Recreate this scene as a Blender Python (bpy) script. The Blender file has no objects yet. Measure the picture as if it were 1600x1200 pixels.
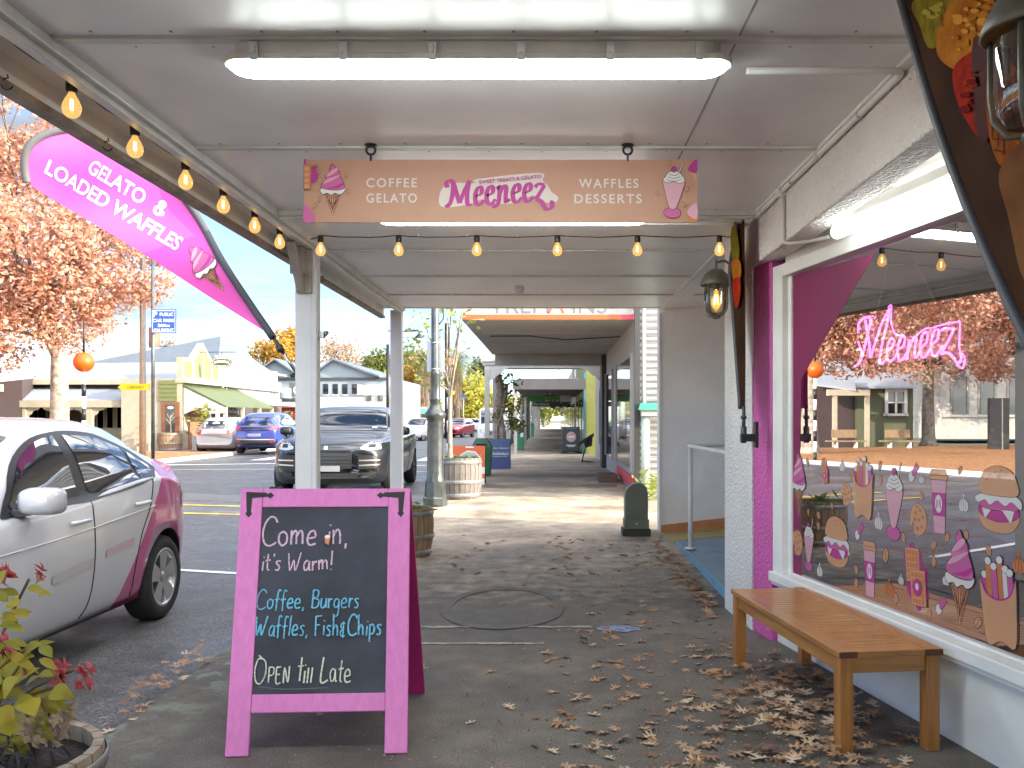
import bpy, math, random
from mathutils import Vector, Matrix
from mathutils.geometry import tessellate_polygon
R = math.radians
rnd = random.Random(11)
SC = bpy.context.scene
COL = SC.collection

# ------------------------------------------------------------------ camera, world, sun, exposure
F, CH, VX, VY = 1400.0, 1.45, 860.0, 655.0          # focal length in photo pixels, eye height, vanishing point
cam_d = bpy.data.cameras.new('camera')
cam = bpy.data.objects.new('camera', cam_d); COL.objects.link(cam)
cam.location = (0, 0, CH); cam.rotation_euler = (R(90), 0, 0)
cam_d.sensor_width = 36; cam_d.lens = 36 * F / 1600
cam_d.shift_x = -(VX - 800) / 1600; cam_d.shift_y = (VY - 600) / 1600
cam_d.clip_start = 0.05; cam_d.clip_end = 3000
SC.camera = cam

SUNV = Vector((1, -0.30, 0.345)).normalized()       # towards the sun
SUN_EL = math.asin(SUNV.z); SUN_AZ = math.atan2(SUNV.x, SUNV.y)
w = bpy.data.worlds.new('World'); SC.world = w; w.use_nodes = True
nt = w.node_tree; nt.nodes.clear()
def N(t, tp, **k):
    n = t.nodes.new(tp)
    for a, b in k.items(): setattr(n, a, b)
    return n
out = N(nt, 'ShaderNodeOutputWorld'); bg = N(nt, 'ShaderNodeBackground')
sky = N(nt, 'ShaderNodeTexSky', sky_type='NISHITA', sun_disc=False, sun_elevation=SUN_EL, sun_rotation=SUN_AZ,
        air_density=.85, dust_density=0.25, ozone_density=1.2)
tc = N(nt, 'ShaderNodeTexCoord'); mp = N(nt, 'ShaderNodeMapping')
mp.inputs['Scale'].default_value = (1.6, 1.6, 6.5); mp.inputs['Rotation'].default_value = (0, R(7), 0)
nz = N(nt, 'ShaderNodeTexNoise'); nz.inputs['Scale'].default_value = 2.6; nz.inputs['Detail'].default_value = 7; nz.inputs['Roughness'].default_value = .58
nz.inputs['Distortion'].default_value = .35
rp = N(nt, 'ShaderNodeValToRGB'); rp.color_ramp.elements[0].position = .43; rp.color_ramp.elements[1].position = .63
rp.color_ramp.elements[1].color = (.85, .85, .85, 1)
mx = N(nt, 'ShaderNodeMix', data_type='RGBA'); mx.inputs['B'].default_value = (2.9, 3.0, 3.2, 1)
L = nt.links.new
# clouds boosted on the unseen sun side, added as fill light for the shade
dt = N(nt, 'ShaderNodeVectorMath', operation='DOT_PRODUCT'); dt.inputs[1].default_value = SUNV; L(tc.outputs['Generated'], dt.inputs[0])
cm = N(nt, 'ShaderNodeMapRange'); cm.inputs['From Min'].default_value = -.35; cm.inputs['From Max'].default_value = .75; cm.inputs['To Min'].default_value = 1.1; cm.inputs['To Max'].default_value = 34.0; L(dt.outputs['Value'], cm.inputs['Value'])
cv = N(nt, 'ShaderNodeMix', data_type='RGBA', blend_type='MULTIPLY'); cv.inputs['Factor'].default_value = 1; cv.inputs['A'].default_value = (1.03, .99, .94, 1); L(cm.outputs[0], cv.inputs['B'])
tn = N(nt, 'ShaderNodeMix', data_type='RGBA', blend_type='MULTIPLY'); tn.inputs['Factor'].default_value = 1; tn.inputs['B'].default_value = (.62, .73, .88, 1)
L(sky.outputs[0], tn.inputs['A'])
L(tc.outputs['Generated'], mp.inputs['Vector']); L(mp.outputs[0], nz.inputs['Vector']); L(nz.outputs['Fac'], rp.inputs['Fac'])
L(rp.outputs[0], mx.inputs['Factor']); L(tn.outputs['Result'], mx.inputs['A']); L(cv.outputs['Result'], mx.inputs['B']); L(mx.outputs['Result'], bg.inputs['Color'])
L(bg.outputs[0], out.inputs['Surface']); bg.inputs['Strength'].default_value = 0.088
sl = bpy.data.lights.new('sun', 'SUN'); sl.energy = 2.2; sl.angle = R(.53); sl.color = (1, .87, .68)
so = bpy.data.objects.new('sun', sl); COL.objects.link(so); so.rotation_euler = SUNV.to_track_quat('Z', 'Y').to_euler()
so.location = (30, -10, 30)
SC.view_settings.view_transform = 'Standard'; SC.view_settings.look = 'None'; SC.view_settings.gamma = 1
SC.view_settings.use_curve_mapping = False
SC.view_settings.exposure = 2.47
SC.render.engine = 'CYCLES'
try:
    SC.cycles.use_denoising = True; SC.cycles.max_bounces = 8; SC.cycles.transparent_max_bounces = 12
    SC.cycles.caustics_reflective = False; SC.cycles.caustics_refractive = False; SC.cycles.sample_clamp_indirect = 6
except Exception: pass

# ------------------------------------------------------------------ photo-plan helpers
def sstep(a, b, x):
    t = max(0, min(1, (x - a) / (b - a))); return t * t * (3 - 2 * t)
def gz(y): return .14 * sstep(7, 17, y)              # the street rises a little past the verandah
def road_z(x, y): return gz(y) - .10 + .05 * sstep(2.4, 7, -x) * (1 - sstep(8, 12.4, -x))
def dep(py, off=0.0):
    lo, hi = .5, 400
    for _ in range(60):
        m = (lo + hi) / 2
        if (CH - gz(m) - off) * F / m > py - VY: lo = m
        else: hi = m
    return lo
def X(px, d): return (px - VX) * d / F
def Z(py, d): return CH + (VY - py) * d / F
def P(px, py, d): return Vector((X(px, d), d, Z(py, d)))
def hit(px, py, p0, n):
    o = Vector((0, 0, CH)); r = Vector(((px - VX) / F, 1, (VY - py) / F))
    return o + r * ((Vector(p0) - o).dot(n) / r.dot(n))

# ------------------------------------------------------------------ scene tree helpers
WM = {}
def link(o): COL.objects.link(o); return o
def props(o, label=None, cat=None, group=None, kind=None):
    if label: o['label'] = label
    if cat: o['category'] = cat
    if group: o['group'] = group
    if kind: o['kind'] = kind
    return o
def thing(name, label, cat, loc=(0, 0, 0), rz=0.0, group=None):
    o = link(bpy.data.objects.new(name, None)); o.empty_display_size = .1
    o.location = loc; o.rotation_euler = (0, 0, rz)
    WM[o] = Matrix.Translation(loc) @ Matrix.Rotation(rz, 4, 'Z')
    return props(o, label, cat, group)
def kids(o): return [c for c in o.children]
def copy_tree(o, parent=None):
    c = link(o.copy())
    if parent is not None:
        mpi = o.matrix_parent_inverse.copy(); c.parent = parent; c.matrix_parent_inverse = mpi
    for ch in kids(o): copy_tree(ch, c)
    return c
def dup(o, loc, rz=0.0, label=None, group=None, scale=None):
    c = copy_tree(o); c.location = loc; c.rotation_euler = (0, 0, rz)
    if scale: c.scale = scale if hasattr(scale, '__len__') else (scale,) * 3
    if label: c['label'] = label
    if group: c['group'] = group
    return c

class MB:
    def __init__(self, M=None):
        self.v, self.f, self.mi, self.sm = [], [], [], []; self.M = M
    def vert(self, p):
        p = Vector(p)
        if self.M is not None: p = self.M @ p
        self.v.append(p); return len(self.v) - 1
    def face(self, idx, m=0, s=False): self.f.append(tuple(idx)); self.mi.append(m); self.sm.append(s)
    def poly(self, pts, m=0, s=False):
        self.face([self.vert(p) for p in pts], m, s)
    def box(self, x0, x1, y0, y1, z0, z1, m=0):
        if x0 > x1: x0, x1 = x1, x0
        if y0 > y1: y0, y1 = y1, y0
        if z0 > z1: z0, z1 = z1, z0
        i = [self.vert(p) for p in ((x0,y0,z0),(x1,y0,z0),(x1,y1,z0),(x0,y1,z0),(x0,y0,z1),(x1,y0,z1),(x1,y1,z1),(x0,y1,z1))]
        for q in ((3,2,1,0),(4,5,6,7),(0,1,5,4),(1,2,6,5),(2,3,7,6),(3,0,4,7)): self.face([i[k] for k in q], m)
        return self
    def hexa(self, a, b, m=0):           # a: four lower points, b: four upper points
        i = [self.vert(p) for p in list(a) + list(b)]
        for q in ((3,2,1,0),(4,5,6,7),(0,1,5,4),(1,2,6,5),(2,3,7,6),(3,0,4,7)): self.face([i[k] for k in q], m)
        return self
    def bar(self, p0, p1, w, h, m=0, up=(0,0,1)):
        p0, p1 = Vector(p0), Vector(p1); t = (p1 - p0).normalized(); u = Vector(up)
        if abs(t.dot(u)) > .99: u = Vector((0, 1, 0))
        s = t.cross(u).normalized(); u = s.cross(t).normalized()
        q = lambda p: [p - s*w/2 - u*h/2, p + s*w/2 - u*h/2, p + s*w/2 + u*h/2, p - s*w/2 + u*h/2]
        return self.hexa(q(p0), q(p1), m)
    def tube(self, pts, r, n=8, m=0, caps=True, s=True):
        pts = [Vector(p) for p in pts]; rs = r if hasattr(r, '__len__') else [r] * len(pts)
        rings = []; ref = None
        for k, p in enumerate(pts):
            t = (pts[min(k+1, len(pts)-1)] - pts[max(k-1, 0)])
            t = t.normalized() if t.length > 1e-9 else Vector((0,0,1))
            if ref is None: ref = Vector((0,0,1)) if abs(t.z) < .9 else Vector((1,0,0))
            a = t.cross(ref); a = a.normalized() if a.length > 1e-6 else t.orthogonal().normalized()
            b = a.cross(t).normalized(); ref = b
            rings.append([self.vert(p + (a*math.cos(2*math.pi*j/n) + b*math.sin(2*math.pi*j/n))*rs[k]) for j in range(n)])
        for k in range(len(rings)-1):
            for j in range(n): self.face((rings[k][j], rings[k][(j+1)%n], rings[k+1][(j+1)%n], rings[k+1][j]), m, s)
        if caps and n > 2: self.face(rings[0][::-1], m); self.face(rings[-1], m)
        return self
    def cyl(self, p0, p1, r0, r1=None, n=16, m=0, s=True): return self.tube([p0, p1], [r0, r0 if r1 is None else r1], n, m, True, s)
    def lathe(self, prof, c=(0,0,0), n=20, m=0, s=True, axis='z', arc=1.0):
        c = Vector(c); rings = []
        for r, h in prof:
            ring = []
            for j in range(n):
                a = 2*math.pi*arc*j/n; u, v_ = r*math.cos(a), r*math.sin(a)
                ring.append(self.vert(c + (Vector((u,v_,h)) if axis=='z' else Vector((u,h,v_)) if axis=='y' else Vector((h,u,v_)))))
            rings.append(ring)
        for k in range(len(rings)-1):
            for j in range(n if arc == 1 else n-1):
                self.face((rings[k][j], rings[k][(j+1)%n], rings[k+1][(j+1)%n], rings[k+1][j]), m, s)
        return self
    def sphere(self, c, r, n=14, m=0, sc=(1,1,1)):
        c = Vector(c); k = max(4, n//2)
        prof = [(r*math.sin(math.pi*i/k), -r*math.cos(math.pi*i/k)) for i in range(k+1)]
        prof[0] = (1e-4, -r); prof[-1] = (1e-4, r)
        M0 = self.M; T = Matrix.Translation(c) @ Matrix.Diagonal((*sc, 1)); self.M = T if M0 is None else M0 @ T
        self.lathe(prof, (0,0,0), n, m); self.M = M0; return self
    def prism(self, pts2, fn, h0, h1, m=0, side=None):
        """closed 2D outline; fn(a, b, h) -> point"""
        pts2 = list(pts2); n = len(pts2)
        area = sum(pts2[i][0]*pts2[(i+1)%n][1] - pts2[(i+1)%n][0]*pts2[i][1] for i in range(n))
        lo = [self.vert(fn(a, b, h0)) for a, b in pts2]; hi = [self.vert(fn(a, b, h1)) for a, b in pts2]
        for t in tessellate_polygon([[Vector((a, b, 0)) for a, b in pts2]]):
            self.face([hi[k] for k in t], m); self.face([lo[k] for k in reversed(t)], m)
        for i in range(n): self.face((lo[i], lo[(i+1)%n], hi[(i+1)%n], hi[i]), m if side is None else side)
        return self
    def grid(self, fn, nu, nv, m=0, s=True):
        i = [[self.vert(fn(a/nu, b/nv)) for b in range(nv+1)] for a in range(nu+1)]
        for a in range(nu):
            for b in range(nv): self.face((i[a][b], i[a+1][b], i[a+1][b+1], i[a][b+1]), m, s)
        return self
    def add_mesh(self, me, M, m=0):
        o = len(self.v)
        for q in me.vertices: self.vert(M @ q.co)
        for p in me.polygons: self.face([o + k for k in p.vertices], m)
    def build(self, name, mats, parent=None, bevel=0, label=None, recalc=True, sub=0):
        inv = WM[parent].inverted() if parent is not None else Matrix.Identity(4)
        me = bpy.data.meshes.new(name)
        me.from_pydata([tuple(inv @ p) for p in self.v], [], self.f)
        for mm in (mats if isinstance(mats, (list, tuple)) else [mats]): me.materials.append(mm)
        me.polygons.foreach_set('material_index', self.mi); me.polygons.foreach_set('use_smooth', self.sm)
        me.update()
        if recalc:
            import bmesh
            b = bmesh.new(); b.from_mesh(me); bmesh.ops.recalc_face_normals(b, faces=b.faces); b.to_mesh(me); b.free()
        o = link(bpy.data.objects.new(name, me))
        if parent is not None: o.parent = parent
        WM[o] = WM[parent] if parent is not None else Matrix.Identity(4)
        if bevel:
            bv = o.modifiers.new('bevel', 'BEVEL'); bv.width = bevel; bv.segments = 2; bv.limit_method = 'ANGLE'; bv.angle_limit = R(40)
        if sub:
            sd = o.modifiers.new('smooth', 'SUBSURF'); sd.levels = sub; sd.render_levels = sub
        if label: o['label'] = label
        return o

# ------------------------------------------------------------------ materials
def sock(b, nm, v):
    if nm in b.inputs: b.inputs[nm].default_value = v
def mat(name, col, rough=.55, metal=0.0, var=0.0, scale=4.0, bump=0.0, bscale=60.0, spec=.5, coat=0.0, emit=None, es=0.0, stretch=None,
        col2=None, detail=4, bdist=.004, ramp=(.35, .65), croug=.05, rvar=0.0):
    m = bpy.data.materials.new(name); m.use_nodes = True; t = m.node_tree; b = t.nodes['Principled BSDF']; L = t.links.new
    c4 = (*col, 1); b.inputs['Base Color'].default_value = c4; b.inputs['Roughness'].default_value = rough; b.inputs['Metallic'].default_value = metal
    sock(b, 'Specular IOR Level', spec); sock(b, 'Coat Weight', coat); sock(b, 'Coat Roughness', croug)
    if emit: sock(b, 'Emission Color', (*emit, 1)); sock(b, 'Emission Strength', es)
    if var or bump or col2 or rvar:
        tc = N(t, 'ShaderNodeTexCoord'); src = tc.outputs['Object']
        if stretch:
            mp = N(t, 'ShaderNodeMapping'); mp.inputs['Scale'].default_value = stretch; L(src, mp.inputs['Vector']); src = mp.outputs[0]
        if var or col2 or rvar:
            n1 = N(t, 'ShaderNodeTexNoise'); n1.inputs['Scale'].default_value = scale; n1.inputs['Detail'].default_value = detail; n1.inputs['Roughness'].default_value = .6
            L(src, n1.inputs['Vector'])
            r1 = N(t, 'ShaderNodeValToRGB'); r1.color_ramp.elements[0].position = ramp[0]; r1.color_ramp.elements[1].position = ramp[1]
            lo = tuple(max(0, x * (1 - var)) for x in col); hi = col2 if col2 else tuple(min(1, x * (1 + var)) for x in col)
            r1.color_ramp.elements[0].color = (*(lo if not col2 else col), 1); r1.color_ramp.elements[1].color = (*hi, 1)
            L(n1.outputs['Fac'], r1.inputs['Fac'])
            if var or col2: L(r1.outputs[0], b.inputs['Base Color'])
            if rvar:
                mr = N(t, 'ShaderNodeMapRange'); mr.inputs['To Min'].default_value = max(.02, rough - rvar); mr.inputs['To Max'].default_value = min(1, rough + rvar)
                mr.inputs['From Min'].default_value = .3; mr.inputs['From Max'].default_value = .7
                L(n1.outputs['Fac'], mr.inputs['Value']); L(mr.outputs[0], b.inputs['Roughness'])
        if bump:
            n2 = N(t, 'ShaderNodeTexNoise'); n2.inputs['Scale'].default_value = bscale; n2.inputs['Detail'].default_value = 3
            L(src, n2.inputs['Vector'])
            bp = N(t, 'ShaderNodeBump'); bp.inputs['Strength'].default_value = bump; bp.inputs['Distance'].default_value = bdist
            L(n2.outputs['Fac'], bp.inputs['Height']); L(bp.outputs[0], b.inputs['Normal'])
    return m
def leafmat(name, cols, rough=.6, trans=.35):
    m = bpy.data.materials.new(name); m.use_nodes = True; t = m.node_tree; b = t.nodes['Principled BSDF']; L = t.links.new
    g = N(t, 'ShaderNodeNewGeometry'); r = N(t, 'ShaderNodeValToRGB'); e = r.color_ramp.elements
    while len(e) < len(cols): e.new(.5)
    for k, c in enumerate(cols): e[k].position = k / max(1, len(cols) - 1); e[k].color = (*c, 1)
    tc = N(t, 'ShaderNodeTexCoord'); nn = N(t, 'ShaderNodeTexNoise'); nn.inputs['Scale'].default_value = .9; nn.inputs['Detail'].default_value = 3; L(tc.outputs['Object'], nn.inputs['Vector'])
    q1 = N(t, 'ShaderNodeMapRange'); q1.inputs['From Min'].default_value = .3; q1.inputs['From Max'].default_value = .7; L(nn.outputs['Fac'], q1.inputs['Value'])
    q2 = N(t, 'ShaderNodeMix'); q2.inputs['Factor'].default_value = .5; L(g.outputs['Random Per Island'], q2.inputs['A']); L(q1.outputs[0], q2.inputs['B']); L(q2.outputs['Result'], r.inputs['Fac']); L(r.outputs[0], b.inputs['Base Color']); b.inputs['Roughness'].default_value = rough
    if trans:
        tr = N(t, 'ShaderNodeBsdfTranslucent'); ms = N(t, 'ShaderNodeMixShader'); ms.inputs[0].default_value = trans
        L(r.outputs[0], tr.inputs['Color']); L(b.outputs[0], ms.inputs[1]); L(tr.outputs[0], ms.inputs[2]); L(ms.outputs[0], t.nodes['Material Output'].inputs['Surface'])
    return m
def glassmat(name, refl=.35, tint=(.8, .85, .85), rough=.0, grey=None):
    m = bpy.data.materials.new(name); m.use_nodes = True; t = m.node_tree; t.nodes.clear(); L = t.links.new
    o = N(t, 'ShaderNodeOutputMaterial'); gl = N(t, 'ShaderNodeBsdfGlossy'); gl.inputs['Roughness'].default_value = rough; gl.inputs['Color'].default_value = (.95, .95, .97, 1)
    tr = N(t, 'ShaderNodeBsdfTransparent'); tr.inputs['Color'].default_value = (*tint, 1); ms = N(t, 'ShaderNodeMixShader')
    fr = N(t, 'ShaderNodeFresnel'); fr.inputs['IOR'].default_value = 1.5
    mr = N(t, 'ShaderNodeMapRange'); mr.inputs['From Min'].default_value = .04; mr.inputs['From Max'].default_value = 1; mr.inputs['To Min'].default_value = refl; mr.inputs['To Max'].default_value = 1
    L(fr.outputs[0], mr.inputs['Value']); L(mr.outputs[0], ms.inputs[0]); L(tr.outputs[0], ms.inputs[1]); L(gl.outputs[0], ms.inputs[2]); L(ms.outputs[0], o.inputs['Surface'])
    return m

def asphalt(name, base, light, stain=.5, rough=.8, agg=220, bump=.5, far=None):
    m = bpy.data.materials.new(name); m.use_nodes = True; t = m.node_tree; b = t.nodes['Principled BSDF']; L = t.links.new
    tc = N(t, 'ShaderNodeTexCoord'); v = tc.outputs['Object']
    n1 = N(t, 'ShaderNodeTexNoise'); n1.inputs['Scale'].default_value = agg; n1.inputs['Detail'].default_value = 3
    n2 = N(t, 'ShaderNodeTexNoise'); n2.inputs['Scale'].default_value = .9; n2.inputs['Detail'].default_value = 8; n2.inputs['Roughness'].default_value = .65
    n3 = N(t, 'ShaderNodeTexNoise'); n3.inputs['Scale'].default_value = 6; n3.inputs['Detail'].default_value = 6
    for n in (n1, n2, n3): L(v, n.inputs['Vector'])
    r1 = N(t, 'ShaderNodeValToRGB'); r1.color_ramp.elements[0].position = .36; r1.color_ramp.elements[1].position = .68
    r1.color_ramp.elements[0].color = (*base, 1); r1.color_ramp.elements[1].color = (*light, 1); L(n1.outputs['Fac'], r1.inputs['Fac'])
    r2 = N(t, 'ShaderNodeValToRGB'); r2.color_ramp.elements[0].position = .38; r2.color_ramp.elements[1].position = .62
    k = 1 - stain; r2.color_ramp.elements[0].color = (k, k, k, 1); r2.color_ramp.elements[1].color = (1.15, 1.13, 1.1, 1); L(n2.outputs['Fac'], r2.inputs['Fac'])
    r3 = N(t, 'ShaderNodeValToRGB'); r3.color_ramp.elements[0].position = .35; r3.color_ramp.elements[1].position = .7
    r3.color_ramp.elements[0].color = (.8, .8, .8, 1); r3.color_ramp.elements[1].color = (1.1, 1.1, 1.1, 1); L(n3.outputs['Fac'], r3.inputs['Fac'])
    a = N(t, 'ShaderNodeMix', data_type='RGBA', blend_type='MULTIPLY'); a.inputs['Factor'].default_value = 1
    c = N(t, 'ShaderNodeMix', data_type='RGBA', blend_type='MULTIPLY'); c.inputs['Factor'].default_value = 1
    L(r1.outputs[0], a.inputs['A']); L(r2.outputs[0], a.inputs['B']); L(a.outputs['Result'], c.inputs['A']); L(r3.outputs[0], c.inputs['B']); L(c.outputs['Result'], b.inputs['Base Color'])
    if far:  # distance tint: paler asphalt with sunlit brightness mixed into its colour
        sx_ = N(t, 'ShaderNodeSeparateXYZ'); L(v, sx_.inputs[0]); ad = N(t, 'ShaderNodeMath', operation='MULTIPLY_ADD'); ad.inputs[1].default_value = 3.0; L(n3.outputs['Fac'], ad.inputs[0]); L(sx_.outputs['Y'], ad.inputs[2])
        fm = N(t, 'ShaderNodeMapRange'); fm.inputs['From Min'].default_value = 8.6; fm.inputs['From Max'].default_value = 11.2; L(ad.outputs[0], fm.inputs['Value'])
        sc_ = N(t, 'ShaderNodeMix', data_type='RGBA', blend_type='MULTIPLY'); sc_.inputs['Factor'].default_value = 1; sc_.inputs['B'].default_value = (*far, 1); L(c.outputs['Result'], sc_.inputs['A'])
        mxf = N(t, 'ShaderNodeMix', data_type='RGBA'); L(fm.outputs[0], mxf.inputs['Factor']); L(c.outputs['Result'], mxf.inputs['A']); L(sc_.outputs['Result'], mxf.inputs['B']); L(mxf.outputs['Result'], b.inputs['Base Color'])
    mr = N(t, 'ShaderNodeMapRange'); mr.inputs['From Min'].default_value = .35; mr.inputs['From Max'].default_value = .65
    mr.inputs['To Min'].default_value = rough - .3; mr.inputs['To Max'].default_value = min(1, rough + .1)
    L(n2.outputs['Fac'], mr.inputs['Value']); L(mr.outputs[0], b.inputs['Roughness'])
    bp = N(t, 'ShaderNodeBump'); bp.inputs['Strength'].default_value = bump; bp.inputs['Distance'].default_value = .006
    L(n1.outputs['Fac'], bp.inputs['Height']); L(bp.outputs[0], b.inputs['Normal'])
    return m
def corrug(name, col, axis='X', freq=13.0, rough=.4, depth=.5, var=.08):
    m = mat(name, col, rough, var=var, scale=1.2); t = m.node_tree; b = t.nodes['Principled BSDF']; L = t.links.new
    tc = N(t, 'ShaderNodeTexCoord'); wv = N(t, 'ShaderNodeTexWave', wave_type='BANDS', bands_direction=axis, wave_profile='SIN'); wv.inputs['Scale'].default_value = freq / 3.14
    L(tc.outputs['Object'], wv.inputs['Vector']); bp = N(t, 'ShaderNodeBump'); bp.inputs['Strength'].default_value = depth; bp.inputs['Distance'].default_value = .03
    L(wv.outputs['Fac'], bp.inputs['Height']); L(bp.outputs[0], b.inputs['Normal'])
    return m
def woodmat(name, c1, c2, along='Y', rough=.45, scale=10, coat=.0):
    st = {'X': (1, 14, 14), 'Y': (14, 1, 14), 'Z': (14, 14, 1)}[along]
    return mat(name, c1, rough, col2=c2, scale=scale * .25, stretch=st, detail=6, bump=.15, bscale=8, coat=coat, ramp=(.3, .7))

M = {}
M['white'] = mat('white_paint', (.78, .77, .74), .5, var=.06, scale=3)
M['ceil'] = mat('gloss_ceiling_paint', (.80, .78, .76), .34, bump=.18, bscale=1.3, bdist=.012, spec=.32, var=.09, scale=1.1, detail=9, ramp=(.25, .6))
M['ceil_trim'] = mat('ceiling_trim_paint', (.62, .60, .56), .35, var=.12, scale=5)
M['post'] = mat('post_paint', (.68, .68, .68), .45, var=.05, scale=3)
M['taupe'] = mat('old_bracket_paint', (.34, .31, .27), .55, var=.2, scale=8)
M['fascia_brown'] = mat('weathered_fascia', (.26, .20, .15), .6, var=.35, scale=6)
M['stucco'] = mat('white_stucco', (.84, .81, .77), .65, var=.05, scale=2, bump=1.0, bscale=48, bdist=.03)
M['stucco_pink'] = mat('pink_stucco', (.64, .11, .40), .5, var=.05, scale=2, bump=.9, bscale=48, bdist=.022)
M['stucco_grey'] = mat('plain_white_stucco', (.84, .80, .78), .7, var=.05, scale=2, bump=.8, bscale=50, bdist=.014)  # nearly the same white as the front stucco, with a shallower bump
M['pink'] = mat('pink_paint', (.64, .185, .46), .55, var=.07, scale=3, bump=.30, bscale=5, stretch=(14, 14, 1.0), detail=8)
M['pink_deep'] = mat('deep_pink_paint', (.46, .02, .16), .5, var=.08, scale=5)
M['black'] = mat('black_plastic', (.012, .012, .013), .4)
M['rubber'] = mat('tyre_rubber', (.018, .018, .019), .75, var=.3, scale=30)
M['dark'] = mat('dark_void', (.015, .014, .015), .8)
M['steel'] = mat('galvanised_steel', (.5, .5, .5), .35, metal=.9, var=.1, scale=8)
M['iron'] = mat('black_iron', (.02, .02, .022), .45, metal=.3)
M['chalk'] = mat('chalkboard_black', (.026, .030, .044), .6, var=.5, scale=2.5, detail=8)
M['ink_white'] = mat('white_lettering', (.82, .82, .82), .5)
M['teak'] = woodmat('oiled_timber', (.47, .215, .055), (.31, .12, .027), 'Y', .32, 10, .25)
M['teak_x'] = woodmat('oiled_timber_slats', (.50, .24, .065), (.34, .135, .032), 'X', .32, 10, .25)
M['teak_z'] = woodmat('oiled_timber_legs', (.45, .20, .052), (.30, .11, .026), 'Z', .34, 10, .2)
M['teak_end'] = mat('timber_end_grain', (.10, .035, .018), .5, var=.3, scale=60)
M['barrel'] = woodmat('barrel_oak', (.23, .21, .19), (.125, .112, .10), 'Z', .8, 6)
M['barrel_tan'] = woodmat('barrel_oak_tan', (.36, .25, .15), (.20, .13, .075), 'Z', .75, 6)
M['hoop'] = mat('grey_iron_hoop', (.30, .30, .29), .5, metal=.6, var=.25, scale=10)
M['soil'] = mat('potting_soil', (.035, .025, .018), .95, var=.4, scale=30, bump=1, bscale=60, bdist=.02)
# ------------------------------------------------------------------ ground, road, footpath
M['foot'] = asphalt('footpath_asphalt', (.102, .088, .075), (.24, .212, .185), .5, .8, 120, .7, far=(3.1, 2.95, 2.6))  # far: older, paler asphalt, lightened and warmed further to paint in sunlight
M['road'] = asphalt('road_chipseal', (.030, .031, .034), (.21, .21, .22), .45, .56, 75, 1.0)
M['farpath'] = mat('brick_paving', (.32, .20, .15), .8, var=.3, scale=8)
M['ground'] = mat('far_ground', (.12, .13, .08), .9, var=.4, scale=.3)
M['line'] = mat('worn_road_paint', (.70, .70, .68), .6, var=.2, scale=14)
M['yline'] = mat('worn_yellow_paint', (.70, .48, .05), .6, var=.3, scale=10)
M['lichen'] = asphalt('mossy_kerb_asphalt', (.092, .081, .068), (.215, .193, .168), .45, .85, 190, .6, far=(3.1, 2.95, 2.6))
_t = M['lichen'].node_tree; _n = N(_t, 'ShaderNodeTexNoise'); _n.inputs['Scale'].default_value = 5; _n.inputs['Detail'].default_value = 11; _n.inputs['Roughness'].default_value = .68; _tc = N(_t, 'ShaderNodeTexCoord'); _t.links.new(_tc.outputs['Object'], _n.inputs['Vector'])
_r = N(_t, 'ShaderNodeValToRGB'); _r.color_ramp.elements[0].position = .50; _r.color_ramp.elements[1].position = .60; _t.links.new(_n.outputs['Fac'], _r.inputs['Fac'])
_s = N(_t, 'ShaderNodeSeparateXYZ'); _t.links.new(_tc.outputs['Object'], _s.inputs[0]); _m = N(_t, 'ShaderNodeMapRange'); _m.inputs['From Min'].default_value = -1.62; _m.inputs['From Max'].default_value = -1.86; _t.links.new(_s.outputs['X'], _m.inputs['Value'])
_k = N(_t, 'ShaderNodeMath', operation='MULTIPLY'); _t.links.new(_r.outputs[0], _k.inputs[0]); _t.links.new(_m.outputs[0], _k.inputs[1]); _b = _t.nodes['Principled BSDF']; _src = _b.inputs['Base Color'].links[0].from_socket
_x = N(_t, 'ShaderNodeMix', data_type='RGBA'); _x.inputs['B'].default_value = (.19, .215, .165, 1); _t.links.new(_k.outputs[0], _x.inputs['Factor']); _t.links.new(_src, _x.inputs['A']); _t.links.new(_x.outputs['Result'], _b.inputs['Base Color'])

def strip(name, xs, ys, zf, m, kind='structure'):
    b = MB(); idx = [[b.vert((x, y, zf(x, y))) for x in xs] for y in ys]
    for j in range(len(ys)-1):
        for i in range(len(xs)-1): b.face((idx[j][i], idx[j][i+1], idx[j+1][i+1], idx[j+1][i]), 0, True)
    return props(b.build(name, m), kind=kind)
YS = [-40, -20, -8, -2, 0, 2, 4, 6, 7, 8, 9, 10, 11, 12, 13, 14, 15, 16, 17, 18, 22, 30, 45, 70, 110, 170, 260]
KX = -2.13
strip('ground', [-900, -300, -100, -40, 20, 100, 300, 900], [-300, -60, 0, 60, 200, 500, 1200], lambda x, y: -.35, M['ground'])
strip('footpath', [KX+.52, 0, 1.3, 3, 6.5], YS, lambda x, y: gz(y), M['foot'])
def kz(x, y):
    t = (KX + .52 - x); return gz(y) - .012 * sstep(0, .45, t) - (.0 if t < .46 else .012 if t < .5 else .09)
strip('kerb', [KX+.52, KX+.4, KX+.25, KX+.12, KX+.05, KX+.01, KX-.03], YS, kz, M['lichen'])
strip('road', [KX+.03, KX-.1, KX-.35, -3.5, -5, -7, -9, -11, -12.5], YS, road_z, M['road'])
strip('far_kerb', [-12.62, -12.5, -12.46], YS, lambda x, y: gz(y) + (.02 if x < -12.49 else -.13), M['line'])
strip('far_footpath', [-18.5, -15, -12.6], [34.5, 40, 45, 70, 110, 170, 260], lambda x, y: gz(y) + .015, M['farpath'])

def patch(name, pts, zf, m, kind='structure', lift=.004):
    b = MB(); vs = [b.vert((x, y, zf(x, y) + lift)) for x, y in pts]
    for t in tessellate_polygon([[Vector((x, y, 0)) for x, y in pts]]): b.face([vs[k] for k in t])
    return props(b.build(name, m), kind=kind)
def fz(x, y): return gz(y)
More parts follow.
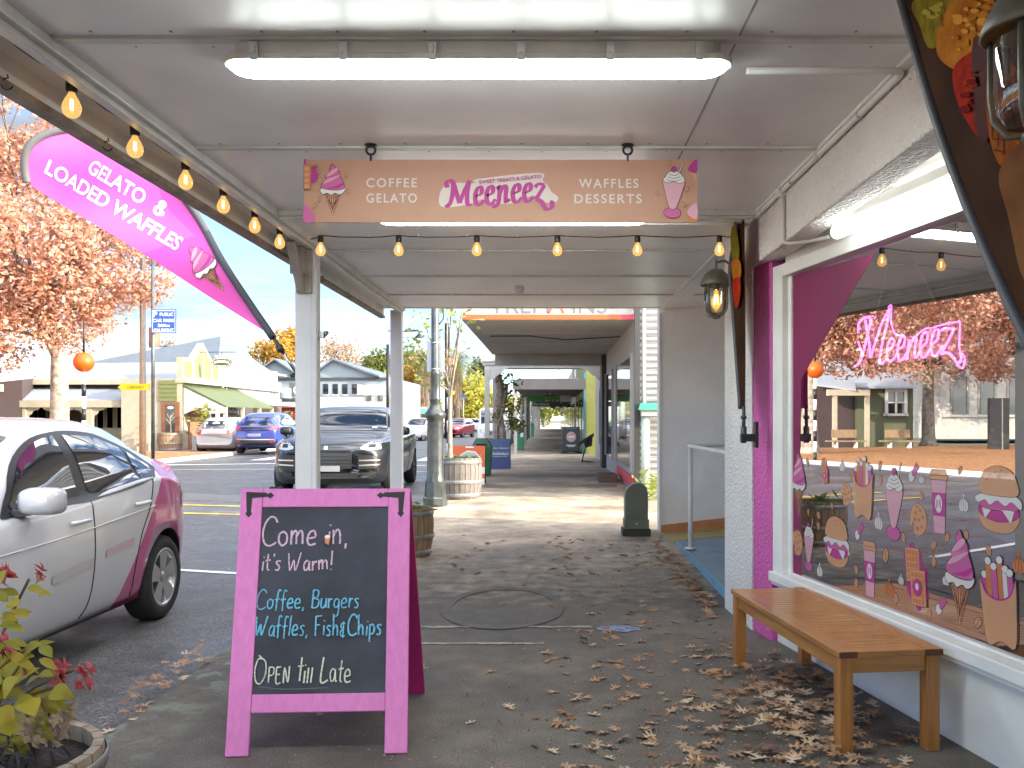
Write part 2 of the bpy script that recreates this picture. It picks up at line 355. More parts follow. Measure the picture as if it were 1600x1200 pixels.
# worn lines, ring mark, blue paint and patched asphalt on the footpath
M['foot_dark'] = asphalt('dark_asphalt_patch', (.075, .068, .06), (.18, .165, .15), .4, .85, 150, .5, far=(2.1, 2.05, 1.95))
M['foot_lite'] = mat('worn_paint_trace', (.30, .29, .275), .8, var=.45, scale=12, detail=8)
M['foot_ring'] = asphalt('scraped_asphalt', (.085, .078, .07), (.20, .185, .17), .35, .8, 190, .4)
M['blue_paint'] = mat('worn_blue_paint', (.13, .14, .16), .8, col2=(.26, .31, .52), scale=22, detail=6, ramp=(.42, .6))
def rag(x0, x1, y, wd, n=14, j=.25):
    top = [(x0 + (x1-x0)*i/n, y + wd*(.5 + j*rnd.uniform(-1, 1))) for i in range(n+1)]
    bot = [(x0 + (x1-x0)*i/n, y - wd*(.5 + j*rnd.uniform(-1, 1))) for i in range(n+1)]
    return bot + top[::-1]
d1 = dep(981); d2 = dep(1006)
patch('worn_footpath_line', rag(X(655, d1), X(925, d1), d1 + .02, .045), fz, M['foot_lite'])
patch('worn_footpath_line', rag(X(655, d2), X(850, d2), d2, .04), fz, M['foot_lite'])
def ring(cx, cy, rx, ry, wd, n=48):
    o = [(cx + rx*math.cos(2*math.pi*i/n)*(1+rnd.uniform(-.015,.015)), cy + ry*math.sin(2*math.pi*i/n)*(1+rnd.uniform(-.015,.015))) for i in range(n+1)]
    q = [(cx + (rx-wd)*math.cos(2*math.pi*i/n), cy + (ry-wd*1.3)*math.sin(2*math.pi*i/n)) for i in range(n+1)]
    return o, q
o_, q_ = ring(X(786, dep(950)), dep(948), X(883, dep(948)) - X(786, dep(948)), (dep(917) - dep(982))/2, .085)
b = MB()
for i in range(48): b.poly([(*e, gz(e[1]) + .006) for e in (o_[i], o_[i+1], q_[i+1], q_[i])])
props(b.build('scraped_ring_mark', M['foot_ring']), kind='structure')
db = dep(983)
patch('blue_paint_mark', [(X(968, db) + .155*math.cos(a)*(1+rnd.uniform(-.2,.2)), db + .085*math.sin(a)*(1+rnd.uniform(-.25,.25))) for a in [2*math.pi*i/22 for i in range(22)]], fz, M['blue_paint'])
for py0, py1, xa, xb in ((757, 762, -1.3, 1.3), (771, 776, -1.2, 1.3), (741, 746, -1.5, 1.5)):
    y1, y0 = dep(py0), dep(py1)
    patch('asphalt_patch', rag(xa, xb, (y0+y1)/2, y1-y0, 20, .12), fz, M['foot_dark'])
# road paint: parking bay line, yellow lines, crossing limit lines
def road_line(x0, y0, x1, y1, wd, m, name='road_line'):
    t = Vector((x1-x0, y1-y0)).normalized(); s = Vector((-t.y, t.x)) * wd/2; n = max(2, int(abs(x1-x0)/.5)); pts = []
    b = MB()
    for i in range(n):
        a = [(x0+(x1-x0)*k/n, y0+(y1-y0)*k/n) for k in (i, i+1)]
        b.poly([(p[0]+q*s.x, p[1]+q*s.y, road_z(p[0]+q*s.x, p[1]+q*s.y)+.006) for p, q in ((a[0], -1), (a[1], -1), (a[1], 1), (a[0], 1))])
    props(b.build(name, m), kind='structure')
road_line(-4.9, 9.3, -2.5, 8.75, .10, M['line'])
road_line(-4.9, 15.2, -2.5, 14.6, .10, M['line'])
for yy in (13.2, 14.2): road_line(-6.8, yy+.35, -2.5, yy, .09, M['yline'], 'yellow_road_line')
road_line(-12, 27.5, -2.6, 27.0, .3, M['line']); road_line(-12, 24.5, -2.6, 24.0, .12, M['line'])
for xx in (-4.2, -5.6, -7, -8.4, -9.8): road_line(xx, 30, xx+.01, 33.5, .6, M['line'], 'crossing_bar')

# ------------------------------------------------------------------ the verandah over the footpath
CZ = CH + 1.36                                           # ceiling height
XI, XO, XW, YE = -1.83, -2.03, 1.37, 10.94               # inner batten, outer edge, shop face, far end
can = thing('shop_verandah', 'white verandah with a glossy panelled ceiling over the footpath', 'verandah', (0, 5, 0))
b = MB(); b.box(XO, XW, -1.6, YE, CZ, CZ+.02); b.prism([(XW, 6.7), (XW, YE), (4.2, 10.3), (4.2, 6.7)], lambda a, c, h: (a, c, h), CZ, CZ+.02); b.build('ceiling', M['ceil'], can)
b = MB(); b.box(XO, 1.6, -1.6, YE, CZ+.024, CZ+.2); b.hexa([(XO,-1.6,CZ+.2),(1.6,-1.6,CZ+.2),(1.6,YE,CZ+.2),(XO,YE,CZ+.2)], [(XO,-1.6,CZ+.27),(1.6,-1.6,CZ+.5),(1.6,YE,CZ+.5),(XO,YE,CZ+.27)])
b.build('roof', M['white'], can)
JY = [.64, 1.92, 3.2, 4.48, 5.86, 7.21, 8.5, 9.76]
for y in JY:
    b = MB(); big = y > 5.8 and y < 6
    if big: b.box(XI+.06, XW, y-.05, y+.05, CZ-.035, CZ+.001); b.box(XI+.06, XW, y-.02, y+.02, CZ-.05, CZ-.034)
    elif y < 5: b.box(XI+.06, XW, y-.022, y+.022, CZ-.012, CZ+.001); b.box(XI+.06, XW, y+.03, y+.036, CZ-.004, CZ+.001)
    else: b.box(XI+.06, XW, y-.02, y+.02, CZ-.014, CZ+.001)
    b.build('ceiling_batten', M['ceil_trim'], can, bevel=.004)
b = MB(); b.box(XI-.05, XI+.06, -1.6, YE, CZ-.045, CZ+.001); b.box(XI-.02, XI+.03, -1.6, YE, CZ-.07, CZ-.044); b.build('edge_beam', M['ceil_trim'], can, bevel=.006)
b = MB(); b.box(XO-.03, XO, -1.6, YE+.03, CZ-.10, CZ+.29); b.build('fascia', M['white'], can, bevel=.004)
b = MB(); b.box(XO-.05, XO-.0305, -1.6, YE, CZ-.13, CZ-.07); b.box(XO-.0305, XO+.015, -1.6, YE, CZ-.13, CZ-.101); b.build('fascia_edge', M['fascia_brown'], can)
b = MB(); b.box(XO, XW, YE-.06, YE+.03, CZ-.006, CZ+.28); b.build('end_fascia', M['ceil_trim'], can)
b = MB(); b.box(XW-.04, XW, -4, 6.4, CZ-.02, CZ-.001); b.box(XW-.03, XW+.01, 6.9, YE-.06, CZ-.02, CZ-.001); b.build('wall_moulding', M['white'], can)
for yy in (8.48, 9.74): b = MB(); b.box(XW+.2, 4.2, yy, yy+.04, CZ-.014, CZ-.001); b.build('ceiling_batten', M['ceil_trim'], can)
b = MB(); b.box(.666, .674, -1.6, 5.8, CZ-.0015, CZ+.001); b.build('ceiling_joint', M['taupe'], can)
for y in JY[2:]:
    b = MB()
    for k in range(11): xs_ = XI+.2 + k*.3 + rnd.uniform(-.02, .02); b.cyl((xs_, y-.06, CZ-.003), (xs_, y-.06, CZ+.001), .006, n=6); b.cyl((xs_+.1, y+.07, CZ-.002), (xs_+.1, y+.07, CZ+.001), .005, n=6)
    b.build('fixing_screws', M['taupe'], can)
# thin cross wires and small hooks under the outer strip
for y in (3.3, 4.05, 7.9, 8.9):
    b = MB(); x = XO+.03; z = CZ-.10
    b.tube([(x, y, CZ-.09)] + [(x+.022*math.sin(a), y, z-.035-.022*math.cos(a)+.01) for a in [math.pi*1.05*(-1)+k*.5 for k in range(10)]], .003, 5); b.build('hook', M['iron'], can)
# the two posts
for px, y, w_ in ((481, 6.93, .158), (620, 10.85, .14)):
    x = X(px, y); pst = MB()
    pst.box(x-w_/2, x+w_/2, y-w_/2, y+w_/2, gz(y), CZ-.045)
    if y < 8: pst.box(x+w_/2-.03, x+w_/2+.012, y-w_/2-.012, y-w_/2+.05, gz(y), CZ-.2)
    p_ = pst.build('post', M['post'], can, bevel=.012)
    if y < 8:
        k = MB(); k.box(x-.055, x+.06, y-w_/2-.05, y-w_/2-.001, CZ-.40, CZ-.08); k.box(x-.09, x+.02, y-w_/2-.10, y-w_/2-.051, CZ-.26, CZ-.05)
        k.bar((x-.02, y-.11, CZ-.38), (x-.02, y-.40, CZ-.06), .06, .05)
        k.build('bracket', M['taupe'], p_, bevel=.006)
        k = MB(); k.box(x+w_/2, x+w_/2+.05, y-.03, y+.03, 2.08, 2.13); k.cyl((x+w_/2+.05, y, 2.1), (x+w_/2+.075, y-.02, 2.12), .016); k.build('gate_hinge', M['steel'], p_)
k = MB(); k.sphere((0, 0, 0), .06, 12); k.v = [Vector((X(812, 9.2), 9.2, CZ-.03)) + q*Vector((1,1,.7)).length/1.73 for q in k.v]; k.build('sensor_dome', M['white'], can)

# ------------------------------------------------------------------ the sweet shop
A0 = Vector((1.45, 5.85, 0)); WU = Vector((.180, -1, 0)).normalized(); WN = Vector((-1, -.180, 0)).normalized()
def wp(t, z, h=0.0): return A0 + WU*t + WN*h + Vector((0, 0, z))
def wt(px, py, h=0.0):
    p = hit(px, py, A0 + WN*h, WN); return (p - A0).dot(WU), p.z
shop = thing('sweet_shop', 'white stucco sweet shop with a pink pier and a big reflective window of food stickers', 'shop', (2.2, 4, 0))
def wbox(b, t0, t1, h0, h1, z0, z1, m=0):
    b.hexa([wp(t0,z0,h0), wp(t1,z0,h0), wp(t1,z0,h1), wp(t0,z0,h1)], [wp(t0,z1,h0), wp(t1,z1,h0), wp(t1,z1,h1), wp(t0,z1,h1)], m); return b
pA, pB, pC = (X(1132.5, 6.88), 6.88), (X(1175, 6.15), 6.15), (X(1206, 5.85), 5.85)
b = MB(); b.prism([pA, pB, (pB[0]+.9, pB[1]+.25), (pA[0]+.9, pA[1])], lambda a, c, h: (a, c, h), -.02, 2.95); b.build('pier', M['stucco'], shop)
b = MB(); b.prism([(pB[0]+.012, pB[1]-.001), (pC[0]+.002, pC[1]+.0), (pC[0]+.8, pC[1]+.17), (pB[0]+.8, pB[1]+.2)], lambda a, c, h: (a, c, h), -.02, 2.49); b.build('pink_pier', M['stucco_pink'], shop)
b = MB(); b.box(XW, XW+.15, -4, 6.8, 2.488, CZ-.0015); b.build('beam', M['stucco'], shop, bevel=.01)
b = MB(); b.box(XW+.15, 4.6, -4, 6.4, 2.57, 2.62); b.box(XW+.1505, 4.6, 1.0, 1.03, 2.556, 2.5695); b.box(XW+.1505, 4.6, 4.3, 4.36, 2.54, 2.5695); b.build('soffit', M['ceil'], shop)
SILL, HEAD, TG = .450, 2.36, wt(1236, 700, -.036)[0]; TJ = wt(1222, 700)[0]
T1 = 4.3
b = MB(); wbox(b, .0, T1+.3, -.25, -.035, -.02, SILL-.03); b.build('stall_riser', M['white'], shop)
b = MB(); wbox(b, -.0, T1+.3, -.22, .03, SILL-.05, SILL+.012); wbox(b, 0, T1+.3, -.05, .012, SILL-.075, SILL-.051); b.build('sill', M['white'], shop, bevel=.006)
fr = MB(); wbox(fr, .0, TJ, -.12, .0, SILL+.013, HEAD+.08); wbox(fr, TJ+.001, TG+.004, -.12, -.035, SILL+.013, HEAD+.02); wbox(fr, TJ+.0005, T1+.3, -.12, -.0, HEAD, HEAD+.08); wbox(fr, TJ+.001, T1+.3, -.12, -.02, HEAD+.081, HEAD+.21)
wbox(fr, TG+.005, T1, -.1, -.04, SILL+.013, SILL+.03)
M['winglass'] = glassmat('shop_window_glass', .60, (.86, .86, .87))
M['winback'] = glassmat('window_glass_inner_face', .0, (.93, .93, .94)); 
_b = M['winback'].node_tree
for n_ in _b.nodes:
    if n_.type == 'MAP_RANGE': n_.inputs['To Max'].default_value = .02
win = MB(); wbox(win, TG+.005, T1+.3, -.066, -.05, SILL+.031, HEAD-.001)
for k_, f_ in enumerate(win.f):
    c_ = sum((win.v[i] for i in f_), Vector())/4
    win.mi[k_] = 0 if abs((c_ - A0).dot(WN) + .05) < 1e-4 else 1
winO = win.build('shop_window', [M['winglass'], M['winback']], shop); fr.build('window_frame', M['white'], winO, bevel=.005)
# the room behind the glass
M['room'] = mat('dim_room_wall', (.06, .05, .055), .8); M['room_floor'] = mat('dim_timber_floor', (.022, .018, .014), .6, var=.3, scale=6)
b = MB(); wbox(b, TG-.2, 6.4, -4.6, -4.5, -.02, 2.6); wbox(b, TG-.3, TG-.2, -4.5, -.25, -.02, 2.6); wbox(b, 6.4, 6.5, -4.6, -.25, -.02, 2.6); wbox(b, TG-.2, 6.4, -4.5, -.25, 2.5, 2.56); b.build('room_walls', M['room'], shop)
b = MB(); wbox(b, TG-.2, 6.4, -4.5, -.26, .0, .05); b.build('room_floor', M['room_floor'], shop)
M['mag_sheet'] = mat('magenta_sheet_colour', (.20, .008, .075), .6, var=.1, scale=3)
def wq(px, py, h): t, z = wt(px, py, h); return wp(t, z, h)
b = MB(); cpts = [(1230, 420), (1300, 398), (1366, 392), (1310, 495), (1254, 590), (1250, 640), (1254, 760), (1252, 905), (1230, 895)]
cpts = [(1236, 432), (1367, 396), (1310, 492), (1252, 592), (1250, 700), (1253, 903), (1236, 893)]
cp = [wt(px, py, -.049) for px, py in cpts]
b.prism(cp, lambda t, z, h: wp(t, z, h), -.0497, -.049); b.build('magenta_sheet', M['mag_sheet'], shop)  # magenta outline laid flat on the outer face of the glass
for k, (t0, t1) in enumerate(((1.6, 2.3), (2.7, 3.5))):
    b = MB(); wbox(b, t0, t1, -1.6, -1.0, .74, .78)
    for tt in (t0+.05, t1-.09):
        for hh in (-1.56, -1.08): wbox(b, tt, tt+.04, hh, hh+.04, .05, .739)
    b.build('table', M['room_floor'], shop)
# entrance recess: far return wall, ramp, floor
xq = X(1030, 11.1); b = MB(); b.prism([(xq, 11.1), (xq, 11.32), (4.2, 10.35), (4.2, 10.1)], lambda a, c, h: (a, c, h), -.02, 3.3); b.build('return_wall', M['stucco_grey'], shop)
b = MB(); b.box(X(1030, 11.1)-.001, X(1030, 11.1)+.03, 11.08, 11.0995, .0, CZ-.05); b.build('corner_strip', M['white'], shop)
M['orange_base'] = mat('orange_skirting', (.50, .20, .07), .6, var=.15); M['yellow_floor'] = mat('yellow_floor_paint', (.46, .33, .10), .6, col2=(.36, .30, .12), scale=6)
M['blue_floor'] = mat('blue_step_paint', (.17, .27, .36), .45, var=.12, scale=5, bump=.2); M['blue_edge'] = mat('blue_step_edge_paint', (.16, .36, .52), .45, var=.1, scale=8)
b = MB(); kk = -.3316; xs0 = X(1033, 11.09); yk = lambda x: 11.1 + kk*(x-xq) - .004
b.hexa([(xs0, yk(xs0)-.03, 0), (3.6, yk(3.6)-.03, .2), (3.6, yk(3.6), .2), (xs0, yk(xs0), 0)], [(xs0, yk(xs0)-.03, .09+gz(11)), (3.6, yk(3.6)-.03, .50), (3.6, yk(3.6), .50), (xs0, yk(xs0), .09+gz(11))]); b.build('skirting', M['orange_base'], shop)
b = MB(); g11 = gz(10.6)
b.hexa([(1.38, 10.21, -.05), (4, 10.21, -.05), (4, 11.058, -.05), (1.36, 11.058, -.05)], [(1.42, 10.21, g11+.025), (4, 10.21, .32), (4, 11.058, .32), (1.38, 11.058, g11+.01)]); b.build('landing', M['yellow_floor'], shop)
b = MB(); b.hexa([(1.42, 6.9, -.05), (4, 6.9, -.05), (4, 10.2, -.05), (1.45, 10.2, -.05)], [(1.42, 6.9, .07), (4, 6.9, .22), (4, 10.2, .30), (1.45, 10.2, gz(10.2)+.03)])
rampO = b.build('entrance_ramp', M['blue_floor'], shop)
b = MB(); b.hexa([(1.40, 6.9, -.05), (1.4195, 6.9, -.05), (1.4495, 10.2, -.05), (1.43, 10.2, -.05)], [(1.40, 6.9, .075), (1.4195, 6.9, .075), (1.4495, 10.2, gz(10.2)+.034), (1.43, 10.2, gz(10.2)+.034)]); b.build('step_edge', M['blue_edge'], rampO)
b = MB(); b.box(3.2, 3.3, 6.4, 11.1, -.02, 2.85); b.build('entrance_wall', M['stucco_grey'], shop)
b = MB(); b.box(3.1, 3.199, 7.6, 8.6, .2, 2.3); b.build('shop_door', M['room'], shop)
# parapet and flank walls, near pier out of the picture
b = MB(); b.prism([(XW+.001, -4), (XW+.001, 11.31), (9, 8.6), (9, -4)], lambda a, c, h: (a, c, h), CZ+.021, 4.0); b.build('parapet', M['stucco_grey'], shop)
b = MB(); b.box(4.7, 9, -4, 8.5, -.02, CZ+.02); b.box(1.25, 3.0, 1.25, 1.95, -.02, 2.487); b.box(1.9, 4.6, -4.0, -3.8, -.02, 2.56); b.build('flank_wall', M['stucco_grey'], shop)
# conduits along the ceiling and down the beam
def bend(pts, r=.05, k=4):
    o = [Vector(pts[0])]
    for i in range(1, len(pts)-1):
        p, a, c = Vector(pts[i]), Vector(pts[i-1]), Vector(pts[i+1]); u = (a-p).normalized()*r; v = (c-p).normalized()*r
        o += [p + u*(1-t)**2 + v*t**2 for t in [j/k for j in range(k+1)]]
    return o + [Vector(pts[-1])]
b = MB(); y1 = 3.42; b.tube(bend([(.75, y1, CZ-.03), (XW-.02, y1, CZ-.03), (XW-.02, 5.2, CZ-.03)]), .014); b.tube(bend([(XW-.02, 5.26, CZ-.03), (XW-.02, 6.1, CZ-.03), (.4, 6.1, CZ-.02)]), .014); b.build('conduit', M['white'], shop)
b = MB(); b.tube([(XW-.02, 5.2, CZ-.03), (XW-.02, 5.26, CZ-.03)], .032, 12); b.build('junction_box', M['white'], shop)
b = MB(); b.tube(bend([(XW-.013, 5.22, CZ-.05), (XW-.013, 5.22, 2.47), (XW+.1, 5.15, 2.47), (1.56, 5.02, 2.47)], .04), .011); b.build('conduit', M['white'], shop)
for yy in (3.9, 4.5, 5.0, 5.7): b = MB(); b.tube([(XW-.02, yy, CZ-.03), (XW-.02, yy+.02, CZ-.03)], .019, 8); b.build('conduit_clip', M['ceil_trim'], shop)
M['led'] = mat('lit_diffuser', (.9, .95, .92), .4, emit=(.93, 1.0, .96), es=8.0); M['led2'] = mat('lit_tube_diffuser', (.9, .95, .92), .4, emit=(.95, 1.0, .96), es=2.0)
# tube light in front of the window head
lt = thing('tube_light', 'slim lit tube light under the soffit in front of the shop window', 'light', wp(1.3, 2.5, .1))
t0, z0 = wt(1306, 392, .12); t1, z1 = wt(1540, 302, .12)
zt = 2.43
b = MB(); wbox(b, t0, t1, .09, .15, zt+.045, zt+.10); b.build('housing', M['white'], lt, bevel=.008)
b = MB(); b.tube([wp(t0+.01, zt+.015, .12), wp(t1-.01, zt+.015, .12)], .036, 14); b.build('diffuser', M['led2'], lt)
for tt in (t0+.1, t1-.13): b = MB(); wbox(b, tt, tt+.03, .11, .13, zt+.1005, 2.569); b.build('bracket', M['white'], lt)

# weatherproof battens on the verandah ceiling
def batten(name, label, y, x0, x1):
    r = thing(name, label, 'light', ((x0+x1)/2, y, CZ), group='long ceiling lights under the verandah')
    def caps(b, hw, z0_, z1_, inset, taper=.0):
        n = 8; prof = []
        for k in range(n+1): a = math.pi/2 + math.pi*k/n; prof.append((x0+hw+inset + hw*math.cos(a), y + (hw-taper)*math.sin(a)))
        for k in range(n+1): a = -math.pi/2 + math.pi*k/n; prof.append((x1-hw-inset + hw*math.cos(a), y + (hw-taper)*math.sin(a)))
        b.prism(prof, lambda p, q, h: (p, q, h), z0_, z1_); return b
    h = MB(); caps(h, .06, CZ-.055, CZ-.003, .03); caps(h, .072, CZ-.080, CZ-.0555, -.012); h.build('housing', M['ceil_trim'], r, bevel=.004)
    dfs = MB(); N_ = 10
    secs = [(.0, .0695, .012), (.25, .066, .018), (.65, .055, .034), (1.0, .034, .062)]
    for i in range(3):
        (a0, h0, s0), (a1, h1, s1) = secs[i], secs[i+1]
    rings = []
    for a, hw, ins in secs:
        z = CZ - .0803 - .032*a; ring = []
        for k in range(N_+1): t = math.pi/2 + math.pi*k/N_; ring.append(dfs.vert((x0+.05+ins + .06*math.cos(t), y + hw*math.sin(t), z)))
        for k in range(N_+1): t = -math.pi/2 + math.pi*k/N_; ring.append(dfs.vert((x1-.05-ins + .06*math.cos(t), y + hw*math.sin(t), z)))
        rings.append(ring)
    n = len(rings[0])
    for i in range(3):
        for j in range(n): dfs.face((rings[i][j], rings[i][(j+1)%n], rings[i+1][(j+1)%n], rings[i+1][j]), 0, True)
    dfs.face(rings[-1][::-1]); dfs.build('diffuser', M['led'], r)
    for k in range(6):
        x = x0 + .12 + (x1-x0-.24)*k/5; c = MB(); c.box(x-.014, x+.014, y-.078, y-.0705, CZ-.086, CZ-.02); c.box(x-.006, x+.006, y-.083, y-.0785, CZ-.06, CZ-.035); c.build('clip', M['steel'], r)
    return r
yb = (CZ - .105 - CH) * F / 540
batten('batten_light', 'long lit batten light on the ceiling nearest, in front of the hanging sign', yb, X(356, yb), X(1139, yb))
yb2 = (CZ - .115 - CH) * F / 304
batten('batten_light', 'long lit batten light on the ceiling, half hidden behind the hanging sign', yb2, X(588, yb2), X(1013, yb2))

# handrail of the entrance ramp
hr = thing('handrail', 'white tubular handrail standing on the blue entrance ramp', 'handrail', (1.48, 9.4, .06))
b = MB(); zr = 1.166; b.tube([(1.48, 9.47, .07), (1.48, 9.47, zr-.01)], .025, 12); b.lathe([(.001, .1), (.06, .1), (.06, .086), (.001, .086)], (1.48, 9.47, -.005), 14); b.build('rail_post', M['white'], hr)
b = MB(); b.tube(bend([(1.48, 7.0, zr-.0), (1.48, 9.6, zr), (3.1, 9.6, zr+.03)], .05), .021, 10); b.build('rail', M['white'], hr)
# ------------------------------------------------------------------ flat printed art and lettering
def text_mesh(body, size=1.0, shear=0.0, bold=0.0, align='CENTER', space=1.0):
    c = bpy.data.curves.new('letters', 'FONT'); c.body = body; c.size = size; c.shear = shear; c.offset = bold; c.align_x = align; c.space_character = space; c.resolution_u = 5
    o = bpy.data.objects.new('letters', c); COL.objects.link(o); dg = bpy.context.evaluated_depsgraph_get(); dg.update()
    me = bpy.data.meshes.new_from_object(o.evaluated_get(dg)); bpy.data.objects.remove(o); bpy.data.curves.remove(c); return me
def put_text(b, body, fn, cx, cy, height, width=None, rot=0.0, m=0, bold=0.0, shear=0.0, align='CENTER', space=1.0, xs=1.0):
    """lays letters on fn(a, c) -> point; cap height and (optionally) total width given in fn's units"""
    me = text_mesh(body, 1.0, shear, bold, align, space); xsv = [q.co.x for q in me.vertices]; ysv = [q.co.y for q in me.vertices]
    if not xsv: return
    cap = .73; s = height / cap; sx = s * xs
    if width: sx = width / (max(xsv) - min(xsv))
    mid = (max(xsv) + min(xsv)) / 2 if align == 'CENTER' else min(xsv)
    o = len(b.v); ca, sa = math.cos(rot), math.sin(rot)
    for q in me.vertices:
        x, y = (q.co.x - mid) * sx, (q.co.y - cap/2) * s; b.vert(fn(cx + x*ca - y*sa, cy + x*sa + y*ca))
    for p in me.polygons: b.face([o + k for k in p.vertices], m)
    bpy.data.meshes.remove(me)
class Art:
    """coloured shapes laid one over another on a surface fn(a, c, h)"""
    def __init__(self, fn, h0=.0004, dh=.00016): self.fn, self.h, self.dh, self.b, self.mats = fn, h0, dh, MB(), []
    def mi(self, m):
        if m not in self.mats: self.mats.append(m)
        return self.mats.index(m)
    def fill(self, pts, m):
        self.h += self.dh; pts = [tuple(p) for p in pts]; vs = [self.b.vert(self.fn(p[0], p[1], self.h)) for p in pts]; k = self.mi(m)
        for t in tessellate_polygon([[Vector((p[0], p[1], 0)) for p in pts]]): self.b.face([vs[i] for i in t], k)
    def line(self, pts, wd, m, close=False, nib=None):
        self.h += self.dh; k = self.mi(m); pts = [Vector((p[0], p[1])) for p in pts]
        if close: pts = pts + [pts[0], pts[1]]
        Ls, Rs = [], []
        for i, p in enumerate(pts):
            t = pts[min(i+1, len(pts)-1)] - pts[max(i-1, 0)]
            if t.length < 1e-9: t = Vector((1, 0))
            t.normalize(); s = Vector((-t.y, t.x)); w_ = wd
            if nib: w_ = wd * (nib[1] + (1 - nib[1]) * abs(math.sin(math.atan2(t.y, t.x) - nib[0])))
            Ls.append(self.b.vert(self.fn(p.x + s.x*w_/2, p.y + s.y*w_/2, self.h))); Rs.append(self.b.vert(self.fn(p.x - s.x*w_/2, p.y - s.y*w_/2, self.h)))
        for i in range(len(pts)-1): self.b.face((Ls[i], Rs[i], Rs[i+1], Ls[i+1]), k)
    def shape(self, pts, m, outline=None, ow=.0):
        if outline:
            self.line(pts, ow*2, outline, True)
        self.fill(pts, m)
    def build(self, name, parent): return self.b.build(name, self.mats, parent, recalc=False)
def smooth(pts, k=6, close=False):
    P_ = [Vector((*p, 0)) if len(p) == 2 else Vector(p) for p in pts]; n = len(P_); o = []
    for i in range(n if close else n-1):
        a, b_, c, d = (P_[(i-1) % n], P_[i], P_[(i+1) % n], P_[(i+2) % n]) if close else (P_[max(i-1,0)], P_[i], P_[i+1], P_[min(i+2,n-1)])
        for j in range(k):
            t = j/k; o.append(.5*((2*b_) + (c-a)*t + (2*a-5*b_+4*c-d)*t*t + (3*b_-a-3*c+d)*t**3))
    if not close: o.append(P_[-1])
    return [(p.x, p.y) for p in o]
def oval(cx, cy, rx, ry, n=20, rot=0, a0=0, a1=2*math.pi):
    full = abs(a1-a0-2*math.pi) < 1e-6
    o = []
    for i in range(n if full else n+1):
        a = a0 + (a1-a0)*i/n; x, y = rx*math.cos(a), ry*math.sin(a); o.append((cx + x*math.cos(rot) - y*math.sin(rot), cy + x*math.sin(rot) + y*math.cos(rot)))
    return o
def flat(nm, c, r=.5): return mat(nm, c, r)
K = dict(pk=flat('print_pink', (.62, .13, .36)), mg=flat('print_magenta', (.50, .035, .30)), lp=flat('print_pale_pink', (.75, .40, .50)), wh=flat('print_white', (.80, .78, .76)),
         tan=flat('print_biscuit', (.70, .36, .20)), or_=flat('print_orange', (.66, .22, .08)), br=flat('print_brown', (.16, .05, .03)), ol=flat('print_outline', (.05, .012, .02)),
         cr=flat('print_cream', (.74, .66, .60)), gr=flat('print_lilac', (.55, .35, .55)))
# each drawing lives in a unit box: x -.5...5, y 0..1
def tf(cx, cy, s, rot=0):
    ca, sa = math.cos(rot), math.sin(rot)
    return lambda pts: [(cx + s*(x*ca - (y-.5)*sa), cy + s*(x*sa + (y-.5)*ca)) for x, y in pts]
def d_cone(A, cx, cy, s, rot=0):
    T = tf(cx, cy, s, rot); o = .010*s
    A.shape(T([(-.17,.47),(.17,.47),(.0,0)]), K['tan'], K['ol'], o)
    for k in range(-3, 4):
        a = (-.16+.05*(k+3), .46); A.line(T([(max(-.16, k*.055-.05), .46), (k*.02+.02, .05+abs(k)*.06)]), o, K['br']); A.line(T([(min(.16, k*.055+.05), .46), (k*.02-.02, .05+abs(k)*.06)]), o, K['br'])
    A.shape(T(smooth([(-.23,.52),(-.2,.42),(-.1,.44),(-.04,.40),(.05,.44),(.12,.41),(.21,.45),(.23,.54),(0,.56)], 4, True)), K['wh'], K['ol'], o)
    A.shape(T(smooth([(-.2,.54),(-.21,.62),(-.12,.70),(-.14,.76),(-.06,.84),(-.05,.92),(.0,1.0),(.06,.92),(.13,.86),(.14,.78),(.18,.70),(.22,.60),(.2,.52),(0,.5)], 4, True)), K['pk'], K['ol'], o)
    A.fill(T(smooth([(-.19,.62),(-.05,.66),(.12,.76),(.14,.79),(.02,.75),(-.12,.70)], 4, True)), K['lp'])
    A.fill(T(smooth([(-.13,.76),(0,.80),(.1,.89),(.06,.92),(-.04,.86)], 4, True)), K['lp'])
    A.fill(T(smooth([(-.12,.53),(.05,.57),(.2,.64),(.21,.6),(.1,.53)], 4, True)), K['mg'])
def d_shake(A, cx, cy, s, rot=0):
    T = tf(cx, cy, s, rot); o = .008*s
    A.line(T([(.06,.72),(.14,.99)]), .035*s, K['br']); A.line(T([(.06,.72),(.14,.99)]), .016*s, K['wh'])
    A.shape(T(oval(0, .09, .15, .09)), K['pk'], K['ol'], o)
    A.shape(T(smooth([(-.17,.66),(-.16,.5),(-.1,.3),(-.045,.17),(.045,.17),(.1,.3),(.16,.5),(.17,.66)], 4, True)), K['lp'], K['ol'], o)
    A.shape(T(smooth([(-.19,.66),(-.15,.72),(-.12,.78),(-.04,.83),(.06,.82),(.14,.76),(.19,.67),(.1,.62),(0,.65),(-.1,.62)], 4, True)), K['wh'], K['ol'], o)
    for k in range(3): A.line(T(smooth([(-.13+.02*k,.67+.05*k),(0,.65+.05*k),(.13-.02*k,.69+.05*k)], 4)), o, K['ol'])
    A.shape(T(oval(-.01, .86, .045, .045, 12)), K['mg'], K['ol'], o)
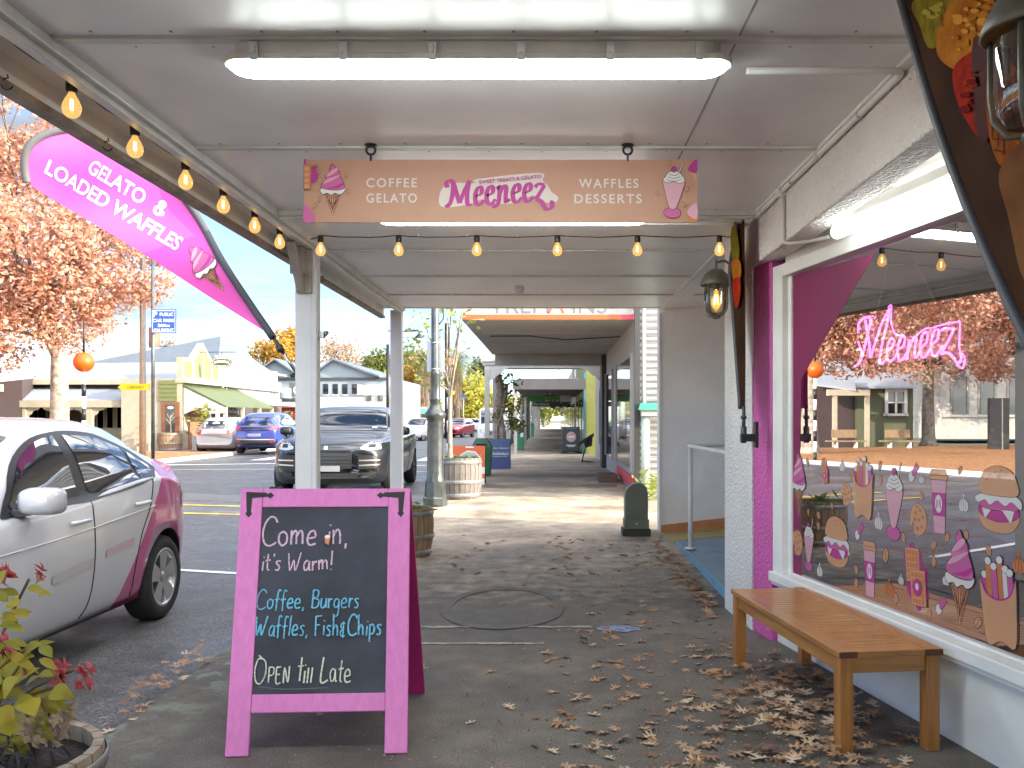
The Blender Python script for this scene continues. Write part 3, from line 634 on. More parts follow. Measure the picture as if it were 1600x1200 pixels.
def d_cup(A, cx, cy, s, rot=0, letter=True):
    T = tf(cx, cy, s, rot); o = .009*s
    A.shape(T([(-.19,.82),(.19,.82),(.135,.0),(-.135,.0)]), K['lp'], K['ol'], o)
    A.fill(T([(-.178,.62),(.178,.62),(.152,.26),(-.152,.26)]), K['mg'])
    A.shape(T([(-.22,.88),(-.22,.82),(.22,.82),(.22,.88),(.18,.97),(-.18,.97)]), K['tan'], K['ol'], o); A.line(T([(-.2,.885),(.2,.885)]), o, K['br'])
    A.shape(T(oval(0, .45, .09, .14)), K['wh'], K['ol'], o*.6)
    if letter:
        A.line(T([(-.045,.38),(-.035,.52),(0,.43),(.035,.52),(.045,.38)]), .028*s, K['mg'])
def d_burger(A, cx, cy, s, rot=0):
    T = tf(cx, cy, s, rot); o = .008*s
    A.shape(T(smooth([(-.42,.3),(-.36,.08),(-.15,.0),(.15,.0),(.36,.08),(.42,.3)], 4, True)), K['tan'], K['ol'], o)
    A.shape(T(smooth([(-.42,.38),(-.4,.24),(0,.16),(.4,.24),(.42,.38),(0,.44)], 4, True)), K['mg'], K['ol'], o)
    A.shape(T([(-.38,.36),(-.3,.18),(-.16,.33),(.1,.33),(.28,.16),(.36,.36)]), K['wh'], K['ol'], o*.7)
    A.shape(T(smooth([(-.4,.45),(-.38,.36),(-.1,.33),(.2,.36),(.4,.36),(.41,.46),(0,.5)], 4, True)), K['pk'], K['ol'], o)
    A.shape(T(smooth([(-.5,.52),(-.46,.42),(-.3,.47),(-.18,.40),(-.02,.48),(.16,.41),(.3,.48),(.5,.38),(.46,.54),(0,.62)], 4, True)), K['wh'], K['ol'], o)
    A.shape(T(smooth([(-.42,.58),(-.42,.76),(-.3,.92),(0,1.0),(.3,.92),(.42,.76),(.42,.58),(0,.55)], 5, True)), K['tan'], K['ol'], o)
    for x, y in ((-.2,.86),(-.08,.9),(.06,.93),(.17,.87),(-.27,.78),(.25,.8),(0,.83)): A.line(T([(x,y),(x+.035,y+.012)]), .014*s, K['br'])
def d_cookie(A, cx, cy, s, rot=0):
    T = tf(cx, cy, s, rot); o = .012*s
    A.shape(T([(.5*math.cos(a)*.9, .5+.5*math.sin(a)) for a in [R(-120+15*k) for k in range(0, 23)]] + [(-.28,.42),(-.2,.34),(-.26,.26)]), K['tan'], K['ol'], o)
    for x, y in ((.1,.8),(-.15,.7),(.25,.6),(.05,.5),(.2,.3),(-.02,.22),(-.18,.5),(-.05,.9)): A.shape(T(oval(x, y, .06, .05, 8)), K['or_'], K['br'], o*.8)
def d_waffle(A, cx, cy, s, rot=0):
    T = tf(cx, cy, s, rot); o = .006*s
    A.fill(T(smooth([(-.2,.98),(-.05,1.05),(.02,.95),(.16,.9),(.2,.7),(.34,.62),(.3,.4),(.33,.2),(.16,.12),(.06,-.03),(-.08,.08),(-.22,.2),(-.28,.4),(-.24,.6),(-.32,.8)], 3, True)), K['mg'])
    for (x0, y0, x1, y1) in ((-.26,.42,.12,.96), (-.12,.06,.28,.62)):
        A.shape(T([(x0,y0),(x1,y0),(x1,y1),(x0,y1)]), K['tan'], K['ol'], o*1.3)
        for i in range(4):
            for j in range(5):
                ax, ay = x0+.03+(x1-x0-.04)*i/4, y0+.03+(y1-y0-.04)*j/5; A.fill(T([(ax,ay),(ax+.062,ay),(ax+.062,ay+.075),(ax,ay+.075)]), K['or_'])
    A.shape(T(smooth([(-.02,.26),(.06,.22),(.16,.26),(.2,.38),(.12,.48),(.02,.46),(-.05,.38)], 3, True)), K['mg'], K['ol'], o); A.fill(T(oval(.07, .36, .05, .06, 8)), K['wh'])
def d_bean(A, cx, cy, s, rot=.5):
    T = tf(cx, cy, s, rot); A.shape(T(oval(0, .5, .30, .5, 14)), K['tan'], K['ol'], .05*s); A.line(T(smooth([(-.05,.05),(.08,.35),(-.08,.65),(.05,.95)], 4)), .07*s, K['br'])
def d_drop(A, cx, cy, s, rot=0, m='wh'):
    T = tf(cx, cy, s, rot); o = .02*s; A.shape(T(smooth([(-.06,.98),(-.1,.78),(-.36,.55),(-.4,.25),(-.22,.03),(.0,.08),(.22,.03),(.4,.25),(.36,.55),(.1,.78),(.06,.98)], 3, True)), K[m], K['ol'], o)
    for x in (-.18, 0, .18): A.line(T(smooth([(x*.3,.8),(x*1.2,.5),(x,.12)], 4)), .04*s, K['ol'])
def d_scoop(A, cx, cy, s, rot=-.7):
    T = tf(cx, cy, s, rot); A.shape(T([(-.14,.34),(.14,.34),(.17,1.0),(-.17,1.0)]), K['pk'], K['ol'], .02*s); A.line(T([(0,.36),(.02,.98)]), .02*s, K['mg'])
    A.shape(T(smooth([(-.2,.4),(-.22,.1),(0,-.05),(.2,.06),(.2,.38),(.05,.3)], 4, True)), K['wh'], K['ol'], .02*s)
def d_fries(A, cx, cy, s, rot=.12):
    T = tf(cx, cy, s, rot); o = .007*s
    for k, (x, tp, m) in enumerate(((-.24,.80,'pk'),(-.16,.96,'or_'),(-.06,.9,'pk'),(.05,.98,'or_'),(.14,.88,'wh'),(.22,.84,'pk'))):
        A.shape(T([(x-.045,.5),(x+.05,.5),(x+.045,tp),(x-.05,tp)]), K[m], K['ol'], o); A.shape(T(oval(x, tp, .055, .045, 10)), K['wh'], K['ol'], o)
    A.shape(T(smooth([(-.31,.76),(-.22,.58),(0,.52),(.22,.58),(.31,.76),(.30,.45),(.24,.0),(0,.05),(-.24,.0),(-.3,.45)], 4, True)), K['tan'], K['ol'], o)
    A.line(T(smooth([(-.30,.74),(-.2,.58),(0,.52),(.2,.58),(.30,.74)], 4)), .022*s, K['mg'])
def d_donut(A, cx, cy, s, rot=0):
    T = tf(cx, cy, s, rot); o = .012*s; A.shape(T(oval(0, .46, .5, .46, 22)), K['or_'], K['ol'], o); A.shape(T(smooth([(.48*math.cos(a)*(1+.07*math.sin(5*a)), .54+.42*math.sin(a)*(1+.06*math.cos(7*a))) for a in [2*math.pi*k/18 for k in range(18)]], 3, True)), K['lp'], K['ol'], o*.7)
    A.fill(T(oval(.05, .5, .13, .1, 12)), K['br'])
    for k in range(14): a, r = rnd.uniform(0, 6.28), rnd.uniform(.22, .4); x, y = r*math.cos(a), .54+r*.9*math.sin(a); A.line(T([(x,y),(x+.04,y+.03)]), .02*s, K['mg'])

# strokes for handwriting: x-height .5, capitals 1.0
G = {
 'C': (.72, [[(.70,.80),(.58,.97),(.36,1.0),(.14,.78),(.05,.42),(.16,.08),(.42,-.02),(.72,.10)]]), 'o': (.5, [[(.28,.5),(.08,.4),(.06,.15),(.22,0),(.42,.12),(.42,.38),(.26,.5)]]),
 'm': (.72, [[(.06,.5),(.08,0)],[(.08,.3),(.2,.48),(.3,.42),(.32,.02)],[(.32,.3),(.46,.48),(.58,.4),(.62,.02)]]), 'e': (.5, [[(.06,.24),(.4,.30),(.34,.5),(.14,.46),(.05,.22),(.16,.02),(.46,.06)]]),
 'i': (.2, [[(.1,.48),(.1,0)],[(.1,.68),(.11,.72)]]), 'n': (.5, [[(.07,.5),(.08,0)],[(.08,.28),(.24,.5),(.38,.4),(.40,.0)]]), ',': (.2, [[(.12,.06),(.08,-.12)]]), "'": (.14, [[(.08,.85),(.05,.7)]]),
 't': (.36, [[(.2,.85),(.16,.1),(.3,.02)],[(.02,.5),(.36,.54)]]), 's': (.4, [[(.36,.46),(.2,.5),(.08,.4),(.3,.2),(.24,.02),(.04,.04)]]), 'W': (.95, [[(.05,.92),(.16,.02),(.40,.56),(.52,.02),(.86,.96)]]),
 'a': (.5, [[(.4,.42),(.22,.5),(.06,.3),(.12,.02),(.3,.06),(.4,.4)],[(.4,.48),(.42,.02),(.5,.04)]]), 'r': (.36, [[(.07,.5),(.08,0)],[(.08,.28),(.2,.46),(.36,.44)]]), '!': (.2, [[(.12,1),(.1,.25)],[(.1,.04),(.1,.0)]]),
 'f': (.4, [[(.42,.92),(.26,.98),(.18,.7),(.16,-.1)],[(.0,.48),(.38,.52)]]), 'B': (.62, [[(.1,.95),(.1,.0)],[(.1,.95),(.46,.9),(.44,.6),(.14,.52),(.54,.42),(.5,.08),(.1,.0)]]),
 'u': (.5, [[(.06,.5),(.08,.1),(.24,.0),(.4,.2),(.42,.5)],[(.42,.5),(.44,.0)]]), 'g': (.48, [[(.4,.44),(.2,.5),(.06,.3),(.14,.06),(.36,.14),(.4,.46)],[(.4,.48),(.4,-.25),(.2,-.4),(.04,-.28)]]),
 'F': (.55, [[(.1,.95),(.1,.0)],[(.1,.95),(.56,.98)],[(.1,.52),(.44,.54)]]), 'h': (.5, [[(.08,1),(.08,0)],[(.08,.26),(.24,.5),(.38,.38),(.4,.0)]]), '&': (.5, [[(.4,.62),(.16,.62),(.1,.44),(.3,.36),(.08,.24),(.12,.02),(.42,.02)],[(.28,.72),(.26,-.08)]]),
 'p': (.5, [[(.08,.5),(.08,-.36)],[(.08,.4),(.26,.5),(.42,.34),(.34,.06),(.1,.06)]]), 'O': (.85, [[(.44,.92),(.18,.9),(.02,.5),(.14,.06),(.46,-.04),(.74,.3),(.7,.78),(.36,.98),(.2,1.06)]]),
 'P': (.46, [[(.08,.62),(.08,0)],[(.08,.6),(.38,.58),(.36,.32),(.1,.28)]]), 'E': (.42, [[(.08,.6),(.07,.0),(.38,.0)],[(.08,.6),(.38,.62)],[(.08,.32),(.32,.33)]]), 'N': (.5, [[(.08,.0),(.1,.6),(.38,.04),(.42,.66)]]),
 'l': (.18, [[(.13,.98),(.07,-.02)]]), '|': (.18, [[(.12,.58),(.06,-.02)]]), 'L': (.6, [[(.12,1.0),(.08,.04),(.56,.1)]]), ' ': (.34, []), 'z': (.5, [[(.06,.48),(.42,.5),(.06,.02),(.44,.04)]]), 'T': (.34, [[(.2,.95),(.2,.02)],[(.0,.6),(.38,.62)]]),
}
def handwrite(A, body, x, y, size, wd, m, width=None, jit=.035):
    tot = sum(G[c][0] + .06 for c in body); sx = (width / tot) if width else size; px = x
    for c in body:
        adv, sts = G[c]; dy = rnd.uniform(-jit, jit) * size; sl = rnd.uniform(-.02, .13)
        for st in sts:
            q = [(px + (a + sl*c_)*sx, y + dy + c_*size) for a, c_ in st]
            q = smooth(q, 6) if len(q) > 2 else q
            A.line(q, wd*rnd.uniform(.82, 1.15), m)
        px += (adv + .06) * sx

# ------------------------------------------------------------------ chalkboard A-frame on the footpath
fl = P(352, 1183, dep(1183)); frr = P(637, 1177, dep(1177)); fl.z = frr.z = 0
rr = P(663, 1085, dep(1085)); yt = (frr.y + rr.y) / 2
tl, tr = P(378, 768, yt), P(641, 760, yt + .02); tl.z = tr.z = (tl.z + tr.z) / 2
brd = thing('chalkboard_stand', 'pink framed chalkboard A-frame with handwritten menu standing on the footpath', 'chalkboard', ((fl.x+frr.x)/2, (fl.y+rr.y)/2, 0))
BW = (frr - fl).length; BL = (tl - fl).length; bn = (frr - fl).cross(tl - fl).normalized(); bn = -bn if bn.y > 0 else bn
def bp_(u, v, h=0.0):
    return (fl*(1-u) + frr*u)*(1-v) + (tl*(1-u) + tr*u)*v + bn*h
def buv(px, py):
    p = hit(px, py, fl, bn); u, v = .5, .5
    for _ in range(20):
        e = p - bp_(u, v); du = (bp_(u+.01, v) - bp_(u, v))/.01; dv = (bp_(u, v+.01) - bp_(u, v))/.01
        a, b_, c = du.dot(du), du.dot(dv), dv.dot(dv); r1, r2 = e.dot(du), e.dot(dv); D = a*c - b_*b_
        u += (r1*c - r2*b_)/D; v += (a*r2 - b_*r1)/D
    return u, v
def bbox_(b, u0, u1, v0, v1, h0, h1, m=0):
    b.hexa([bp_(u0,v0,h0), bp_(u1,v0,h0), bp_(u1,v0,h1), bp_(u0,v0,h1)], [bp_(u0,v1,h0), bp_(u1,v1,h0), bp_(u1,v1,h1), bp_(u0,v1,h1)], m)
ul, ur, vb0, vb1, vt0 = .128, .872, buv(500, 1113)[1], buv(500, 1084)[1], buv(500, 794)[1]
for a_, c_ in ((0, ul), (ur, 1)): b = MB(); bbox_(b, a_, c_, 0, 1, -.012, .012); b.build('frame_stile', M['pink'], brd, bevel=.004)
for a_, c_ in ((vb0, vb1), (vt0, .9995)): b = MB(); bbox_(b, ul+.0005, ur-.0005, a_, c_, -.011, .0105); b.build('frame_rail', M['pink'], brd, bevel=.004)
b = MB(); bbox_(b, ul-.01, ur+.01, vb1-.01, vt0+.01, -.0105, .002); cb = b.build('chalk_panel', M['chalk'], brd)
# corner irons
for sgn, u0 in ((1, .03), (-1, .97)):
    A = Art(lambda a, c, h: bp_(a, c, .0125 + h), 0, .0006); k = BL / BW
    arm = lambda L_, wd, vert: None
    def sh(pts): return [(u0 + sgn*x/BW, .985 - y/BL) for x, y in pts]
    hor = [(0,0),(.095,.004),(.1,.012),(.112,.002),(.13,.018),(.112,.034),(.1,.024),(.03,.032),(.028,.10),(.034,.108),(.018,.128),(.002,.108),(.008,.10)]
    A.fill(sh(hor), M['iron'])
    for x, y in ((.03,.017),(.075,.017),(.017,.06)): A.fill(sh(oval(x, y, .004, .004, 8)), M['dark'])
    A.build('corner_iron', brd)
ch = dict(p=mat('pink_chalk', (.20, .14, .18), .9, col2=(.66, .46, .56), scale=90, ramp=(.3, .52)), b=mat('blue_chalk', (.06, .17, .25), .9, col2=(.16, .48, .66), scale=90, ramp=(.3, .52)), y=mat('pale_yellow_chalk', (.20, .22, .18), .9, col2=(.60, .64, .50), scale=90, ramp=(.3, .52)))
A = Art(lambda a, c, h: bp_(a/BW, c/BL, .002 + h), .0006, .00012)
def row(body, x0, x1, ybase, capx, m, wd=.0068):
    u0, v0 = buv(x0, ybase); u1, _ = buv(x1, ybase); _, v1 = buv(x0, ybase - capx); handwrite(A, body, u0*BW, v0*BL, (v1-v0)*BL, wd, m, width=(u1-u0)*BW)
row('Come in,', 408, 546, 852, 44, ch['p'], .0085); row("it's Warm!", 408, 522, 892, 30, ch['p'], .0075); row('Coffee, Burgers', 400, 563, 952, 30, ch['b'], .0068)
row('Waffles, Fish&Chips', 398, 598, 995, 32, ch['b'], .0068); row('OPEN Ti|| Late', 397, 551, 1068, 40, ch['y'], .0068)
u0, v0 = buv(513, 842); A.shape([(u0*BW+x, v0*BL+y) for x, y in ((-.012,.0),(.012,0),(.008,-.03),(-.008,-.03))], K['or_'], K['br'], .002); A.fill(oval(u0*BW, v0*BL+.004, .013, .009, 12), K['wh'])
u0, v0 = buv(405, 1078); A.line(smooth([(u0*BW+.0, v0*BL+.012),(u0*BW+.12, v0*BL),(u0*BW+.3, v0*BL+.004)], 5), .004, flat('chalk_smear', (.10, .10, .12)))
A.build('chalk_lettering', cb)
# rear leaf of the A-frame
rn = Vector((0, 1, 0)); rl = fl + (rr - frr); rbn = (rr - rl).cross(tl - rl).normalized(); rbn = rbn if rbn.y > 0 else -rbn
def rp_(u, v, h=0.0): return (rl*(1-u) + rr*u)*(1-v) + (tl*(1-u) + tr*u)*v + rbn*h + Vector((0, .012, 0))
def rbox(b, u0, u1, v0, v1, h0, h1): b.hexa([rp_(u0,v0,h0), rp_(u1,v0,h0), rp_(u1,v0,h1), rp_(u0,v0,h1)], [rp_(u0,v1,h0), rp_(u1,v1,h0), rp_(u1,v1,h1), rp_(u0,v1,h1)])
b = MB(); rbox(b, 0, .128, 0, .985, 0, .026); rbox(b, .872, 1, 0, .985, 0, .026); rbox(b, .1285, .8715, .1, .19, .001, .025); rbox(b, .1285, .8715, .9, .984, .001, .025); rbox(b, .12, .88, .185, .905, .008, .016); b.build('rear_frame', M['pink_deep'], brd, bevel=.003)
for u in (.2, .8):
    b = MB(); p = tl*(1-u) + tr*u; b.tube([p + Vector((-.03, .006, .004)), p + Vector((.03, .006, .004))], .007, 8); b.build('hinge', M['iron'], brd)

# ------------------------------------------------------------------ timber bench under the shop window
nl = P(1309, 1178, dep(1178)); fl2 = P(1148, 1042, dep(1042)); nr = P(1467, 1172, dep(1172))
bx = (fl2 - nl); bx.z = 0; blen = bx.length + .075; bdir = bx.normalized(); bw = (nr - nl).length
bc = nl + bdir*(blen/2-.03) + Vector((bdir.y, -bdir.x, 0))*(bw/2); bc.z = 0
ben = thing('bench', 'low slatted timber bench standing below the shop window', 'bench', bc, math.atan2(-bdir.x, bdir.y))
BM = WM[ben]; hx, hy, bh = bw/2, blen/2, Z(1018, dep(1178) - .02)
for sx in (-1, 1):
    for sy in (-1, 1):
        b = MB(BM); b.box(sx*hx, sx*(hx-.062), sy*hy-sy*.01, sy*(hy-.072), 0, bh-.0285); b.build('leg', M['teak_z'], ben, bevel=.004)
for sx in (-1, 1):
    b = MB(BM); b.box(sx*(hx-.010), sx*(hx-.034), -hy+.0725, hy-.0725, bh-.10, bh-.029); b.build('side_rail', M['teak'], ben, bevel=.003)
for sy in (-1, 1):
    b = MB(BM); b.box(-hx+.0625, hx-.0625, sy*(hy-.022), sy*(hy-.046), bh-.10, bh-.029); b.build('end_rail', M['teak_x'], ben, bevel=.003)
seat = MB(BM)
for sx in (-1, 1): seat.box(sx*(hx+.008), sx*(hx-.075), -hy-.0, hy+.0, bh-.028, bh)
seatO = seat.build('seat_frame', M['teak'], ben, bevel=.004)
b = MB(BM)
for sx in (-1, 1):
    for sy in (-1, 1): b.box(sx*(hx+.0075), sx*(hx-.0745), sy*(hy+.0005), sy*(hy+.0025), bh-.0275, bh-.0008)
b.build('end_grain', M['teak_end'], seatO)
b = MB(BM); n = 27; y0, y1 = -hy+.075, hy-.075; pitch = (y1-y0)/n
for k in range(n): b.box(-hx+.0755, hx-.0755, y0+pitch*k+.004, y0+pitch*(k+1)-.004, bh-.026, bh-.002)
for sy in (-1, 1): b.box(-hx+.0755, hx-.0755, sy*(hy-.001), sy*(hy-.0745), bh-.027, bh-.001)
b.build('seat_slats', M['teak_x'], ben, bevel=.003)

# ------------------------------------------------------------------ hanging shop sign
sy_ = 4.43; sx0, sx1, sz0, sz1 = X(475, sy_), X(1089, sy_), Z(347.5, sy_), Z(249.5, sy_)
sg = thing('hanging_sign', 'peach shop sign with a pink logo hanging from the verandah ceiling', 'sign', ((sx0+sx1)/2, sy_, sz0))
M['peach'] = mat('peach_sign_board', (.55, .30, .205), .5, var=.03)
b = MB(); b.box(sx0, sx1, sy_, sy_+.012, sz0, sz1); b.build('sign_board', M['peach'], sg)
sf = lambda a, c, h=0: Vector((a, sy_ - .0006 - h, c))
S = lambda px, py: (X(px, sy_), Z(py, sy_))
pxm = sy_ / F
b = MB(); M['signwhite'] = flat('sign_white_lettering', (.72, .68, .66))
for body, px, py, wd in (('COFFEE', 612, 285, 79), ('GELATO', 612, 309, 79), ('WAFFLES', 951, 286, 93), ('DESSERTS', 950, 310, 105)):
    put_text(b, body, sf, *S(px, py), 14.5*pxm, wd*pxm, bold=.014, space=1.25)
b.build('lettering', M['signwhite'], sg, recalc=False)
A = Art(sf, .0, .0002)
# logo script: thick and thin pen strokes on a cream outline
LG = {'M': (1.05, [[(-.02,.72),(-.06,.92),(.1,1.0),(.22,.85),(.16,.3),(.02,.0),(-.08,.06)],[(.24,.9),(.36,.5),(.5,.12)],[(.5,.12),(.7,.6),(.92,1.0)],[(.92,1.0),(.82,.5),(.84,.08),(1.02,.06)]]),
      'e': (.46, [[(.06,.26),(.3,.36),(.32,.54),(.18,.56),(.06,.34),(.08,.06),(.24,-.02),(.44,.14)]]),
      'n': (.60, [[(.0,.46),(.12,.54),(.11,.2),(.06,-.02),(-.06,-.14),(-.16,-.08)],[(.11,.26),(.28,.55),(.40,.50),(.38,.2),(.40,.02),(.56,.12)]]),
      'z': (.7, [[(.04,.42),(.16,.54),(.44,.5)],[(.44,.5),(.06,.02)],[(.06,.02),(.3,-.06),(.5,-.3),(.72,-.26),(.76,-.1),(.66,-.06)]])}
word = 'Meeneez'; tot = sum(LG[c][0] for c in word)
lx0, ly0 = S(700, 322); lx1, _ = S(862, 306); sc = (lx1-lx0) / tot; rise = math.radians(4)
def logo(A, wd, m, nib, dx=0, extra=0):
    px = 0
    for c in word:
        hs = 1.12 if c == 'M' else 1.30
        for st in LG[c][1]:
            q = [(lx0 + (px + x*.95)*sc, ly0 + (px*math.sin(rise) + y*hs*.92)*sc) for x, y in st]; q = smooth(q, 7) if len(q) > 2 else [q[0], ((q[0][0]+q[1][0])/2, (q[0][1]+q[1][1])/2), q[1]]
            if extra:
                d0 = Vector((q[0][0]-q[1][0], q[0][1]-q[1][1])).normalized()*extra; d1_ = Vector((q[-1][0]-q[-2][0], q[-1][1]-q[-2][1])).normalized()*extra
                q = [(q[0][0]+d0.x, q[0][1]+d0.y)] + q + [(q[-1][0]+d1_.x, q[-1][1]+d1_.y)]
            A.line(q, wd, m, nib=nib)
        px += LG[c][0]
T_ = lambda pts: [S(*p) for p in pts]
A.fill(T_(smooth([(688,322),(690,296),(708,286),(742,286),(746,280),(842,270),(848,282),(856,290),(862,300),(872,308),(868,316),(850,316),(838,306),(812,312),(800,318),(770,318),(752,312),(744,316),(720,322)], 4, True)), K['cr'])
A.h += .0006
logo(A, .0235, K['mg'], (math.radians(20), .38))
A.build('logo', sg)
b = MB(); put_text(b, 'SWEET TREATS & GELATO', lambda a, c: sf(a, c, .009), *S(797, 280.5), 5.6*pxm, 97*pxm, rot=R(5.5), bold=.014, m=0); b.build('logo_tagline', K['mg'], sg, recalc=False)
A = Art(sf, .0004, .0002)
d_cone(A, *S(520, 297), 80*pxm); d_shake(A, *S(1052, 297), 88*pxm, -.05)
for px, py in ((498,270),(541,275),(500,312),(545,300),(492,322),(1046,256),(1027,303),(1068,320),(1072,296)): d_bean(A, *S(px, py), 8*pxm, rnd.uniform(-.6, .6))
def clipL(px): return max(sx0+.001, min(sx1-.001, px))
# pieces of waffle, topping and donut cut by the sign's ends
A.shape([(clipL(x), z) for x, z in T_([(476,297),(486,297),(488,260),(476,258)])], K['or_'], K['br'], .002)
for k in range(4): A.fill(T_([(477,262+k*9),(484,262+k*9),(484,268+k*9),(477,268+k*9)]), K['tan'])
A.fill(T_(smooth([(488,268),(496,268),(497,280),(490,287),(487,282)], 4, True)), K['mg']); A.fill(T_(oval(494, 262, 4, 3, 10)), K['mg'])
A.fill(T_([(476,250),(480,250),(479,258),(476,258)]), K['mg'])
A.fill(T_(smooth([(476,322),(482,324),(490,334),(491,346.8),(476,346.8)], 4, True)), K['pk'])
A.fill(T_([(1074,268),(1088,288),(1088,266)]), K['tan']); A.fill(T_(smooth([(1074,266),(1080,256),(1088.3,250.5),(1088.3,270),(1080,271)], 4, True)), K['mg'])
A.fill(T_(smooth([(1088.3,320),(1080,322),(1073,334),(1076,346),(1088.3,347)], 4, True)), K['or_']); A.fill(T_(smooth([(1088.3,320),(1080,322),(1073,332),(1078,340),(1088.3,342)], 4, True)), K['lp'])
A.build('printed_pictures', sg)
for px in (579, 981):
    x = X(px, sy_); b = MB(); zc = CZ - .028
    b.tube([(x+.022*math.cos(a), sy_+.006, zc+.022*math.sin(a)) for a in [2*math.pi*k/16 for k in range(17)]], .006, 8, caps=False)
    b.tube([(x, sy_+.006+.012*math.cos(a), zc-.038+.018*math.sin(a)) for a in [2*math.pi*k/14 for k in range(15)]], .004, 7, caps=False); b.lathe([(.001, .006), (.03, .006), (.03, 0), (.001, 0)], (x, sy_+.006, CZ-.0065), 12)
    b.build('hanging_ring', M['iron'], sg)

# ------------------------------------------------------------------ festoon strings
M['bulb'] = bpy.data.materials.new('lit_bulb_glass'); M['bulb'].use_nodes = True
t = M['bulb'].node_tree; t.nodes.clear(); o_ = N(t, 'ShaderNodeOutputMaterial'); e_ = N(t, 'ShaderNodeEmission'); tr_ = N(t, 'ShaderNodeBsdfTransparent'); ms_ = N(t, 'ShaderNodeMixShader'); gl_ = N(t, 'ShaderNodeBsdfGlossy'); ad_ = N(t, 'ShaderNodeMixShader')
e_.inputs['Color'].default_value = (1, .56, .17, 1); e_.inputs['Strength'].default_value = .25; ms_.inputs[0].default_value = .62; tr_.inputs['Color'].default_value = (1, .9, .7, 1); ad_.inputs[0].default_value = .06; gl_.inputs['Roughness'].default_value = .05
t.links.new(tr_.outputs[0], ms_.inputs[1]); t.links.new(e_.outputs[0], ms_.inputs[2]); t.links.new(ms_.outputs[0], ad_.inputs[1]); t.links.new(gl_.outputs[0], ad_.inputs[2]); t.links.new(ad_.outputs[0], o_.inputs['Surface'])
M['filament'] = mat('glowing_filament', (1, .8, .4), .5, emit=(1, .72, .30), es=3.5)
def bulb_parts(parent, p):
    b = MB(); x, y, z = p; b.lathe([(.001,.0),(.019,0),(.022,-.01),(.021,-.045),(.018,-.05),(.001,-.05)], (x,y,z), 12); so_ = b.build('lamp_holder', M['black'], parent)
    b = MB(); b.lathe([(.012,-.048),(.014,-.058),(.026,-.078),(.035,-.100),(.0365,-.115),(.031,-.135),(.017,-.147),(.001,-.150)], (x,y,z), 16); b.build('bulb', M['bulb'], so_)
    b = MB(); b.tube([(x-.004,y,z-.075),(x-.005,y,z-.115),(x+.004,y,z-.12),(x+.004,y,z-.078)], .0028, 5); b.build('filament', M['filament'], so_)
def festoon(name, label, pts, sag, ends):
    r = thing(name, label, 'string lights', pts[0], group='festoon strings under the verandah')
    full = [ends[0]] + pts + [ends[1]]; path = []
    for a, c in zip(full, full[1:]):
        a, c = Vector(a), Vector(c)
        for k in range(8): q = a.lerp(c, k/8); q.z -= sag*math.sin(math.pi*k/8) * min(1, (c-a).length/.5) - rnd.uniform(-.002, .002); path.append(q)
    path.append(Vector(full[-1])); b = MB(); b.tube(path, .0042, 6); b.build('cable', M['black'], r)
    for k in range(3, len(path)-2, 5):
        b = MB(); q = path[k]; b.tube([q, q + Vector((0, 0, .03))], .004, 5); b.build('cable_tie', M['white'], r)
    for p in pts: bulb_parts(r, p)
zb = CZ - .012; xl = -1.885
lp = [(xl, -xl*F/(VX-px), zb-.012) for px in (112, 211, 290, 349, 398, 437)]
festoon('festoon_lights', 'string of glowing bulbs running along the street edge of the verandah', [(xl, 2.95, zb-.012)] + lp, .02, ((xl, 2.5, zb), (-1.78, 6.6, zb-.02)))
yc = 6.58; cp_ = [(X(px, yc), yc, zb) for px in (501, 623, 745, 871, 996, 1124)]
festoon('festoon_lights', 'string of glowing bulbs crossing the verandah behind the hanging sign', cp_, .012, ((-1.78, 6.62, zb-.02), (1.33, yc, zb-.01)))

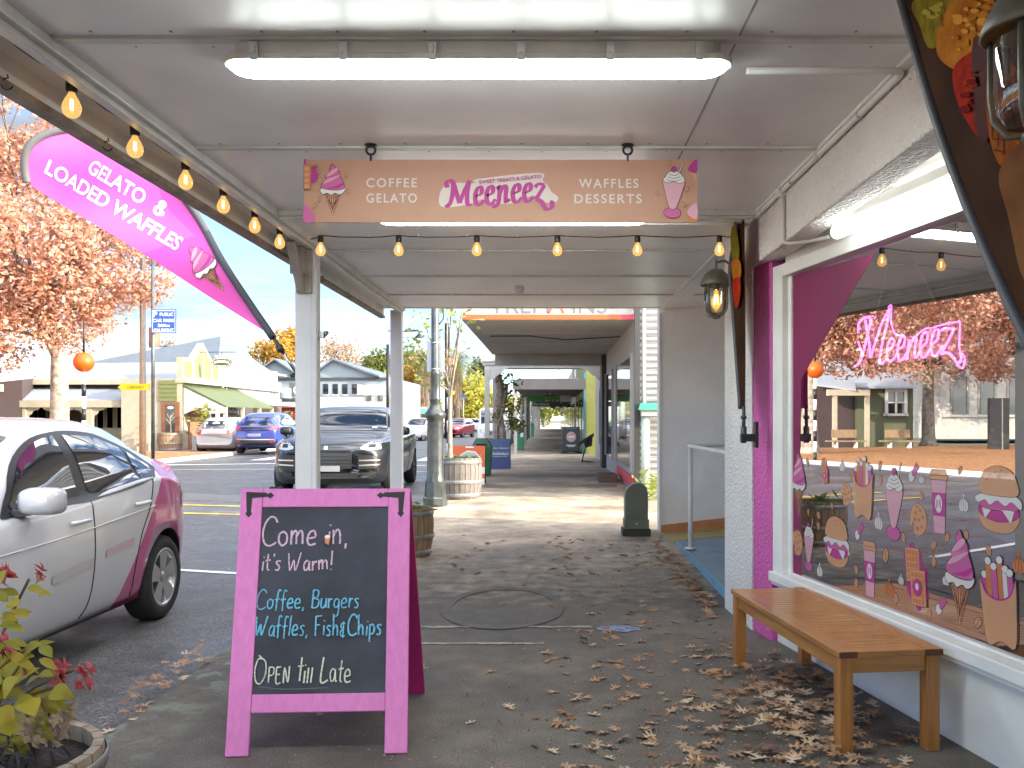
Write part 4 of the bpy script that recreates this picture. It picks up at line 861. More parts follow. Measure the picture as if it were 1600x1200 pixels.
# ------------------------------------------------------------------ wall lanterns
M['lantern'] = mat('grey_green_lantern_metal', (.13, .125, .10), .5, metal=.3, var=.15, scale=20)
M['lglass'] = glassmat('lantern_glass', .10, (.93, .92, .88))
def lantern(label, c, wall_x, s=1.0):
    x, y, z = c; r = thing('wall_lantern', label, 'lantern', (wall_x, y, z), group='wall lanterns on the shop')
    b = MB(); b.lathe([(.001,.115),(.012,.112),(.045,.10),(.085,.065),(.108,.02),(.118,-.012),(.112,-.016),(.09,-.0),(.001,.03)], (x,y,z), 24); b.lathe([(.001,.18),(.008,.178),(.009,.11)], (x,y,z), 10); b.build('shade', M['lantern'], r)
    b = MB(); b.tube(smooth3([(x, y, z+.155), (x+.05*s, y, z+.165), (x+(wall_x-x)*.55, y, z+.15), (x+(wall_x-x)*.85, y, z+.08), (wall_x-.012, y, z-.02)]), .009, 8); b.box(wall_x-.013, wall_x-.001, y-.045, y+.045, z-.12, z+.03); b.build('arm', M['lantern'], r)
    g = MB(); g.lathe([(.088,-.01),(.088,-.14),(.082,-.19),(.062,-.222),(.035,-.232),(.001,-.235)], (x,y,z), 24); g.build('glass', M['lglass'], r)
    cage = MB()
    for k in range(4):
        a = R(45+90*k); q = lambda rad, h: (x+rad*math.cos(a), y+rad*math.sin(a), z+h); cage.tube([q(.096,-.01),q(.096,-.14),q(.089,-.195),q(.06,-.235),q(.0,-.245)], .0085, 6)
    cage.lathe([(.001,-.232),(.03,-.238),(.03,-.255),(.001,-.262)], (x,y,z), 12); cage.build('cage', M['lantern'], r)
    b = MB(); b.lathe([(.001,.02),(.02,.02),(.02,-.05),(.001,-.05)], (x,y,z), 10); b.build('socket', M['black'], r)
    b = MB(); b.lathe([(.014,-.05),(.02,-.08),(.036,-.13),(.036,-.155),(.024,-.18),(.001,-.19)], (x,y,z), 14); b.build('bulb', M['bulb_amber'], r)
    f = MB()
    for k in range(4): a = R(90*k+20); f.tube([(x+.008*math.cos(a), y+.008*math.sin(a), z-.08), (x+.02*math.cos(a), y+.02*math.sin(a), z-.155)], .003, 5)
    f.build('filament', M['filament'], r); return r
def smooth3(pts, k=6):
    P_ = [Vector(p) for p in pts]; n = len(P_); o = []
    for i in range(n-1):
        a, b_, c, d = P_[max(i-1,0)], P_[i], P_[i+1], P_[min(i+2,n-1)]
        for j in range(k): t = j/k; o.append(.5*((2*b_) + (c-a)*t + (2*a-5*b_+4*c-d)*t*t + (3*b_-a-3*c+d)*t**3))
    return o + [P_[-1]]
M['bulb_amber'] = M['bulb'].copy(); M['bulb_amber'].name = 'lit_amber_bulb_glass'
for n_ in M['bulb_amber'].node_tree.nodes:
    if n_.type == 'EMISSION': n_.inputs['Color'].default_value = (1, .42, .05, 1); n_.inputs['Strength'].default_value = .38
yl = 6.55; lantern('grey domed wall lantern with a lit amber bulb on the white pier', (X(1119, yl), yl, Z(443, yl)), 1.37)
lantern('grey domed wall lantern in front of the large gelato flag, cut by the picture edge', (1.095, 2.02, Z(42, 2.02)), 1.25)

# ------------------------------------------------------------------ feather flags
M['fl_pink'] = mat('pink_flag_cloth', (.80, .10, .48), .6, var=.06, scale=1.5, bump=.2, bscale=6); M['fl_mag'] = mat('magenta_flag_cloth', (.56, .025, .36), .6, var=.06, scale=1.5, bump=.2, bscale=6)
M['sleeve'] = mat('flag_pole_sleeve', (.06, .06, .075), .6); M['sleeve_g'] = mat('grey_sleeve', (.12, .12, .12), .6)
M['pole'] = mat('flag_pole', (.07, .07, .075), .35, metal=.6); M['chrome'] = mat('bright_pole', (.6, .6, .6), .2, metal=1)
yf = 6.9; ff = thing('feather_flag', 'pink feather flag with white lettering leaning out from the front post over the street', 'flag', P(466, 585, yf))
def wave(px, py): u = (px-40)/400; return .045*math.sin(px*.028 + py*.02) * (1-u)*.9 + .02*math.sin(py*.05-px*.01)
def fp(px, py, h=0.0): p = P(px, py, yf); p.y = yf + wave(px, py) - h; return p
edge_top = smooth([(38,262),(46,236),(64,216),(92,203),(130,200),(168,214),(215,246),(267,287),(310,345),(347,408),(390,478),(424,524)], 6)
edge_bot = smooth([(424,524),(335,469),(250,413),(160,357),(48,291),(38,270)], 6)
out_ = edge_top[:-1] + edge_bot[:-1]
b = MB()      # cloth as a fine sheet: fan strips between the two edges
nU, nV = 46, 14
def along(pl, t): k = t*(len(pl)-1); i = min(int(k), len(pl)-2); f_ = k-i; return (pl[i][0]*(1-f_)+pl[i+1][0]*f_, pl[i][1]*(1-f_)+pl[i+1][1]*f_)
et, eb = edge_top, edge_bot[::-1]
for sgn, hh in ((1, .0), (-1, -.004)):
    def cl(u, v):
        a, c = along(et, u), along(eb, u); return fp(a[0]*(1-v)+c[0]*v, a[1]*(1-v)+c[1]*v, hh)
    b.grid(cl, nU, nV)
mm = []
b.build('flag_cloth', [M['fl_pink']], ff, recalc=False)
A = Art(lambda px, py, h: fp(px, py, .003+h), 0, .0003)
# deeper magenta lower part of the print
b = MB(); tx = MB()
put_text(tx, 'GELATO', lambda a, c: fp(a, -c, .003), 184, -284, 23, 98, rot=R(-31.5), bold=.022); put_text(tx, 'LOADED WAFFLES', lambda a, c: fp(a, -c, .003), 177, -320, 23, 246, rot=R(-30.5), bold=.022)
tx.build('flag_lettering', M['ink_white'], ff, recalc=False)
A = Art(lambda a, c, h: fp(a, -c, .003+h), 0, .0003); ca_, sa_ = math.cos(R(-31.5)), math.sin(R(-31.5)); amp = lambda pts: [(248+x*ca_-y*sa_, -(324)+x*sa_+y*ca_) for x, y in pts]
A.line(amp(smooth([(8,-9),(-1,2),(-4,7),(0,11),(4,8),(1,2),(-6,-2),(-5,-9),(2,-10),(8,-2)], 5)), 5, M['ink_white']); A.build('flag_ampersand', ff)
A = Art(lambda a, c, h: fp(a, -c, .003+h), 0, .0004); d_cone(A, 324, -420, 84, R(37)); A.build('flag_picture', ff)
spine = [(38,284),(38,262),(46,236),(64,216),(92,203),(130,199),(168,212)]
b = MB(); b.tube([fp(*p) for p in smooth(spine, 5)], .032, 8); b.build('flag_sleeve', M['sleeve_g'], ff)
b = MB(); b.tube([fp(*p) for p in smooth([(168,213),(215,244),(267,285),(310,343),(347,406),(390,476),(427,528)], 5)], [.014+.016*min(1, k/12) for k in range(31)], 8); b.build('flag_sleeve', M['sleeve'], ff)
b = MB(); b.tube([fp(424, 522), fp(443, 551)], .016, 8); b.tube([fp(436, 541), fp(441, 549)], .03, 8); b.build('flag_pole', M['pole'], ff)
b = MB(); b.tube([fp(443, 551), P(462, 580, yf)], .013, 8); b.build('flag_pole', M['chrome'], ff)
b = MB(); b.bar(P(455, 588, yf), P(470, 580, yf), .07, .02); b.build('flag_bracket', M['iron'], ff)
# food-photo flags: plane parallel with the shopfront
M['fl_brown'] = mat('brown_photo_cloth', (.018, .008, .005), .8, col2=(.055, .024, .012), scale=2.5, ramp=(.3, .7), spec=.04); M['g_pist'] = mat('pistachio_gelato_print', (.10, .075, .006), .8, col2=(.22, .17, .015), scale=20, detail=8, spec=.04)
M['g_or'] = mat('mango_gelato_print', (.26, .075, .006), .8, col2=(.40, .15, .015), scale=9, detail=8, spec=.04); M['g_red'] = mat('berry_gelato_print', (.20, .008, .004), .8, col2=(.36, .025, .006), scale=12, detail=8, spec=.04); M['g_cone'] = mat('waffle_cone_print', (.26, .07, .01), .8, col2=(.18, .045, .007), scale=12, spec=.04)
M['fl_back'] = mat('magenta_flag_back', (.30, .014, .12), .7); M['g_line'] = mat('cone_lattice_print', (.10, .028, .005), .8, spec=.04); M['pist2'] = mat('pistachio_highlight_print', (.30, .24, .03), .8, spec=.04); M['or2'] = mat('mango_highlight_print', (.52, .22, .03), .8, spec=.04); M['red2'] = mat('berry_dark_print', (.12, .006, .004), .8, spec=.04); M['g_hand'] = mat('blurred_tan_print', (.11, .04, .015), .8, col2=(.19, .08, .03), scale=5, spec=.04); M['g_dk'] = mat('dark_berry_print', (.05, .006, .005), .6, spec=.04)
def photo_flag(label, x, y0, z0, ytop, ztop, wid, pic):
    r = thing('feather_flag', label, 'flag', (x+.08, y0, z0), group='gelato photo flags beside the shop window')
    H_ = ztop - z0
    def e_far(v):
        if pic is pic_far: return y0 + .02 + .44*(min(1, v/.80) if v < .80 else math.cos((v-.80)/.20*1.25))
        if pic is pic_near: return 1.74 + .716*H_*v + .10*math.sin(v*math.pi)
        return y0 + (ytop - y0) * math.sin(min(1, v*1.02)*math.pi/2*.94)**.9 * (1 if v < .82 else math.cos((v-.82)/.18*math.pi/2*.55))
    def e_near(v):
        if pic is pic_far: return y0 - .02
        return y0 - .02 - (.10 if v > .1 else v)*.2 - (wid - (ytop - y0)) * sstep(0, .5, v)
    fn = lambda v, u, h=0: Vector((x - h + .004*math.sin(u*5+v*4), e_near(v)*(1-u) + e_far(v)*u, z0 + H_*v))
    b = MB(); b.grid(lambda a, c: fn(.12+.88*a, c), 26, 10); b.grid(lambda a, c: fn(.12+.88*a, c, -.004), 26, 10, 1); cl_ = b.build('flag_cloth', [M['fl_brown'], M['fl_brown'] if pic is pic_near else M['fl_back']], r, recalc=False)
    b = MB(); b.tube([fn(.12+.88*k/26, 1) for k in range(27)], .016, 8); b.build('flag_sleeve', M['sleeve'], r)
    b = MB(); b.tube([(x, y0, z0), (x, y0, z0+H_*.13)], .012, 8); b.tube([(x, y0, z0+H_*.07), (x, y0, z0+H_*.085)], .02, 8); b.tube([(x, y0, z0-.06), (x, y0, z0+.05)], .02, 8); b.build('flag_pole', M['pole'], r)
    b = MB(); b.box(x-.02, x+.09, y0-.025, y0+.025, z0-.05, z0+.0); b.box(x+.07, x+.0899, y0-.035, y0+.035, z0-.09, z0+.08); b.build('flag_bracket', M['iron'], r)
    if pic: pic(r, lambda a, c, h: Vector((x - .008 - h + .0, a, c)))
    return r
def pic_near(r, fn):
    A = Art(fn, .0, .00012); yz = lambda px, py: (lambda p: (p.y, p.z))(hit(px, py, (1.09, 0, 0), Vector((1, 0, 0))))
    q = lambda pts, k=4: smooth([yz(*p) for p in pts], k, True)
    A.fill(q([(1424,5),(1470,-25),(1500,20),(1478,62),(1450,75),(1436,40)]), M['g_pist']); A.fill(q([(1430,-40),(1480,-60),(1500,0),(1470,40),(1440,20)]), M['g_pist'])
    A.fill(q([(1462,70),(1470,25),(1500,-8),(1540,-20),(1556,30),(1535,85),(1500,110),(1470,95)]), M['g_or'])
    A.fill(q([(1488,110),(1505,88),(1530,80),(1548,110),(1546,160),(1534,215),(1510,190),(1492,150)]), M['g_red']); A.fill(q([(1520,60),(1545,70),(1560,130),(1545,212),(1528,215),(1518,150)]), M['g_dk'])
    A.fill(q([(1540,130),(1555,95),(1590,110),(1600,200),(1568,262),(1545,215)], 3), M['g_cone']); A.fill(q([(1560,270),(1600,220),(1640,260),(1640,420),(1600,440),(1575,340)]), M['g_hand'])
    for k in range(7): A.line([yz(1543+k*1.5, 132+k*17), yz(1592-max(0, k-3)*7, 118+k*20)], .005, M['g_line'])
    for k in range(5): A.line([yz(1552+k*9, 112+k*2), yz(1550+k*9, 215+min(k, 2)*14-max(0, k-2)*22)], .005, M['g_line'])
    for (cx, cy, rx, ry, ms) in ((1460, 22, 17, 30, ('pist2', 'g_pist')), (1508, 45, 40, 58, ('or2', 'g_or')), (1515, 140, 17, 48, ('red2', 'g_red')), (1530, 20, 26, 30, ('or2', 'g_or'))):
        for k in range(16):
            a, rd_ = rnd.uniform(0, 6.28), rnd.random()**.6; px, py = cx + rx*.8*rd_*math.cos(a), cy + ry*.8*rd_*math.sin(a); s_ = rnd.uniform(3, 8)
            A.fill(smooth([yz(px + s_*rnd.uniform(.7, 1.5)*math.cos(q), py + s_*rnd.uniform(.4, 1.0)*math.sin(q)) for q in (0, 1, 2, 3.1, 4.1, 5.2)], 3, True), M[ms[k % 2]])
    A.build('flag_picture', r)
def pic_far(r, fn):
    A = Art(fn, .012, .001); yz = lambda px, py: (lambda p: (p.y, p.z))(hit(px, py, (1.27, 0, 0), Vector((1, 0, 0))))
    for pts, m in (([(1146,370),(1152,345),(1158,370),(1160,400),(1150,410)], 'g_pist'), ([(1147,410),(1160,405),(1163,430),(1152,440)], 'g_or'), ([(1150,440),(1162,435),(1161,470),(1154,480)], 'g_red')): A.fill(smooth([yz(*p) for p in pts], 3, True), M[m])
    A.build('flag_picture', r)
fy0 = 1.27*F/(1162-VX); photo_flag('narrow brown photo flag seen edge on beside the pink pier', 1.27, fy0, Z(678, fy0), fy0+.26, 2.76, .62, pic_far)
photo_flag('large gelato photo flag hanging close at the top corner of the picture', 1.10, 1.42, 1.28, 2.86, 2.79, 1.5, pic_near)
# ------------------------------------------------------------------ cars
def pchip(c):
    xs = [a for a, _ in c]; ys = [b for _, b in c]; n = len(xs); h = [xs[i+1]-xs[i] for i in range(n-1)]; dl = [(ys[i+1]-ys[i])/h[i] for i in range(n-1)]; m = [0]*n
    m[0], m[-1] = dl[0], dl[-1]
    for i in range(1, n-1):
        if dl[i-1]*dl[i] > 0: w1, w2 = 2*h[i]+h[i-1], h[i]+2*h[i-1]; m[i] = (w1+w2)/(w1/dl[i-1]+w2/dl[i])
    def f(x):
        x = min(max(x, xs[0]), xs[-1]); i = 0
        while i < n-2 and x > xs[i+1]: i += 1
        t = (x-xs[i])/h[i]; return (2*t**3-3*t*t+1)*ys[i] + (t**3-2*t*t+t)*h[i]*m[i] + (-2*t**3+3*t*t)*ys[i+1] + (t**3-t*t)*h[i]*m[i+1]
    return f
def paint(name, col, metal=.0, rough=.32): return mat(name, col, rough, metal=metal, coat=.9, croug=.03, spec=.5)
M['carglass'] = mat('tinted_car_glass', (.012, .016, .02), .03, spec=1.0, coat=1.0, croug=.0)
M['trim'] = mat('black_car_trim', (.014, .014, .015), .35)
M['alloy'] = mat('alloy_rim', (.55, .55, .56), .28, metal=.9); M['alloy_dk'] = mat('dark_alloy_rim', (.08, .08, .085), .3, metal=.8)
M['chromeb'] = mat('chrome_badge', (.8, .8, .8), .12, metal=1)
M['lampred'] = mat('red_tail_lens', (.45, .01, .012), .15, coat=1); M['lampclear'] = mat('clear_lamp_lens', (.42, .46, .52), .08, spec=1, coat=1); M['plate'] = mat('blank_plate', (.55, .55, .54), .5)
class Car:
    def __init__(c, root, spec, body, low=False):
        c.r, c.s = root, spec; c.top, c.belt, c.w, c.wr, c.bot = (pchip(spec[k]) for k in ('top', 'belt', 'w', 'wr', 'bot'))
        c.L = spec['top'][-1][0]; c.nf, c.nr = spec.get('nf', .35), spec.get('nr', .2); c.body = body; c.low = low; c.cache = {}
    def ring(c, s):
        k = round(s, 3)
        if k in c.cache: return c.cache[k]
        w, wr, z0, zb, zt = c.w(s), c.wr(s), c.bot(s), c.belt(s), c.top(s); zb = min(zb, zt-.03)
        p = [(0, z0), (.78*w, z0), (.93*w, z0+.05), (.985*w, z0+.3*(zb-z0)), (1.0*w, z0+.62*(zb-z0)), (.985*w, zb-.05), (.95*w, zb+.0)]
        g = zt - zb
        if g > .18: p += [(.92*w*.9+wr*.1, zb+.05), ((.93*w+wr)/2+.012, zb+g*.5), (wr+.012, zt-.09), (wr-.02, zt-.045), (wr*.82, zt-.012), (wr*.45, zt+.002), (0, zt+.006)]
        else: p += [(.915*w, zb+g*.35), (.86*w, zb+g*.62), (.76*w, zb+g*.82), (.62*w, zb+g*.92), (.45*w, zb+g*.98), (.25*w, zt), (0, zt+.002)]
        c.cache[k] = p; return p
    def fine(c, s):
        k = ('f', round(s, 3))
        if k not in c.cache:
            p = c.ring(s)[1:]; c.cache[k] = p if c.low else [(v.x, v.y) for v in smooth3([Vector((x, z, 0)) for x, z in p], 2)]
        return c.cache[k]
    def warp(c, x, s):
        w = max(c.w(min(max(s, .3*c.L), .7*c.L)), .1); q = min(1, abs(x)/w)
        return s + c.nf * q**2.6 * max(0, 1 - s/(c.nf*2.6)) - c.nr * q**2.6 * max(0, 1 - (c.L-s)/(c.nr*2.6))
    def ys(c, s, z, above=True):
        """half-width of the body at station s and height z"""
        p = c.fine(s)
        for (x0, z0), (x1, z1) in zip(p, p[1:]):
            if z0 <= z <= z1 and z1 > z0: return x0 + (x1-x0)*(z-z0)/(z1-z0)
        return p[-1][0] if z > p[-1][1] else p[0][0]
    def zs(c, s, x):
        p = c.fine(s)[(5 if c.low else 10):]
        for (x0, z0), (x1, z1) in zip(p, p[1:]):
            if x1 <= abs(x) <= x0 and x0 > x1: return z0 + (z1-z0)*(x0-abs(x))/(x0-x1)
        return p[0][1]
    def inside(c, s, x, z):
        p = c.ring(s); return c.bot(s) <= z <= c.top(s) and abs(x) <= c.ys(s, z) and (z <= c.ring(s)[6][1] or z <= c.zs(s, x))
    def yfront(c, x, z):
        s = 0.0
        while s < 1.6 and not c.inside(s, x, z): s += .012
        return c.warp(x, s)
    def yrear(c, x, z):
        s = c.L
        while s > c.L-1.6 and not c.inside(s, x, z): s -= .012
        return c.warp(x, s)
    def shell(c):
        n = 26 if c.low else 64; st = [c.L*(.5-.5*math.cos(math.pi*i/n))*.5 + c.L*i/n*.5 for i in range(n+1)]; b = MB(); rings = []
        for s in st:
            p = c.ring(s)
            if not c.low: q = smooth3([Vector((x, z, 0)) for x, z in p[1:]], 2); p = [p[0]] + [(v.x, v.y) for v in q]
            p = p[:-1] + [(0.0, p[-1][1])] + [(-x, z) for x, z in p[-2:0:-1]]
            rings.append([b.vert((x, c.warp(x, s), z)) for x, z in p])
        m = len(rings[0])
        for i in range(len(rings)-1):
            for j in range(m): b.face((rings[i][j], rings[i][(j+1)%m], rings[i+1][(j+1)%m], rings[i+1][j]), 0, True)
        b.face(rings[0][::-1]); b.face(rings[-1])
        o = b.build('body', [c.body, M['dark']], c.r)
        if not c.low:
            cut = MB(); R_ = c.s['wheel_r'] + .055
            for sx in (-1, 1):
                for ax in c.s['axles']:
                    w = c.w(ax); cut.cyl((sx*(w-.30), ax, c.s['wheel_r']), (sx*(w+.3), ax, c.s['wheel_r']), R_, n=40, m=0, s=False)
            k = cut.build('cut', [M['dark']]); bo = o.modifiers.new('b', 'BOOLEAN'); bo.object = k; bo.operation = 'DIFFERENCE'; bo.solver = 'EXACT'
            try: bo.material_mode = 'TRANSFER'
            except Exception: pass
            k.parent = c.r; dg = bpy.context.evaluated_depsgraph_get(); dg.update(); me = bpy.data.meshes.new_from_object(o.evaluated_get(dg)); o.modifiers.clear(); o.data = me
            bpy.data.objects.remove(k); me.name = 'body'
        return o
    def side(c, name, lo, up, m, eps=.004, sides=(1, -1), n=18, parent=None, nz=8):
        eps = eps + .004
        fl_, fu = pchip(lo), pchip(up); s0, s1 = lo[0][0], lo[-1][0]; o = None
        for sx in sides:
            b = MB()
            def fn(u, v):
                s = s0+(s1-s0)*u; z = fl_(s)*(1-v)+fu(s)*v; return (sx*(c.ys(s, z)+eps), c.warp(c.ys(s, z), s), z)
            b.grid(fn, n, nz); o = b.build(name, m, parent or c.r)
        return o
    def over(c, name, s0, s1, k0, k1, m, eps=.005, n=10):
        """patch across the top: windscreens"""
        b = MB()
        def fn(u, v):
            s = s0+(s1-s0)*u; x = (2*v-1)*c.wr(s)*(k0+(k1-k0)*u); return (x, c.warp(x, s)-(eps if s < c.L/2 else -eps)*.6, c.zs(s, x)+eps)
        b.grid(fn, n, 10); return b.build(name, m, c.r)
    def front(c, name, lo, up, m, eps=.006, mirror=False, rear=False, n=10, nz=4, parent=None, raise_=0):
        fl_, fu = pchip(lo), pchip(up); x0, x1 = lo[0][0], lo[-1][0]; o = None
        for sx in ((1, -1) if mirror else (1,)):
            b = MB()
            def fn(u, v):
                x = x0+(x1-x0)*u; z = fl_(x)*(1-v)+fu(x)*v; return (sx*x, (c.yrear(x, z)+eps) if rear else (c.yfront(x, z)-eps), z)
            b.grid(fn, n, nz); o = b.build(name, m, parent or c.r)
        return o
    def seam(c, pts, r=.0055, sides=(1, -1), m=None, name='door_seam', eps=.0):
        for sx in sides:
            b = MB(); b.tube([(sx*(c.ys(s, z)+eps), c.warp(c.ys(s, z), s), z) for s, z in smooth(pts, 5)], r, 5); b.build(name, m or M['dark'], c.r)
    def wheels(c, style='five', rim=None):
        r, wd = c.s['wheel_r'], .21; rim = rim or M['alloy']
        for ax in c.s['axles']:
            for sx in (-1, 1):
                w = c.w(ax) - .015; x1 = sx*w; x0 = sx*(w-wd); xx = lambda k: x0+(x1-x0)*k
                b = MB(); b.lathe([(r*.68, xx(0)), (r*.9, xx(.0)), (r*.985, xx(.12)), (r, xx(.3)), (r, xx(.7)), (r*.985, xx(.88)), (r*.9, xx(1.0)), (r*.72, xx(1.0)), (r*.68, xx(.96))], (0, ax, r), 14 if c.low else 36, axis='x'); t_ = b.build('tyre', M['rubber'], c.r)
                if c.low:
                    b = MB(); b.lathe([(.001, xx(.9)), (r*.68, xx(.95))], (0, ax, r), 12, axis='x', s=False); b.build('rim', rim, t_); continue
                b = MB(); b.lathe([(r*.70, xx(.97)), (r*.68, xx(.99)), (r*.62, xx(.96)), (r*.60, xx(.55))], (0, ax, r), 36, axis='x'); b.lathe([(.001, xx(.93)), (r*.12, xx(.93)), (r*.15, xx(.86)), (r*.15, xx(.7))], (0, ax, r), 20, axis='x')
                ns = 5 if style == 'five' else 10
                for k in range(ns):
                    a = 2*math.pi*k/ns + .3; ca, sa = math.cos(a), math.sin(a); q = lambda rad, t, xk: (xx(xk), ax + rad*ca - t*sa, r + rad*sa + t*ca); t0_, t1_ = (.055, .075) if ns == 5 else (.022, .03)
                    b.hexa([q(r*.1, -t0_*.7, .7), q(r*.1, t0_*.7, .7), q(r*.64, t1_, .8), q(r*.64, -t1_, .8)], [q(r*.1, -t0_*.7, .9), q(r*.1, t0_*.7, .9), q(r*.64, t1_, .96), q(r*.64, -t1_, .96)])
                b.build('rim', rim, t_)
                b = MB(); b.lathe([(.001, xx(.35)), (r*.66, xx(.35))], (0, ax, r), 24, axis='x', s=False); b.build('brake_disc', M['dark'], t_)
        if not c.low:
            for ax in c.s['axles']:
                b = MB(); b.box(-.5, .5, ax-.2, ax+.2, c.bot(ax)-.02, c.bot(ax)+.25); b.build('axle', M['dark'], c.r)
    def mirror(c, s, z, m, sides=(1, -1)):
        for sx in sides:
            b = MB(); x = c.ys(s, z-.05); yy = c.warp(x, s); M0_ = b.M; ring = lambda t, hw_, hh_, yy_: [(sx*(x+.15)+hw_*abs(math.cos(a))**.55*(1 if math.cos(a) > 0 else -1), yy+yy_, z+hh_*abs(math.sin(a))**.55*(1 if math.sin(a) > 0 else -1)) for a in [2*math.pi*k/20 for k in range(20)]]
            rs_ = [[b.vert(q) for q in ring(0, w_, h_, y_)] for w_, h_, y_ in ((.02,.015,-.085),(.075,.05,-.075),(.11,.072,-.04),(.122,.080,.01),(.124,.080,.055),(.114,.072,.062))]
            for r0_, r1_ in zip(rs_, rs_[1:]):
                for k in range(20): b.face((r0_[k], r0_[(k+1)%20], r1_[(k+1)%20], r1_[k]), 0, True)
            b.face(rs_[0]); b.face(rs_[-1][::-1]); o = b.build('wing_mirror', m, c.r)
            b = MB(); b.bar((sx*(x-.03), yy-.01, z-.07), (sx*(x+.1), yy+.02, z-.06), .1, .035); b.build('mirror_arm', M['trim'], o)
            b = MB(); b.box(sx*(x+.15)-.10, sx*(x+.15)+.10, yy+.0625, yy+.066, z-.06, z+.06); b.build('mirror_glass', M['carglass'], o)
    def handle(c, s, z, m, sides=(1, -1), ln=.2):
        for sx in sides:
            b = MB(); x = c.ys(s, z); b.tube([(sx*(x+.0), s-ln/2, z), (sx*(x+.03), s-ln/2+.03, z), (sx*(x+.034), s+ln/2-.03, z+.004), (sx*(x+.0), s+ln/2, z+.004)], .014, 8); b.build('door_handle', m, c.r)
def spec_suv(LL=4.7, W=.97, H=1.66):
    L = 4.7; d = dict(top=[(0,.80),(.06,.92),(.3,1.02),(.8,1.08),(1.25,1.13),(1.45,1.19),(2.15,H-.05),(2.6,H),(3.3,H-.02),(3.9,H-.10),(4.25,H-.3),(4.5,1.12),(L-.05,1.05),(L,.95)],
        belt=[(0,.74),(.3,.93),(.8,1.0),(1.4,1.05),(2.5,1.07),(3.8,1.12),(4.4,1.1),(L,.9)], w=[(0,W*.80),(.15,W*.92),(.6,W*.99),(1.5,W),(3.6,W),(4.3,W*.95),(L,W*.80)], wr=[(0,W*.6),(1.2,W*.82),(1.45,W*.80),(2.2,W*.70),(3.3,W*.69),(4.2,W*.64),(L,W*.62)],
        bot=[(0,.34),(.25,.22),(.9,.22),(3.9,.22),(4.5,.30),(L,.42)], axles=(.92, 3.75), wheel_r=.36, nf=.42, nr=.25)
    k = LL/L
    for n_ in ('top','belt','w','wr','bot'): d[n_] = [(a*k, v) for a, v in d[n_]]
    d['axles'] = tuple(a*k for a in d['axles']); return d

# --- silver and pink hybrid liftback parked at the kerb
def livery():
    m = paint('silver_white_car_paint', (.62, .63, .66), .15, .3); t = m.node_tree; b = t.nodes['Principled BSDF']; L = t.links.new
    tc = N(t, 'ShaderNodeTexCoord'); sp = N(t, 'ShaderNodeSeparateXYZ'); L(tc.outputs['Object'], sp.inputs[0])
    def mth(op, a, c): n = N(t, 'ShaderNodeMath', operation=op); (L(a, n.inputs[0]) if not isinstance(a, (int, float)) else n.inputs[0].__setattr__('default_value', a)); (L(c, n.inputs[1]) if not isinstance(c, (int, float)) else n.inputs[1].__setattr__('default_value', c)); return n.outputs[0]
    line = mth('GREATER_THAN', mth('SUBTRACT', sp.outputs['Y'], mth('MULTIPLY', sp.outputs['Z'], .85)), 2.52)
    rear = mth('LESS_THAN', mth('ADD', sp.outputs['Y'], mth('MULTIPLY', sp.outputs['Z'], -.25)), 3.98)
    up = mth('LESS_THAN', sp.outputs['Z'], 1.22)
    f = mth('MULTIPLY', mth('MULTIPLY', line, rear), up); mx_ = N(t, 'ShaderNodeMix', data_type='RGBA'); mx_.inputs['A'].default_value = (.62, .63, .66, 1); mx_.inputs['B'].default_value = (.50, .05, .22, 1)
    L(f, mx_.inputs['Factor']); L(mx_.outputs['Result'], b.inputs['Base Color']); return m
iq = dict(top=[(0,.66),(.06,.74),(.4,.87),(.9,.97),(1.15,1.03),(1.3,1.09),(1.95,1.46),(2.35,1.555),(2.7,1.56),(3.12,1.525),(3.5,1.44),(3.85,1.29),(4.15,1.14),(4.32,1.09),(4.42,.98),(4.47,.86)],
    belt=[(0,.60),(.4,.80),(.9,.90),(1.5,.98),(2.2,1.02),(3.34,1.12),(4.0,1.06),(4.47,.82)], w=[(0,.62),(.15,.77),(.6,.88),(1.4,.91),(3.3,.915),(3.9,.88),(4.25,.80),(4.47,.70)], wr=[(0,.5),(1.1,.74),(1.3,.74),(2.0,.64),(2.8,.62),(3.5,.56),(4.1,.55),(4.47,.52)],
    bot=[(0,.30),(.3,.2),(.9,.19),(3.6,.19),(4.2,.26),(4.47,.40)], axles=(.86, 3.52), wheel_r=.325, nf=.4, nr=.3)
r_ = thing('parked_car', 'silver and pink liftback car parked at the kerb nearest, cut by the picture edge', 'car', (-3.89, 3.45, -.10))
C = Car(r_, iq, livery()); C.r = r_
WMs = WM[r_]; WM[r_] = Matrix.Identity(4)          # author in the car's own axes
bd = C.shell()
C.side('window_trim', [(1.5,.995),(2.36,1.02),(3.3,1.10),(3.52,1.17)], [(1.5,1.01),(1.9,1.335),(2.2,1.45),(2.5,1.475),(2.85,1.455),(3.2,1.36),(3.52,1.185)], M['trim'], .003, n=26)
C.side('side_window', [(1.62,1.02),(2.34,1.05)], [(1.62,1.06),(1.93,1.32),(2.2,1.425),(2.34,1.445)], M['carglass'], .007); C.side('side_window', [(2.46,1.055),(3.12,1.115)], [(2.46,1.448),(2.8,1.43),(3.12,1.345)], M['carglass'], .007); C.side('quarter_window', [(3.17,1.125),(3.42,1.16)], [(3.17,1.325),(3.42,1.20)], M['carglass'], .007)
C.over('windscreen', 1.24, 1.98, .98, .93, M['carglass']); C.over('rear_window', 3.5, 4.1, .86, .9, M['carglass'])
C.seam([(2.40,1.03),(2.41,.7),(2.38,.4),(2.30,.27)]); C.seam([(3.30,1.10),(3.22,.9),(3.08,.72),(3.0,.5),(2.98,.28)]); C.seam([(1.42,.98),(1.34,.7),(1.36,.3)])
